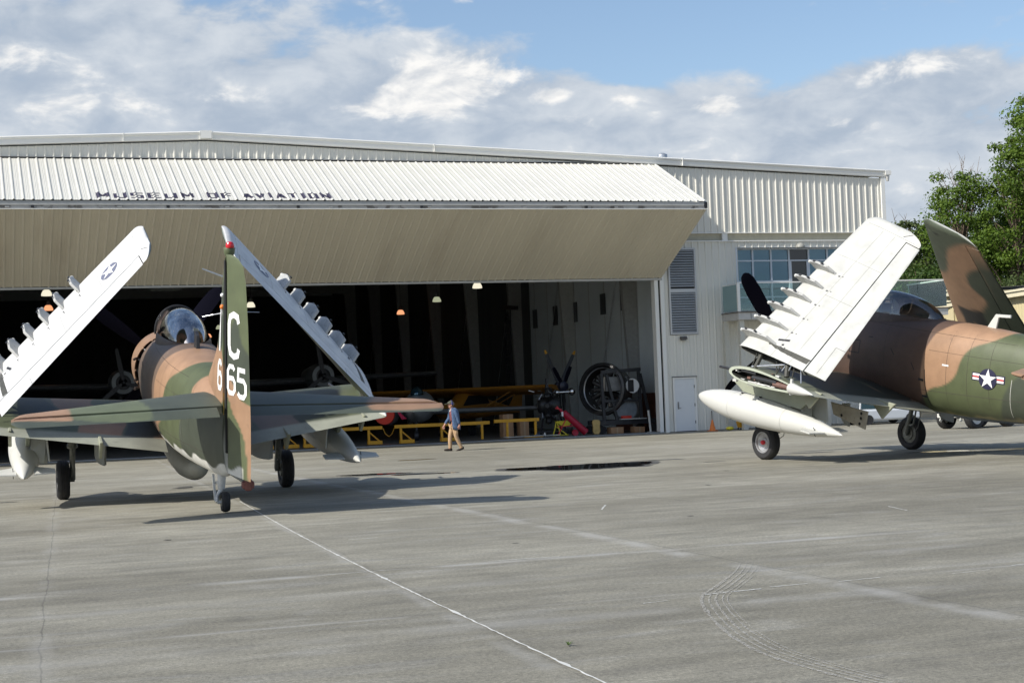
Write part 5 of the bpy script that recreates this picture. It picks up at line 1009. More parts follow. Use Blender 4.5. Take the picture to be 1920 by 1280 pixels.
            mb = MB(); q = op(u - .004, v2 + .055, .003); mb.obox(q, spn * .018, c_ * .025, NR * .003); mb.build('pylon_fitting_hole', mat('fitting_dark', (.10, .10, .10), .5), ow); mb = MB(); mb.obox(op(u, v2 + .10, .003), spn * .01, c_ * .015, NR * .003); mb.build('pylon_fitting_hole', mat('fitting_dark', (.10, .10, .10), .5), ow)
        if ac == 'left':   # faded star roundel
            u0, v0 = .765, .50; Lc = (TE(u0) - LE(u0)).length; Ls = sp.length
            fn = lambda a, b_, off: op(u0 + b_ / Ls, v0 + a / Lc, off)
            mb = MB(); disc(mb, lambda a, b_: fn(a, b_, .004), 0, 0, .22, 0); star(mb, lambda a, b_: fn(a, b_, .009), 0, 0, .215, 1, rot=-.0); mb.build('star_insignia', [INGREY, LETTER], ow)
    # markings on the fuselage ---------------------------------------------------
    if ac == 'right':
        fn = lambda off: (lambda a, z: fus_side(-5.0 + a, z, off))
        mb = MB(); cz = 2.54
        rectp(mb, fn(.004), -.40, .40, cz - .085 + .02, cz + .085 + .02, 0); rectp(mb, fn(.008), -.375, .375, cz - .065 + .02, cz + .065 + .02, 1); rectp(mb, fn(.012), -.375, .375, cz - .017 + .02, cz + .017 + .02, 2)
        disc(mb, fn(.016), 0, cz, .215, 0, 5); star(mb, fn(.021), 0, cz, .215, 1, 0)
        mb.build('star_insignia', [NAVY, LETTER, mat('insignia_red', (.45, .02, .02), .5)], fus)
        mb = MB(); rectp(mb, fn(.004), 1.02 + .0, 1.19, 2.665, 2.70, 0); mb.build('stencil_mark', LETTER, fus)
        mb = MB(); t_ = [fus_side(-.92, 3.21, .004), fus_side(-1.18, 3.21, .004), fus_side(-1.06, 2.98, .004)]; mb.add(t_, [(0, 1, 2)]); mb.build('rescue_triangle', mat('triangle_pink', (.42, .33, .32), .5), fus)
    def fus_line(mb, pts, wd, mi=0, off=.003):
        P = [fus_side(*p, off) for p in pts]; rows = []
        for i, p in enumerate(P):
            d = (P[min(i + 1, len(P) - 1)] - P[max(i - 1, 0)]).normalized(); q = d.cross(Vector((-1, 0, 0))); rows.append([p - q * wd / 2, p + q * wd / 2])
        mb.loft(rows, False, False, mi)
    def dense(a, b_, n=14): return [(a[0] + (b_[0] - a[0]) * i / n, a[1] + (b_[1] - a[1]) * i / n) for i in range(n + 1)]
    mb = MB()
    fus_line(mb, dense((-3.34, 2.52), (-3.40, 1.72)), .020, 0); fus_line(mb, dense((-5.56, 2.60), (-5.50, 1.80)), .018, 1); fus_line(mb, dense((-.9, 3.35), (-5.5, 3.30), 24), .008, 2); fus_line(mb, dense((-2.05, 3.50), (-2.2, 1.6), 20), .007, 2)
    fus_line(mb, dense((-3.9, 3.5), (-3.95, 1.7), 20), .007, 2)
    for yy in (-1.15, -4.45, -5.0, -6.05): fus_line(mb, dense((yy, 3.48), (yy - .03, 1.85), 20), .007, 2)
    fus_line(mb, dense((-2.9, 2.05), (-6.9, 2.22), 24), .007, 2); fus_line(mb, dense((-3.4, 2.95), (-6.6, 2.95), 24), .006, 2)
    for q in ((-3.30, 2.28), (-3.36, 1.93)): fus_line(mb, [(q[0] - .02, q[1]), (q[0] + .12, q[1] + .01)], .05, 0, .006)
    for a, b_ in (((-1.55, 3.02), (-1.68, 3.02)), ((-2.3, 2.85), (-2.42, 2.72)), ((-2.95, 2.62), (-3.05, 2.47)), ((-1.0, 2.9), (-1.32, 2.9)), ((-1.32, 2.9), (-1.32, 2.62)), ((-1.0, 2.62), (-1.32, 2.62)), ((-1.0, 2.9), (-1.0, 2.62))): fus_line(mb, dense(a, b_, 3), .018, 0, .004)
    mb.build('access_panel_line', [BLACK, mat('bare_seam', (.38, .38, .34), .5), mat('seam_brown', (.06, .05, .04), .6)], fus)
    # tail wheel, hook -------------------------------------------------------------
    tw_y, tw_z = -7.22, 1.42
    mb = MB(); ax_t = Vector((0, -6.98, 1.92)); wc = Vector((0, -7.13, 1.42)); sl = .17
    mb.tube([ax_t + Vector((-.03, 0, 0)), Vector((-.05, -7.02, 1.62))], [.075, .06], 12); mb.tube([Vector((-.05, -7.02, 1.62)), Vector((-.13, -7.06, 1.50)), Vector((-.13, -7.13, 1.42))], [.04, .035, .035], 10)
    mb.bar((-.16, -6.85, 1.84), (-.16, -7.10, 1.44), .035, .05); mb.tube([(-.13, -7.13, 1.42), (.06, -7.13, 1.42)], .03, 10); mb.bar((-.05, -6.98, 1.75), (-.16, -6.9, 1.7), .04)
    tg = mb.build('tail_gear_leg', mat('tail_gear_white', (.55, .56, .55), .35, .2, var=.15, vscale=14), root, smooth=40)
    wheel(tg, (.0, wc.y, wc.z), .172, .135, 1, BLACK, 'tail_wheel')
    if ac == 'left':
        mb = MB(); mb.tube([(.02, -7.35, 1.98), (.12, -7.7, 1.95), (.2, -7.95, 1.93)], .03, 8); mb.build('tail_hook', STRUT, root, smooth=40)
        mb = MB(); mb.box(.14, .34, -8.08, -7.94, 1.83, 1.95); mb.box(.18, .30, -8.10, -7.92, 1.80, 1.99); mb.build('hook_shoe', mat('rusty_red_steel', (.16, .06, .05), .7, var=.3), root, bevel=.03)
    if ac == 'left':
        mb = MB(); p0 = Vector((0.05, 1.2, 1.22)); 
        mb.lathe([(0, .01), (.1, .14), (.35, .27), (.8, .36), (1.5, .40), (2.6, .40), (3.4, .36), (3.95, .27), (4.15, .20), (4.24, .12), (4.27, .01)], p0, (0, -1, -.025), 28); ct = mb.build('centreline_tank', mat('dull_tank_grey', (.33, .33, .29), .45, .1, var=.1, vscale=4, dirt=(.14, .10, .06), dscale=5, damt=.5), root, smooth=50)
        mb = MB(); mb.box(-.04, .1, -2.2, .5, 1.45, 1.62); mb.build('centre_pylon', GREY, root)
    return root
LP = make_plane('left', 'folded wing warplane seen from the tail, white TC 665 on its rudder, parked at left', (3.928, 34.033), -.309, 1.0)
RP = make_plane('right', 'folded wing warplane at right, star and bars on its camouflaged fuselage, red wheel hub', (20.12, 34.75), 12.34, 1.04)
# ================================================================== PEOPLE
def skin_mesh(name, J, edges, m, parent=None, sub=2, root=0):
    me = bpy.data.meshes.new(name); me.from_pydata([j[0] for j in J], edges, []); o = bpy.data.objects.new(name, me); link(o)
    md = o.modifiers.new('skin', 'SKIN'); md.use_smooth_shade = True
    for i, j in enumerate(J):
        r = j[1] if isinstance(j[1], tuple) else (j[1], j[1]); sv = me.skin_vertices[0].data[i]; sv.radius = r; sv.use_root = (i == root)
    ss = o.modifiers.new('sub', 'SUBSURF'); ss.levels = sub; ss.render_levels = sub
    dg = bpy.context.evaluated_depsgraph_get(); ev = o.evaluated_get(dg); nm = bpy.data.meshes.new_from_object(ev); nm.materials.clear(); nm.materials.append(m)
    bpy.data.objects.remove(o); n = bpy.data.objects.new(name, nm); link(n, parent); nm.shade_smooth(); return n
def make_person(loc):
    root = thing('person', 'person in a cap, blue denim jacket and tan trousers walking left across the apron', 'person', loc)
    # local axes: -x forward (walking left), -y his left side (towards the camera)
    V = lambda f, l, z: (-f, l, z)
    J = [(V(0, 0, .88), (.10, .075)), (V(.015, 0, 1.05), (.10, .07)), (V(.03, 0, 1.25), (.105, .07)), (V(.04, 0, 1.35), (.07, .055)), (V(.075, 0, 1.42), .05), (V(.10, 0, 1.475), (.065, .075)), (V(.112, 0, 1.54), (.078, .09)), (V(.10, 0, 1.595), (.06, .07)),
         (V(.0, -.09, .82), .065), (V(-.02, -.10, .47), .05), (V(-.20, -.10, .10), .036), (V(-.13, -.10, .05), .035),
         (V(.0, .09, .82), .065), (V(.12, .10, .47), .05), (V(.13, .10, .09), .036), (V(.22, .10, .04), .035),
         (V(.03, -.16, 1.31), .040), (V(-.06, -.23, 1.07), .036), (V(-.12, -.22, .84), .028), (V(.03, .16, 1.31), .040), (V(.10, .23, 1.07), .036), (V(.27, .22, .86), .028)]
    E_ = [(0, 1), (1, 2), (2, 3), (3, 4), (4, 5), (5, 6), (6, 7), (0, 8), (8, 9), (9, 10), (10, 11), (0, 12), (12, 13), (13, 14), (14, 15), (3, 16), (16, 17), (17, 18), (3, 19), (19, 20), (20, 21)]
    # hands: palm and five unequal bent fingers as short chains
    for w_, side in ((18, -1), (21, 1)):
        b0 = Vector(J[w_][0]); fw = Vector((-.25, 0, -1)).normalized(); fd = Vector((-1, 0, .15)).normalized()
        palm = b0 + fw * .055; J.append((tuple(palm), (.034, .018))); pi_ = len(J) - 1; E_.append((w_, pi_))
        for k, (ln, off) in enumerate(((.058, .028), (.066, .010), (.062, -.010), (.050, -.027))):
            a = palm + fw * .025 + fd * off; m_ = a + fw * ln * .55 + Vector((-.006, side * -.008, 0)); t_ = m_ + (fw * .6 + Vector((-.3, side * -.5, 0))).normalized() * ln * .5
            for p, r in ((a, .0095), (m_, .0085), (t_, .007)): J.append((tuple(p), r))
            n = len(J); E_ += [(pi_, n - 3), (n - 3, n - 2), (n - 2, n - 1)]
        a = palm + fd * .034 - fw * .01; m_ = a + fd * .022 + fw * .022; t_ = m_ + fw * .026
        for p, r in ((a, .012), (m_, .010), (t_, .008)): J.append((tuple(p), r))
        n = len(J); E_ += [(pi_, n - 3), (n - 3, n - 2), (n - 2, n - 1)]
    # nose, chin
    J.append((V(.195, 0, 1.508), .016)); E_.append((6, len(J) - 1)); J.append((V(.165, 0, 1.445), .028)); E_.append((5, len(J) - 1))
    skin_mesh('body', J, E_, SKIN, root, 2)
    mb = MB()
    for l in (-.032, .032): mb.sphere(V(.182, l, 1.535), (.010, .014, .009), 8, 6)
    mb.build('eye', mat('eye_dark', (.05, .04, .04), .3), root, smooth=True)
    mb = MB(); mb.sphere(V(.178, 0, 1.472), (.012, .026, .006), 8, 6); mb.build('mouth', mat('lips', (.35, .13, .11), .5), root, smooth=True)
    mb = MB(); mb.sphere(V(.09, -.086, 1.515), (.02, .012, .03), 8, 6); mb.sphere(V(.09, .086, 1.515), (.02, .012, .03), 8, 6); mb.build('ear', SKIN, root, smooth=True)
    mb = MB(); mb.sphere(V(.055, 0, 1.545), (.085, .092, .085), 16, 10); mb.build('hair', mat('grey_hair', (.16, .13, .10), .8), root, smooth=True)
    # cap with brim
    CAP = mat('cap_olive', (.075, .08, .055), .85, var=.2, vscale=20); mb = MB(); rings = []
    for i in range(8):
        t = i / 7 * PI / 2; z = 1.568 + .095 * math.sin(t); rr = math.cos(t); rings.append([V(.098 + .108 * rr * math.cos(a), .098 * rr * math.sin(a), z + .012 * math.cos(a) * -1) for a in np.linspace(0, 2 * PI, 24, endpoint=False)])
    mb.loft(rings); mb.prism([V(.16, -.075, 1.572), V(.27, -.06, 1.545), V(.30, 0, 1.538), V(.27, .06, 1.545), V(.16, .075, 1.572)], (0, 0, .010)); mb.build('cap', CAP, root, smooth=40)
    mb = MB(); mb.sphere(V(.07, -.100, 1.555), (.038, .018, .042), 12, 8); mb.tube([V(.07, -.10, 1.59), V(.075, -.06, 1.665), V(.075, .06, 1.665), V(.07, .10, 1.59)], .010, 6); mb.build('ear_defender', mat('ear_defender_blue', (.03, .03, .14), .4), root, smooth=40)
    # trousers
    K = mat('tan_trousers', (.42, .28, .16), .85, var=.10, vscale=9, bump=.5, bscale=12)
    skin_mesh('trousers', [(V(0, 0, .93), (.155, .125)), (V(.005, -.085, .82), (.115, .10)), (V(.0, -.10, .66), .092), (V(-.02, -.105, .47), .075), (V(-.11, -.10, .28), .070), (V(-.19, -.10, .11), .062), (V(-.195, -.10, .085), .064),
                           (V(.005, .085, .82), (.115, .10)), (V(.07, .10, .66), .092), (V(.125, .105, .47), .075), (V(.135, .10, .28), .070), (V(.13, .10, .11), .062), (V(.13, .10, .085), .064)],
              [(0, 1), (1, 2), (2, 3), (3, 4), (4, 5), (5, 6), (0, 7), (7, 8), (8, 9), (9, 10), (10, 11), (11, 12)], K, root)
    mb = MB(); mb.sphere(V(-.02, -.175, .60), (.055, .025, .075), 8, 6); mb.build('cargo_pocket', K, root, smooth=30)
    # shirt
    SH = mat('plaid_shirt', (.16, .055, .06), .85, var=.6, vscale=28)
    skin_mesh('shirt', [(V(.02, 0, .94), (.135, .115)), (V(.04, 0, 1.10), (.13, .115)), (V(.055, 0, 1.28), (.13, .10)), (V(.06, 0, 1.37), (.07, .07))], [(0, 1), (1, 2), (2, 3)], SH, root)
    mb = MB(); mb.box(-.185, -.10, -.05, .01, .915, .95); mb.build('belt', BLACK, root, bevel=.005)
    mb = MB(); mb.prism([V(.135, -.03, 1.30), V(.14, .03, 1.30), V(.115, .0, 1.385)], (.01, 0, 0)); mb.build('undershirt', LETTER, root)
    # open jacket: two front panels, back, sleeves
    JK = mat('denim_jacket', (.06, .105, .19), .85, var=.22, vscale=14, bump=.5, bscale=14)
    mb = MB(); rings = []
    for z, rx, ry, sh in ((.70, .17, .20, -.02), (.80, .175, .205, -.015), (.95, .17, .20, -.01), (1.10, .165, .195, .0), (1.25, .165, .215, .015), (1.345, .15, .205, .025), (1.39, .11, .14, .04), (1.41, .065, .07, .055)):
        ring = []
        for a in np.linspace(math.radians(48), math.radians(312), 34): ring.append(V(sh + rx * math.cos(a) * (1 + .03 * math.sin(9 * a)), ry * math.sin(a) * (1 + .03 * math.sin(7 * a + z * 9)), z + .012 * math.sin(5 * a)))
        rings.append(ring)
    mb.loft(rings, False, False); jk = mb.build('jacket', JK, root, smooth=60); sm_ = jk.modifiers.new('t', 'SOLIDIFY'); sm_.thickness = .014
    for pts in ([(V(.03, -.17, 1.35), .075), (V(-.02, -.225, 1.20), .068), (V(-.06, -.24, 1.07), .060), (V(-.09, -.235, .95), .054), (V(-.115, -.225, .87), .050)], [(V(.03, .17, 1.35), .075), (V(.07, .225, 1.20), .068), (V(.10, .24, 1.07), .060), (V(.19, .235, .96), .054), (V(.25, .225, .89), .050)]):
        skin_mesh('sleeve', pts, [(i, i + 1) for i in range(4)], JK, jk)
    # shoes
    for f, l, pitch, z in ((-.17, -.10, 18, .055), (.17, .10, -3, .045)):
        mb = MB(); rings = []
        for t, wd, h_ in ((-.10, .030, .045), (-.08, .040, .060), (-.03, .042, .060), (.03, .045, .042), (.09, .048, .032), (.14, .042, .025), (.17, .025, .015)):
            zz = z + math.sin(math.radians(-pitch)) * t + (.0); rings.append([V(f + t, l + wd * math.cos(a), max(.001, zz + (h_ * math.sin(a) if math.sin(a) > 0 else .04 * math.sin(a)))) for a in np.linspace(0, 2 * PI, 16, endpoint=False)])
        mb.loft(rings); mb.build('shoe', mat('shoe_dark', (.035, .025, .02), .6), root, smooth=50)
    return root
make_person((14.88, 50.25, 0.0))

# ================================================================== THINGS OUTSIDE
# traffic cone
cx, cy_ = 27.95, 57.9
t = thing('traffic_cone', 'orange traffic cone at the foot of the hangar wall beside the white door', 'traffic cone', (cx, cy_, 0))
mb = MB(); mb.lathe([(.03, .13), (.05, .125), (.42, .035), (.45, .03)], (0, 0, 0), (0, 0, 1), 20); mb.build('cone_body', ORANGE, t, smooth=40)
mb = MB(); mb.box(-.16, .16, -.16, .16, 0, .03); mb.build('cone_base', ORANGE, t, bevel=.01)
# cleaning corner under the tank: mop bucket, bag, crate, pole
t = thing('mop_bucket', 'yellow mop bucket on castors standing by the hangar wall', 'mop bucket', (29.35, 58.0, 0))
mb = MB(); mb.loft([[(sx * a, sy_ * b, z) for sx, sy_ in ((-1, -1), (1, -1), (1, 1), (-1, 1))] for a, b, z in ((.17, .13, .08), (.22, .17, .34))]); mb.build('bucket', YELLOW, t, bevel=.01)
mb = MB(); mb.box(-.10, .20, -.12, .12, .34, .56); mb.build('wringer', YELLOW, t, bevel=.015)
for x, y in ((-.15, -.11), (.15, -.11), (-.15, .11), (.15, .11)):
    mb = MB(); mb.lathe([(-.015, .035), (.015, .035)], (x, y, .036), (0, 1, 0), 12); mb.build('castor', BLACK, t)
mb = MB(); mb.tube([(-.12, 0, .1), (-.20, .25, 1.15)], .014, 8); mb.build('mop_handle', mat('mop_blue', (.04, .08, .25), .4), t)
t = tag(MB().sphere((28.72, 57.9, .075), (.17, .13, .075), 14, 10).build('rag_bag', LYELLOW, smooth=True), 'small lime yellow bag lying on the ground by the hangar wall', 'bag')
t = thing('storage_tote', 'black plastic storage tote standing right of the yellow mop bucket', 'storage tote', (30.05, 57.6, 0))
mb = MB(); mb.loft([[(sx * a, sy_ * b, z) for sx, sy_ in ((-1, -1), (1, -1), (1, 1), (-1, 1))] for a, b, z in ((.24, .18, .0), (.29, .22, .30))]); mb.build('tub', BLACK, t, bevel=.012)
mb = MB(); mb.box(-.31, .31, -.24, .24, .301, .335); mb.build('lid', mat('tote_lid', (.05, .05, .055), .5), t, bevel=.01); mb = MB(); mb.box(.02, .10, -.235, -.225, .14, .22); mb.build('sticker', LETTER, t)
tag(MB().tube([(28.35, 58.72, .02), (28.35, 58.74, .80)], .018, 8).build('black_pole', BLACK), 'short black pole leaning upright against the hangar wall', 'pole')
# pale bollard in the door corner
mb = MB(); mb.tube([(25.95, 59.5, .03), (25.90, 59.55, .92)], .045, 12); mb.box(25.83, 26.07, 59.4, 59.6, .02, .05)
tag(mb.build('marker_post', WHITE), 'thin white marker post standing in the right corner of the hangar opening', 'post')
# white utility vehicle by the wall behind the right warplane
t = thing('utility_cart', 'low white utility cart with a dark window, by the wall behind the right warplane', 'utility cart', (34.9, 56.6, 0))
VW = mat('vehicle_white', (.62, .65, .68), .3, coat=.3)
mb = MB(); mb.loft([[(x, y, z) for x, y in ((-a, -b), (a, -b), (a, b), (-a, b))] for a, b, z in ((1.35, .60, .16), (1.42, .66, .22), (1.42, .66, .55), (1.36, .62, .62))]); mb.build('cart_body', VW, t, bevel=.03)
mb = MB(); mb.box(-1.3, 1.3, -.60, .60, 1.16, 1.22); [mb.bar((sx, sy_, .6), (sx * .94, sy_, 1.17), .06) for sx in (-1.3, -.1, 1.3) for sy_ in (-.58, .58)]; mb.build('cabin_frame', VW, t, bevel=.02)
mb = MB(); mb.quad((-.05, -.60, .64), (1.25, -.60, .64), (1.22, -.60, 1.15), (-.05, -.60, 1.15)); mb.quad((-1.25, -.60, .64), (-.15, -.60, .64), (-.15, -.60, 1.15), (-1.22, -.60, 1.15)); mb.build('window', GLASS, t)
for x in (-.95, .95):
    for y in (-.60, .60):
        mb = MB(); mb.lathe([(-.07, .14), (-.08, .20), (.08, .20), (.07, .14)], (x, y, .20), (0, 1, 0), 20); mb.build('cart_wheel', TYRE, t, smooth=40)
# white aircraft tug behind the right warplane's fuselage
t = thing('aircraft_tug', 'white aircraft tug on big black tyres behind the right warplane fuselage', 'aircraft tug', (32.9, 47.3, 0)); t.rotation_euler = (0, 0, math.radians(14))
mb = MB(); mb.box(-.95, 1.35, -.50, .50, .52, .98); mb.box(-.2, .55, -.45, .45, .98, 1.25); mb.build('tug_body', WHITE, t, bevel=.04)
mb = MB(); mb.box(-1.25, -.9, -.56, .56, .40, .54); [mb.box(-1.27, -1.24, y - .05, y + .05, .43, .51, 1) for y in (-.2, .22)]; mb.build('bumper', [WHITE, BLACK], t, bevel=.01)
for y in (-.45, .45):
    mb = MB(); mb.tube([(-1.2, y, .40), (-1.24, y, .30), (-1.19, y, .26), (-1.14, y, .32)], .022, 6); mb.build('tow_hook', WHITE, t, smooth=40)
for x, y in ((-.72, -.62), (-.72, .62), (.95, -.62), (.95, .62)):
    s = -1 if y < 0 else 1; mb = MB(); mb.lathe([(-.13, .26), (-.14, .36), (-.10, .41), (.10, .41), (.14, .36), (.13, .26)], (x, y, .41), (0, 1, 0), 32, cap=False); wh_ = mb.build('tug_wheel', TYRE, t, smooth=35)
    mb = MB(); mb.lathe([(s * .12, .262), (s * .10, .25), (s * .04, .20), (s * .05, .10), (s * .09, .09), (s * .09, .001)], (x, y, .41), (0, 1, 0), 24, cap=False); mb.build('rim', WHITE, wh_, smooth=35)
mb = MB(); mb.box(-.85, 1.2, -.4, .4, .36, .52); mb.build('chassis', BLACK, t)

# ================================================================== THINGS INSIDE THE HANGAR
# hanging high-bay lamps
warm = mat('lamp_glow_warm', (.8, .4, .2), .4, emit=(1.0, .42, .20), estr=.9); cool = mat('lamp_glow_pale', (.8, .8, .7), .4, emit=(1.0, .93, .72), estr=.75); dimm = mat('lamp_glow_dim', (.5, .5, .4), .4, emit=(.85, .9, .6), estr=.35)
CAPM = mat('lamp_housing', (.12, .12, .12), .5)
LM = [((3.0, 72.0), cool, 'pale glowing hall lamp hanging nearest the door, left of the warplane wing tip'), ((3.5, 82.4), warm, 'orange glowing hall lamp partly behind the left folded wing'), ((13.7, 82.9), cool, 'pale glowing hall lamp just right of the tail fin with white TC'), ((15.4, 106.1), dimm, 'dim small hall lamp just left of the tail fin'),
      ((16.4, 118.7), warm, 'small orange hall lamp low beside the warplane canopy'), ((24.4, 92.9), warm, 'orange glowing hall lamp alone in the middle of the dark hall'), ((22.6, 71.6), cool, 'pale glowing hall lamp right under the folded hangar door'), ((23.4, 81.4), dimm, 'dim hall lamp between the middle orange lamp and the rightmost one')]
for (x, y), gm, lab in LM:
    t = thing('hall_lamp', lab, 'hall lamp', (x, y, 7.0), 0, 'high bay lamps hanging in the hangar')
    mb = MB(); mb.lathe([(-.13, .235), (-.02, .215), (.10, .15), (.13, .10)], (0, 0, 0), (0, 0, 1), 20, cap=False); mb.lathe([(-.13, .235), (-.14, .20), (-.12, .01)], (0, 0, 0), (0, 0, 1), 20, cap=False); mb.build('lamp_shade', gm if gm != dimm else dimm, t, smooth=50)
    mb = MB(); mb.lathe([(.12, .10), (.14, .11), (.34, .10), (.38, .03)], (0, 0, 0), (0, 0, 1), 14); mb.tube([(0, 0, .36), (0, 0, 3.4)], .012, 6); mb.build('lamp_housing', CAPM, t, smooth=40)
# yellow barriers at the threshold
def barrier(x0, x1, y, legs, z=.74, lab=''):
    t = thing('barrier', lab, 'barrier', (x0, y, 0), 0, 'yellow steel barriers along the hangar threshold')
    mb = MB(); mb.box(0, x1 - x0, -.05, .05, z - .13, z); mb.build('rail', YELLOW, t, bevel=.006)
    for lx, foot in legs:
        mb = MB(); mb.box(lx - x0 - .045, lx - x0 + .045, -.035, .035, 0.04, z - .132); 
        if foot:
            mb.bar((lx - x0 + .04, 0, .50), (lx - x0 + .42, 0, .16), .05, .05); mb.box(lx - x0 - .05, lx - x0 + .52, -.12, .12, 0.03, .17)
        mb.build('leg', YELLOW, t, bevel=.005)
barrier(9.0, 11.55, 61.3, ((9.3, 1), (10.3, 1), (11.3, 1)), lab='yellow barrier seen under the left warplane wing, close to its wheel')
barrier(11.75, 15.10, 61.0, ((12.0, 1), (12.7, 1), (14.55, 1)), lab='yellow barrier behind the grey tail of the drop tank')
barrier(15.50, 19.42, 60.6, ((15.75, 1), (17.42, 1), (19.1, 0)), .76, 'long yellow barrier directly behind the walking person')
barrier(19.55, 21.45, 60.4, ((20.1, 0), (21.3, 0)), .80, 'short yellow barrier between the walking person and the dark engine')
# chain between two barriers
mb = MB(); mb.tube([(15.12, 60.95, .66), (15.2, 60.9, .42), (15.32, 60.8, .32), (15.42, 60.7, .42), (15.5, 60.62, .66)], .012, 6); tag(mb.build('chain', YELLOW), 'yellow chain sagging between two of the barriers', 'chain')
# big dark twin-engined aeroplane in the gloom
DKS = mat('dim_aluminium', (.22, .23, .24), .35, .5, var=.15); t = thing('transport_airplane', 'dark twin engined airplane standing in the gloom of the hall behind the left warplane', 'airplane', (10.9, 76, 0))
mb = MB(); mb.lathe([(-2.5, .15), (-2.3, .5), (-1.6, .9), (0, 1.15), (4, 1.2), (9, .8), (13, .25)], (0, 0, 2.9), (0, 1, .02), 28); mb.build('fuselage', DKS, t, smooth=40)
mb = MB(); surf(mb, lambda u: (-11 + 22 * u, -.9 + 1.4 * abs(u - .5) * 2, 2.75 + .25 * abs(u - .5) * 2), lambda u: (-11 + 22 * u, 2.2, 2.75 + .25 * abs(u - .5) * 2), (0, 0, 1), [0, .02, .25, .5, .75, .98, 1], 0, 1, .13, 10); mb.build('wing', DKS, t, smooth=40)
for x in (-4.6, 4.6):
    mb = MB(); mb.lathe([(-2.3, .34), (-2.28, .52), (-2.0, .60), (-1.2, .62), (1.0, .45), (2.2, .1)], (x, 0, 3.0), (0, 1, 0), 28, cap=False); nc = mb.build('engine_nacelle', mat('nacelle_rim', (.16, .17, .17), .4, .4), t, smooth=40)
    mb = MB(); mb.lathe([(-2.1, .50), (-2.09, .01)], (x, 0, 3.0), (0, 1, 0), 24, cap=False); mb.lathe([(-2.5, .05), (-2.3, .16), (-2.1, .2)], (x, 0, 3.0), (0, 1, 0), 12); mb.build('engine_face', BLACK, nc, smooth=40)
    mb = MB()
    for a in (100, 220, 340): d = Vector((math.cos(math.radians(a)), 0, math.sin(math.radians(a)))); c = Vector((x, -2.38, 3.0)); q = d.cross(Vector((0, 1, 0))); mb.prism([c + d * .1 - q * .05, c + d * .6 - q * .11, c + d * 1.5 - q * .08, c + d * 1.6, c + d * 1.5 + q * .08, c + d * .6 + q * .11, c + d * .1 + q * .05], (0, .03, 0))
    mb.build('propeller', BLACK, nc)
    mb = MB(); mb.tube([(x, -.6, 2.6), (x, -.8, .5)], .08, 8); mb.lathe([(-.15, .5), (.15, .5)], (x, -.8, .5), (1, 0, 0), 24); mb.build('wheel_leg', BLACK, t, smooth=40)
# grey jet with red intake covers
t = thing('small_jet', 'grey jet nose with bright red covers behind the tailplane tip of the left warplane', 'jet', (17.0, 66.0, 0)); t.rotation_euler = (0, 0, math.radians(-18))
mb = MB(); mb.lathe([(-3.4, .03), (-3.2, .12), (-2.6, .30), (-1.6, .50), (-.4, .62), (2.0, .70), (5.0, .55), (8, .3)], (.9, 0, 1.35), (0, 1, .03), 28); mb.build('fuselage', mat('jet_grey', (.30, .31, .31), .4, var=.08), t, smooth=40)
mb = MB(); mb.lathe([(-2.45, .30), (-2.5, .36), (-2.3, .42), (0, .48)], (-.35, 0, 1.15), (0, 1, 0), 24, cap=False); mb.build('intake', mat('jet_grey', (.3, .31, .31), .4), t, smooth=40)
mb = MB(); mb.lathe([(-2.60, .02), (-2.58, .40), (-2.40, .43)], (-.35, 0, 1.15), (0, 1, 0), 24, cap=False); ic = mb.build('intake_cover', mat('cover_red', (.75, .05, .02), .6), t, smooth=30)
mb = MB(); mb.lathe([(-2.62, .09), (-2.61, .001)], (-.42, 0, 1.25), (0, 1, 0), 12, cap=False); mb.build('cover_hole', BLACK, ic)
mb = MB(); mb.prism([(.05, -2.3, 1.45), (.55, -2.35, .95), (.35, -2.35, .92)], (.0, .02, 0)); mb.build('warning_flag', mat('flag_crimson', (.60, .02, .08), .7), t)
mb = MB(); surf(mb, lambda u: (-4.5 + 10.8 * u, 1.0 + 1.0 * abs(u - .5), 1.15), lambda u: (-4.5 + 10.8 * u, 3.4, 1.15), (0, 0, 1), [0, .5, 1], 0, 1, .1, 8); mb.build('wing', mat('jet_grey', (.3, .31, .31), .4), t, smooth=40)
mb = MB(); mb.tube([(.9, -1.4, 1.0), (.9, -1.5, .2)], .05, 8); mb.lathe([(-.08, .2), (.08, .2)], (.9, -1.5, .21), (1, 0, 0), 16); mb.build('nose_wheel', BLACK, t, smooth=40)
mb = MB(); mb.sphere((.9, -.1, 1.95), (.28, .9, .35), 16, 10); mb.build('canopy', GLASS, t, smooth=True)
# yellow high-wing light aeroplane
t = thing('light_airplane', 'orange yellow high wing light airplane behind the walking person', 'airplane', (21.3, 69.5, 0)); t.rotation_euler = (0, 0, math.radians(-52))
mb = MB(); rings = []
for y, wd, zt, zb in ((-2.3, .20, 1.35, .95), (-2.0, .32, 1.45, .80), (-1.2, .38, 1.55, .75), (-.6, .40, 1.92, .75), (.6, .40, 1.92, .76), (1.4, .30, 1.6, .80), (3.0, .16, 1.3, .86), (4.2, .06, 1.15, .90)):
    zc, h_ = (zt + zb) / 2, (zt - zb) / 2; rings.append([(wd * math.copysign(abs(math.cos(a)) ** .6, math.cos(a)), y, zc + h_ * math.copysign(abs(math.sin(a)) ** .6, math.sin(a))) for a in np.linspace(0, 2 * PI, 24, endpoint=False)])
mb.loft(rings); fu = mb.build('fuselage', OYELLOW, t, smooth=40)
mb = MB()
for s_ in (-1, 1): mb.prism([(s_ * .405, -1.0, 1.35), (s_ * .405, -.55, 1.80), (s_ * .405, .9, 1.78), (s_ * .405, 1.1, 1.42)], (s_ * .01, 0, 0))
mb.build('cabin_window', DARK, fu)
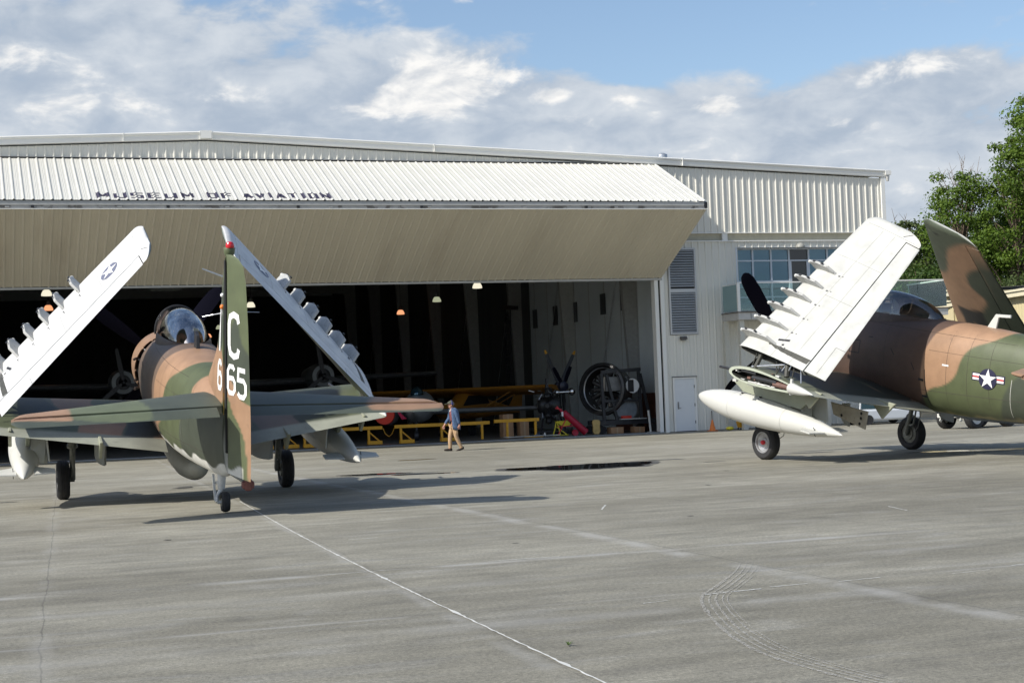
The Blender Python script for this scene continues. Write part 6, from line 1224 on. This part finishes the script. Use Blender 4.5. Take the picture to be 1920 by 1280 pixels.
mb = MB(); surf(mb, lambda u: (-5.0 + 10 * u, -.95, 2.12), lambda u: (-5.0 + 10 * u, .85, 1.74), (0, 0, 1), [0, .01, .2, .5, .8, .99, 1], 0, 1, lambda u: .11, 12); wg_ = mb.build('wing', OYELLOW, t, smooth=40)
for s_ in (-1, 1):
    mb = MB(); mb.bar((s_ * .4, -.5, .85), (s_ * 2.6, -.45, 1.90), .05, .03); mb.bar((s_ * .4, .2, .85), (s_ * 2.6, .3, 1.90), .04, .03); mb.build('wing_strut', OYELLOW, t)
    mb = MB(); mb.tube([(s_ * .35, -.9, .8), (s_ * .8, -1.0, .3)], .03, 8); mb.lathe([(-.07, .22), (.07, .22)], (s_ * .85, -1.0, .23), (1, 0, 0), 18); mb.build('main_wheel', TYRE, t, smooth=40)
mb = MB(); mb.prism([(0, 3.3, 1.2), (0, 4.4, 1.0), (0, 4.5, 1.75), (0, 4.0, 1.9)], (.04, 0, 0)); mb.prism([(-1.2, 3.9, 1.16), (1.2, 3.9, 1.16), (1.1, 4.4, 1.16), (-1.1, 4.4, 1.16)], (0, 0, .04)); mb.build('tail_surface', OYELLOW, t)
mb = MB(); mb.bar((-.9, -2.4, 1.15), (.9, -2.4, 1.15), .1, .02); mb.lathe([(-.1, .02), (0, .12), (.1, .14)], (0, -2.45, 1.15), (0, 1, 0), 14); mb.build('propeller', BLACK, t)
# radial engine on a stand
er = random.Random(21)
t = thing('aero_engine', 'black radial piston engine on a stand behind the red trolley', 'engine', (22.80, 62.9, 0))
mb = MB(); mb.lathe([(-.45, .25), (-.3, .38), (.3, .42), (.5, .3)], (0, 0, 1.25), (.9, -.4, 0), 18)
for k in range(9):
    a = 2 * PI * k / 9; ex = Vector((-.4, -.9, 0)).normalized(); d = ex * math.cos(a) + Vector((0, 0, 1)) * math.sin(a); c = Vector((0, 0, 1.25))
    mb.tube([c + d * .3, c + d * .34, c + d * .72, c + d * .76], [.10, .135, .135, .09], 12); mb.tube([c + d * .3 + Vector((.2, -.1, 0)), c + d * .8 + Vector((.12, -.05, 0))], .02, 6)
mb.build('crankcase', mat('engine_black', (.035, .035, .035), .45, .5, var=.4, vscale=14), t, smooth=35)
mb = MB()
for i in range(40): p = Vector((er.uniform(-.6, .5), er.uniform(-.4, .3), er.uniform(.7, 1.9))); mb.tube([p, p + Vector((er.uniform(-.25, .25), er.uniform(-.1, .1), er.uniform(-.25, .25)))], er.uniform(.008, .02), 5, er.choice((0, 0, 1)))
mb.build('pipework', [BLACK, SILVER], t)
mb = MB()
for sx in (-1, 1):
    for sy_ in (-.4, .4): mb.bar((sx * .55, sy_, .06), (sx * .3, sy_ * .6, .9), .06)
mb.box(-.7, .7, -.45, .45, .12, .2); mb.build('stand', BLACK, t)
mb = MB(); mb.lathe([(.45, .05), (.48, .11), (.58, .11), (.62, .06), (1.05, .055), (1.1, .15), (1.2, .17), (1.3, .09)], (-.25, -.25, 1.78), (1, -.15, .02), 16); mb.build('propeller_shaft', CHROME, t, smooth=35)
mb = MB(); mb.box(-.12, .0, -.1, .05, 1.95, 2.15); mb.box(-.10, -.03, -.06, .0, 2.15, 2.4); mb.build('magneto', BLACK, t, bevel=.01)
def prop_stand(loc, angs, R, tips, lab, rz):
    t = thing('spare_propeller', lab, 'propeller', loc, rz, 'spare propellers on stands')
    mb = MB(); mb.lathe([(-.18, .06), (-.12, .20), (.12, .22), (.2, .1)], (0, 0, 2.05), (0, 1, 0), 18); mb.build('hub', mat('hub_navy', (.02, .022, .04), .4), t, smooth=40)
    for a in angs:
        d = Vector((math.cos(math.radians(a)), 0, math.sin(math.radians(a)))); q = Vector((-d.z, 0, d.x)); c = Vector((0, 0, 2.05)); pr = ((.1, .05), (.35, .075), (.6 * R, .085), (R * .85, .07), (R * .9, .06))
        mb = MB(); mb.loft([[c + d * r_ + q * w_ + Vector((0, .02, 0)), c + d * r_ + q * w_ * .2 + Vector((0, -.02, 0)), c + d * r_ - q * w_ + Vector((0, -.03, 0)), c + d * r_ - q * w_ * .2 + Vector((0, .02, 0))] for r_, w_ in pr]); bl_ = mb.build('blade', mat('propeller_black', (.008, .008, .013), .65) if not tips else mat('faded_blade', (.05, .055, .06), .6), t, smooth=40)
        if tips: mb = MB(); mb.loft([[c + d * r_ + q * w_ + Vector((0, .02, 0)), c + d * r_ + q * w_ * .2 + Vector((0, -.02, 0)), c + d * r_ - q * w_ + Vector((0, -.03, 0)), c + d * r_ - q * w_ * .2 + Vector((0, .02, 0))] for r_, w_ in ((R * .9, .06), (R, .03))]); mb.build('blade_tip', YELLOW, bl_, smooth=40)
    mb = MB(); mb.bar((0, 0, 2.0), (0, 0, .1), .08); mb.box(-.4, .4, -.4, .4, .03, .1); mb.build('stand', BLACK, t)
prop_stand((23.72, 63.5, 0), (118, 66, 270), 1.0, False, 'small dark propeller on a stand, its blades in a V above the silver shaft', 0)
prop_stand((24.55, 66.2, 0), (111, 63, 250), 1.75, True, 'taller propeller with yellow blade tips on a stand, behind the small one', 0)
# large cowled engine in a black transport frame
t = thing('engine_in_frame', 'large cowled aircraft engine held in a black transport frame at right of the hall', 'engine', (25.2, 61.8, 0))
ax_ = Vector((-.80, -.60, .08)).normalized()
mb = MB(); mb.lathe([(.55, 1.02), (.62, 1.12), (.75, 1.10), (.78, 1.0), (.60, .93)], (0, 0, 1.80), ax_, 48, cap=False); mb.lathe([(-.2, .96), (.56, 1.02)], (0, 0, 1.80), ax_, 48, cap=False); mb.build('cowl_ring', mat('cowl_black', (.035, .035, .035), .35, .3, var=.3), t, smooth=40)
mb = MB(); mb.lathe([(.60, .90), (.66, .915), (.70, .90), (.66, .87), (.60, .90)], (0, 0, 1.80), ax_, 48, cap=False); mb.build('inner_ring', SILVER, t, smooth=40)
mb = MB()
e1 = ax_.cross(Vector((0, 0, 1))).normalized(); e2 = ax_.cross(e1)
for k in range(14):
    a = 2 * PI * k / 14; d = e1 * math.cos(a) + e2 * math.sin(a); c = Vector((0, 0, 1.80)) + ax_ * .25; mb.tube([c + d * .32, c + d * .36, c + d * .74, c + d * .78], [.09, .11, .11, .07], 10)
for i in range(60): a = er.uniform(0, 2 * PI); d = e1 * math.cos(a) + e2 * math.sin(a); p = Vector((0, 0, 1.80)) + ax_ * er.uniform(.2, .5) + d * er.uniform(.4, .88); mb.tube([p, p + (d.cross(ax_)) * er.uniform(-.2, .2) + ax_ * er.uniform(-.05, .08)], er.uniform(.008, .022), 5, er.choice((0, 0, 1)))
mb.lathe([(0, .3), (.4, .28), (.7, .12)], (0, 0, 1.80), ax_, 16); mb.build('engine_core', [mat('engine_black', (.035,) * 3, .45, .5), SILVER], t, smooth=35)
FB = mat('frame_black', (.025, .027, .030), .5, var=.3, vscale=8); fy = -.95
mb = MB(); mb.bar((-.80, fy, 2.55), (.98, fy, 2.62), .12, .14)
for a, b_ in (((-.78, fy, 2.5), (-.72, fy, .5)), ((.88, fy, 2.62), (.95, fy, .5)), ((-.55, fy, 2.45), (-.15, fy, .55)), ((.95, fy, 2.45), (1.35, fy, .45)), ((-.75, fy, 1.35), (.9, fy, 1.35))): mb.bar(a, b_, .12, .10)
mb.box(-1.0, 1.7, fy - .1, fy + .1, .36, .56); mb.box(-.9, 1.5, .3, .5, .36, .56); mb.bar((-.8, fy, .45), (-.8, .4, .45), .12); mb.bar((1.4, fy, .45), (1.4, .4, .45), .12)
mb.build('frame', FB, t, bevel=.01)
mb = MB(); mb.lathe([(0, .02), (.02, .46), (.04, .48), (.5, .48), (.52, .3)], (.35, fy + .1, 1.0), (0, 1, 0), 28); mb.build('oil_tank', mat('tank_dull', (.22, .25, .27), .5, .2, var=.15), t, smooth=35)
mb = MB(); mb.box(-.55, .45, fy + .12, fy + .5, 1.75, 2.35); mb.build('accessory_box', mat('accessory_grey', (.25, .25, .24), .5, .3, var=.3, vscale=6), t, bevel=.03)
mb = MB(); mb.lathe([(0, .01), (.01, .30), (.03, .30)], (.55, fy - .08, 1.95), (0, -1, 0), 20); o = mb.build('white_disc', LETTER, t); o.scale = (1, 1, 1)
mb = MB(); mb.box(.34, .60, fy - .125, fy - .105, 1.7, 2.2); mb.build('disc_strap', BLACK, t)
mb = MB(); mb.box(-.05, 1.1, fy - .2, fy + .3, .565, .60); mb.build('tray', WHITE, t)
mb = MB()
for x, y in ((-.85, fy), (1.45, fy), (-.85, .4), (1.45, .4)):
    mb = MB(); mb.lathe([(-.09, .10), (-.1, .17), (.1, .17), (.09, .10)], (x, y, .18), (0, 1, 0), 20); mb.build('castor', TYRE, t, smooth=40)
tag(MB().box(25.25, 25.65, 60.70, 60.95, .605, .72).build('red_toolbox', mat('toolbox_red', (.60, .04, .02), .45), bevel=.02), 'small red toolbox resting on the white tray of the black engine frame', 'toolbox')
# dark red hoist and yellow trestle
t = thing('hoist_trolley', 'dark red tubular trolley leaning at a slant before the black engine', 'trolley', (22.9, 60.4, 0))
mb = MB(); mb.tube([(-.50, .1, 1.10), (-.38, .08, .98), (-.34, .07, .96), (.55, -.05, .12)], [.05, .06, .13, .15], 16); mb.build('barrel', DRED, t, smooth=35)
mb = MB(); mb.bar((-.62, .1, 1.22), (-.45, .1, 1.02), .05); mb.bar((-.68, .1, 1.15), (-.42, .1, 1.10), .04); mb.bar((-.2, .05, .8), (-.65, .0, .05), .035); mb.bar((-.65, 0, .4), (.1, 0, .42), .03); mb.build('handle_frame', RED, t)
mb = MB(); mb.lathe([(-.04, .07), (-.05, .13), (.05, .13), (.04, .07)], (.02, -.2, .14), (0, 1, 0), 18); mb.build('trolley_wheel', DRED, t, smooth=35)
mb = MB(); mb.box(-.46, -.40, -.04, .04, .82, 1.0); mb.build('paper_label', LETTER, t)
t = thing('trestle', 'light yellow folding trestle standing behind the dark red trolley', 'trestle', (22.65, 60.9, 0))
mb = MB(); mb.prism([(-.25, 0, .62), (.45, 0, .62), (.30, 0, .42), (.05, 0, .40), (-.1, 0, .46)], (0, .25, 0)); mb.build('top', LYELLOW, t, bevel=.01)
for a, b_ in (((-.22, .1, .6), (-.42, .0, .03)), ((-.2, .1, .6), (-.1, .0, .03)), ((-.22, .2, .4), (.2, -.05, .03)), ((-.42, 0, .05), (.25, 0, .05))):
    mb = MB(); mb.bar(a, b_, .035); mb.build('leg', LYELLOW, t)
mb = MB(); mb.loft([[(x, y, z) for x, y in ((-a, -.08), (a, -.08), (a * .8, .08), (-a * .8, .08))] for a, z in ((.10, 0), (.16, .12), (.14, .32), (.17, .48), (.12, .58))])
o = mb.build('leaning_sack', mat('sack_yellow', (.55, .38, .14), .8, var=.2, vscale=8), smooth=50); o.location = (23.95, 60.5, .03); tag(o, 'crumpled yellow sack standing beside the front wheel of the engine frame', 'sack')
for (x, y, w_, h_, lab) in ((21.0, 63.2, .45, .95, 'taller brown cardboard box behind the short yellow barrier'), (21.65, 63.0, .38, .72, 'shorter brown cardboard box next to the taller one'), (24.9, 60.75, .55, .26, 'flat brown box on the floor under the left of the engine frame'), (26.3 - .4, 60.75, .45, .24, 'flat brown box on the floor under the right of the engine frame')):
    mb = MB(); mb.box(-w_ / 2, w_ / 2, -.25, .25, 0, h_); mb.box(-.03, .03, -.252, .252, .001, h_ + .002, 1); o = mb.build('cardboard_box', [WOOD, mat('packing_tape', (.42, .30, .18), .4)], bevel=.008); o.location = (x, y, .01); tag(o, lab, 'cardboard box', 'cardboard boxes on the hangar floor')
t = thing('floor_cart', 'low flat pale creeper board lying on the threshold left of the trestle', 'creeper board', (20.8, 59.6, .0))
mb = MB(); mb.box(-1.1, 1.2, -.14, .14, .085, .115); mb.build('board', PGREY, t, bevel=.008); mb = MB(); mb.box(-.3, .5, -.10, .10, .045, .084); mb.build('pallet', YELLOW, t)
mb = MB(); mb.lathe([(0, .05), (.14, .05), (.15, .03), (.2, .03)], (21.45, 59.75, .01), (0, 0, 1), 14); tag(mb.build('white_bottle', WHITE, smooth=40), 'small white bottle standing on the floor near the creeper board', 'bottle')
mb = MB(); mb.box(-.09, .09, -.08, .08, 0, .12); mb.tube([(-.07, 0, .12), (-.05, 0, .17), (.05, 0, .17), (.07, 0, .12)], .01, 6); o = mb.build('blue_can', mat('can_blue', (.03, .09, .22), .4), bevel=.01); o.location = (21.2, 59.9, .01); tag(o, 'small blue can with a handle beside the white bottle', 'can')
# scaffold ladder by the far wall
t = thing('wall_ladder', 'tall dark ladder with a platform standing by the inner right wall', 'ladder', (26.3, 78.6, 0))
for dy in (-.35, .35): mb = MB(); mb.bar((0, dy, .02), (.15, dy, 6.4), .06); mb.build('rail', BLACK, t)
for k in range(15): mb = MB(); mb.bar((.01 * k, -.35, .4 + .42 * k), (.01 * k, .35, .4 + .42 * k), .035); mb.build('rung', BLACK, t)
mb = MB(); mb.bar((.1, -1.6, 6.2), (.1, .5, 6.35), .12, .2); mb.build('platform', BLACK, t)

# ================================================================== NEIGHBOURING BUILDINGS
BEIGE = mat('beige_siding', (.62, .53, .31), .5, var=.05, vscale=.5, stretch=(1, 1, .1)); BTR = mat('beige_trim', (.70, .64, .46), .45)
def shed(a, b_, z, lab, extra=None, depth=14):
    a, b_ = Vector((*a, 0)), Vector((*b_, 0)); t = thing('beige_building', lab, 'building', a); d = (b_ - a); L_ = d.length; d.normalize(); n = Vector((-d.y, d.x, 0))
    if n.dot((a + b_) / 2) < 0: n = -n
    mb = MB(); rings = []; k = int(L_ / .30)
    for zz in (0, z - .25): rings.append([d * (i * .15) - n * (.025 if i % 2 else 0) + Vector((0, 0, zz)) for i in range(2 * k + 1)])
    mb.loft(rings, False, False); mb.add([(0, 0, 0), tuple(n * depth), tuple(n * depth + Vector((0, 0, z - .1))), (0, 0, z - .1)], [(0, 1, 2, 3)]); e = d * L_; mb.add([tuple(e), tuple(e + n * depth), tuple(e + n * depth + Vector((0, 0, z - .1))), tuple(e + Vector((0, 0, z - .1)))], [(0, 1, 2, 3)]); mb.build('wall', BEIGE, t)
    mb = MB(); mb.add([tuple(-d * .3 - n * .3 + Vector((0, 0, z))), tuple(e + d * .3 - n * .3 + Vector((0, 0, z))), tuple(e + d * .3 + n * (depth + .3) + Vector((0, 0, z + .1))), tuple(-d * .3 + n * (depth + .3) + Vector((0, 0, z + .1)))], [(0, 1, 2, 3)]); mb.build('roof', TRIMG, t)
    mb = MB(); mb.bar(-d * .3 - n * .25 + Vector((0, 0, z - .16)), e + d * .3 - n * .25 + Vector((0, 0, z - .16)), .25, .32); mb.bar(-d * .3 - n * .40 + Vector((0, 0, z - .04)), e + d * .3 - n * .40 + Vector((0, 0, z - .04)), .10, .10); mb.build('fascia', BTR, t)
    return t, d, n
t, d, n = shed((50.9, 80.5), (47.1, 69.0), 6.2, 'beige ribbed metal building between the hangar balcony and the upright right wing', depth=4.5)
mb = MB(); mb.box(-.1, 2.6, -.1, .6, 4.9, 5.35); mb.prism([(1.6, -.05, 4.9), (2.6, -.05, 4.9), (1.9, -.05, 2.6), (1.6, -.05, 2.6)], (0, .4, 0), 1); o = mb.build('loading_canopy', [TRIMG, BLACK], t); o.location = tuple(d * 5.0 - n * .8); o.rotation_euler = (0, 0, math.atan2(d.y, d.x))
t, d, n = shed((48.6, 74.6), (45.2, 58.5), 5.7, 'beige ribbed metal building at the right edge, behind the right warplane', depth=12)
mb = MB(); mb.box(-.14, .14, -.2, 0, 0, .42); o = mb.build('wall_light', mat('grey_fixture', (.30, .30, .27), .5), t, bevel=.02); o.location = tuple(d * 3.6 - n * .05 + Vector((0, 0, 4.15))); o.rotation_euler = (0, 0, math.atan2(d.y, d.x))

# ================================================================== TREES
def leaf_mat(name, c1, c2):
    m = bpy.data.materials.new(name); m.use_nodes = True; t = m.node_tree; t.nodes.clear(); out = N(t, 'ShaderNodeOutputMaterial')
    g = N(t, 'ShaderNodeNewGeometry'); n = N(t, 'ShaderNodeTexNoise'); n.inputs['Scale'].default_value = .45; n.inputs['Detail'].default_value = 4; t.links.new(g.outputs['Position'], n.inputs['Vector'])
    f = math_node(t, 'ADD', math_node(t, 'MULTIPLY', g.outputs['Random Per Island'], .5), math_node(t, 'MULTIPLY', n.outputs['Fac'], .6)); c = mixc(t, mapr(t, f, .3, .85, 0, 1, False), c1, c2)
    b = N(t, 'ShaderNodeBsdfPrincipled'); b.inputs['Roughness'].default_value = .6; b.inputs['Specular IOR Level'].default_value = .3; t.links.new(c, b.inputs['Base Color']); tl = N(t, 'ShaderNodeBsdfTranslucent'); t.links.new(c, tl.inputs[0])
    mx_ = N(t, 'ShaderNodeMixShader'); mx_.inputs[0].default_value = .35; t.links.new(b.outputs[0], mx_.inputs[1]); t.links.new(tl.outputs[0], mx_.inputs[2]); t.links.new(mx_.outputs[0], out.inputs[0]); return m
LEAF = [leaf_mat('maple_leaves', (.058, .112, .011), (.145, .22, .027)), leaf_mat('dark_leaves', (.035, .075, .014), (.085, .14, .024)), leaf_mat('grey_green_leaves', (.055, .085, .028), (.115, .15, .045))]
BARK = mat('bark', (.16, .12, .085), .85, var=.3, vscale=5, bump=.8, bscale=9)
def tree(x, y, H, R, base, seed, kind, label, nclump=95, leaf=.20, per=150, lean=(0, 0), bare=0, trunk_r=.22):
    r = random.Random(seed); t = thing('tree', label, 'tree', (x, y, 0), 0, 'trees behind the beige buildings')
    ctr = Vector((lean[0], lean[1], (H + base) / 2)); hh = (H - base) / 2; clumps = []
    tries = 0
    while len(clumps) < nclump and tries < 9000:
        tries += 1; a = r.uniform(0, 2 * PI); zz = r.uniform(-1, 1); q = (1 - zz * zz) ** .5; prof = (1.0 if zz < .1 else 1.0 - .35 * (zz - .1)) * (.75 + .25 * math.sin(3 * a + seed) * math.sin(5 * zz + seed * 2)); rad = r.uniform(.35, 1.0) ** .5 * prof
        p = ctr + Vector((math.cos(a) * q * R * rad, math.sin(a) * q * R * rad, zz * hh * (.65 + .35 * rad)))
        if all((p - c[0]).length > .55 for c in clumps): clumps.append((p, r.uniform(.55, 1.15) * (R / 4.5) ** .5))
    mbt = MB(); top = Vector((lean[0] * .8, lean[1], H * .86)); pts = []
    for i in range(8): q = i / 7; pts.append(Vector((lean[0] * q + .25 * math.sin(q * 5 + seed), lean[1] * q + .2 * math.sin(q * 4 + 2 * seed), top.z * q)))
    mbt.tube(pts, [trunk_r * (1.25 - 1.1 * i / 7) for i in range(8)], 9); mbt.build('trunk', BARK, t, smooth=60)
    mbl = MB()
    for c, cr in clumps[:60]:
        i = min(7, max(1, int((c.z - r.uniform(1.0, 3.5)) / top.z * 7))); s0 = pts[i]; mid = (s0 + c) / 2 + Vector((0, 0, .35)); mbl.tube([s0, mid, c], [trunk_r * .34, trunk_r * .2, .02], 5)
    for k in range(bare):
        a = r.uniform(0, 2 * PI); s0 = top + Vector((r.uniform(-.8, .8), 0, -1.2)); e = s0 + Vector((math.cos(a) * 1.0, math.sin(a) * .6, r.uniform(2.2, 3.6)))
        mbl.tube([s0, (s0 + e) / 2 + Vector((.1, 0, 0)), e], [.05, .03, .008], 4)
        for j in range(5): q = r.uniform(.3, .9); p = s0.lerp(e, q); mbl.tube([p, p + Vector((r.uniform(-.7, .7), 0, r.uniform(.2, .8)))], [.02, .006], 4)
    mbl.build('limb', BARK, t, smooth=60)
    V = []; Fc = []
    for c, cr in clumps:
        for k in range(per):
            d = Vector((r.gauss(0, 1), r.gauss(0, 1), r.gauss(0, .8))); d = d.normalized() * cr * r.uniform(.35, 1.12); p = c + Vector((d.x, d.y, d.z * .72))
            n = (d.normalized() + Vector((r.gauss(0, .5), r.gauss(0, .5), .5 + r.gauss(0, .4)))).normalized(); u = n.cross(Vector((r.gauss(0, 1), r.gauss(0, 1), r.gauss(0, 1)))).normalized(); v = n.cross(u); s = leaf * r.uniform(.6, 1.25)
            b_ = len(V); V += [p - u * s * .5, p + v * s * .33, p + u * s * .55, p - v * s * .33]; Fc.append((b_, b_ + 1, b_ + 2, b_ + 3))
    me = bpy.data.meshes.new('crown'); me.from_pydata([tuple(v) for v in V], [], Fc); me.materials.append(LEAF[kind]); o = bpy.data.objects.new('crown', me); link(o, t)
    return t
tree(60.5, 94, 13.6, 3.2, 2.5, 1, 2, 'dusty green tree in the gap between hangar corner and the bright maple', 100, bare=2)
tree(62.6, 99, 13.9, 2.0, 3, 2, 0, 'narrow green treetop just right of the hangar roof corner', 55)
tree(63.6, 92, 16.9, 4.6, 2.0, 3, 0, 'broad bright green maple with bare twigs at its top', 150, bare=9, trunk_r=.24)
tree(65.6, 89, 16.2, 3.6, 6.0, 4, 0, 'green maple with a bare brown trunk showing below its crown', 120, bare=3, trunk_r=.26)
tree(65.6, 85, 20.4, 3.6, 12.5, 5, 0, 'tallest tree, its loose leafy branches reaching in at the right edge', 105, lean=(-.4, 0), trunk_r=.34)
tree(69.8, 92, 16.4, 4.0, 3.0, 6, 1, 'dark green tree at the right edge under the tallest one', 130)
tree(71.4, 101, 15.0, 5.2, 1.0, 7, 1, 'dark tree filling the gap behind the maples', 160)
tree(68.2, 103, 12.6, 5.2, 1.0, 8, 1, 'dark low tree behind the folded right wing tip', 140)
tree(60.8, 83, 8.4, 3.0, .8, 9, 2, 'low dull green shrubby tree behind the right beige building roof', 100, leaf=.16)
tree(57.6, 88, 9.6, 3.8, .8, 10, 1, 'low dark tree seen through the balcony glass', 120)
tree(56.6, 92, 9.0, 3.6, .8, 11, 1, 'low tree beside the hangar corner behind the balcony', 90)
tree(62.4, 82, 8.8, 2.8, .8, 12, 2, 'low bushy tree at the right edge above the beige roof', 90, leaf=.16)
tree(75.4, 104, 16.5, 5.0, 2, 13, 1, 'tall dark tree farthest back behind the maple with the bare trunk', 130)
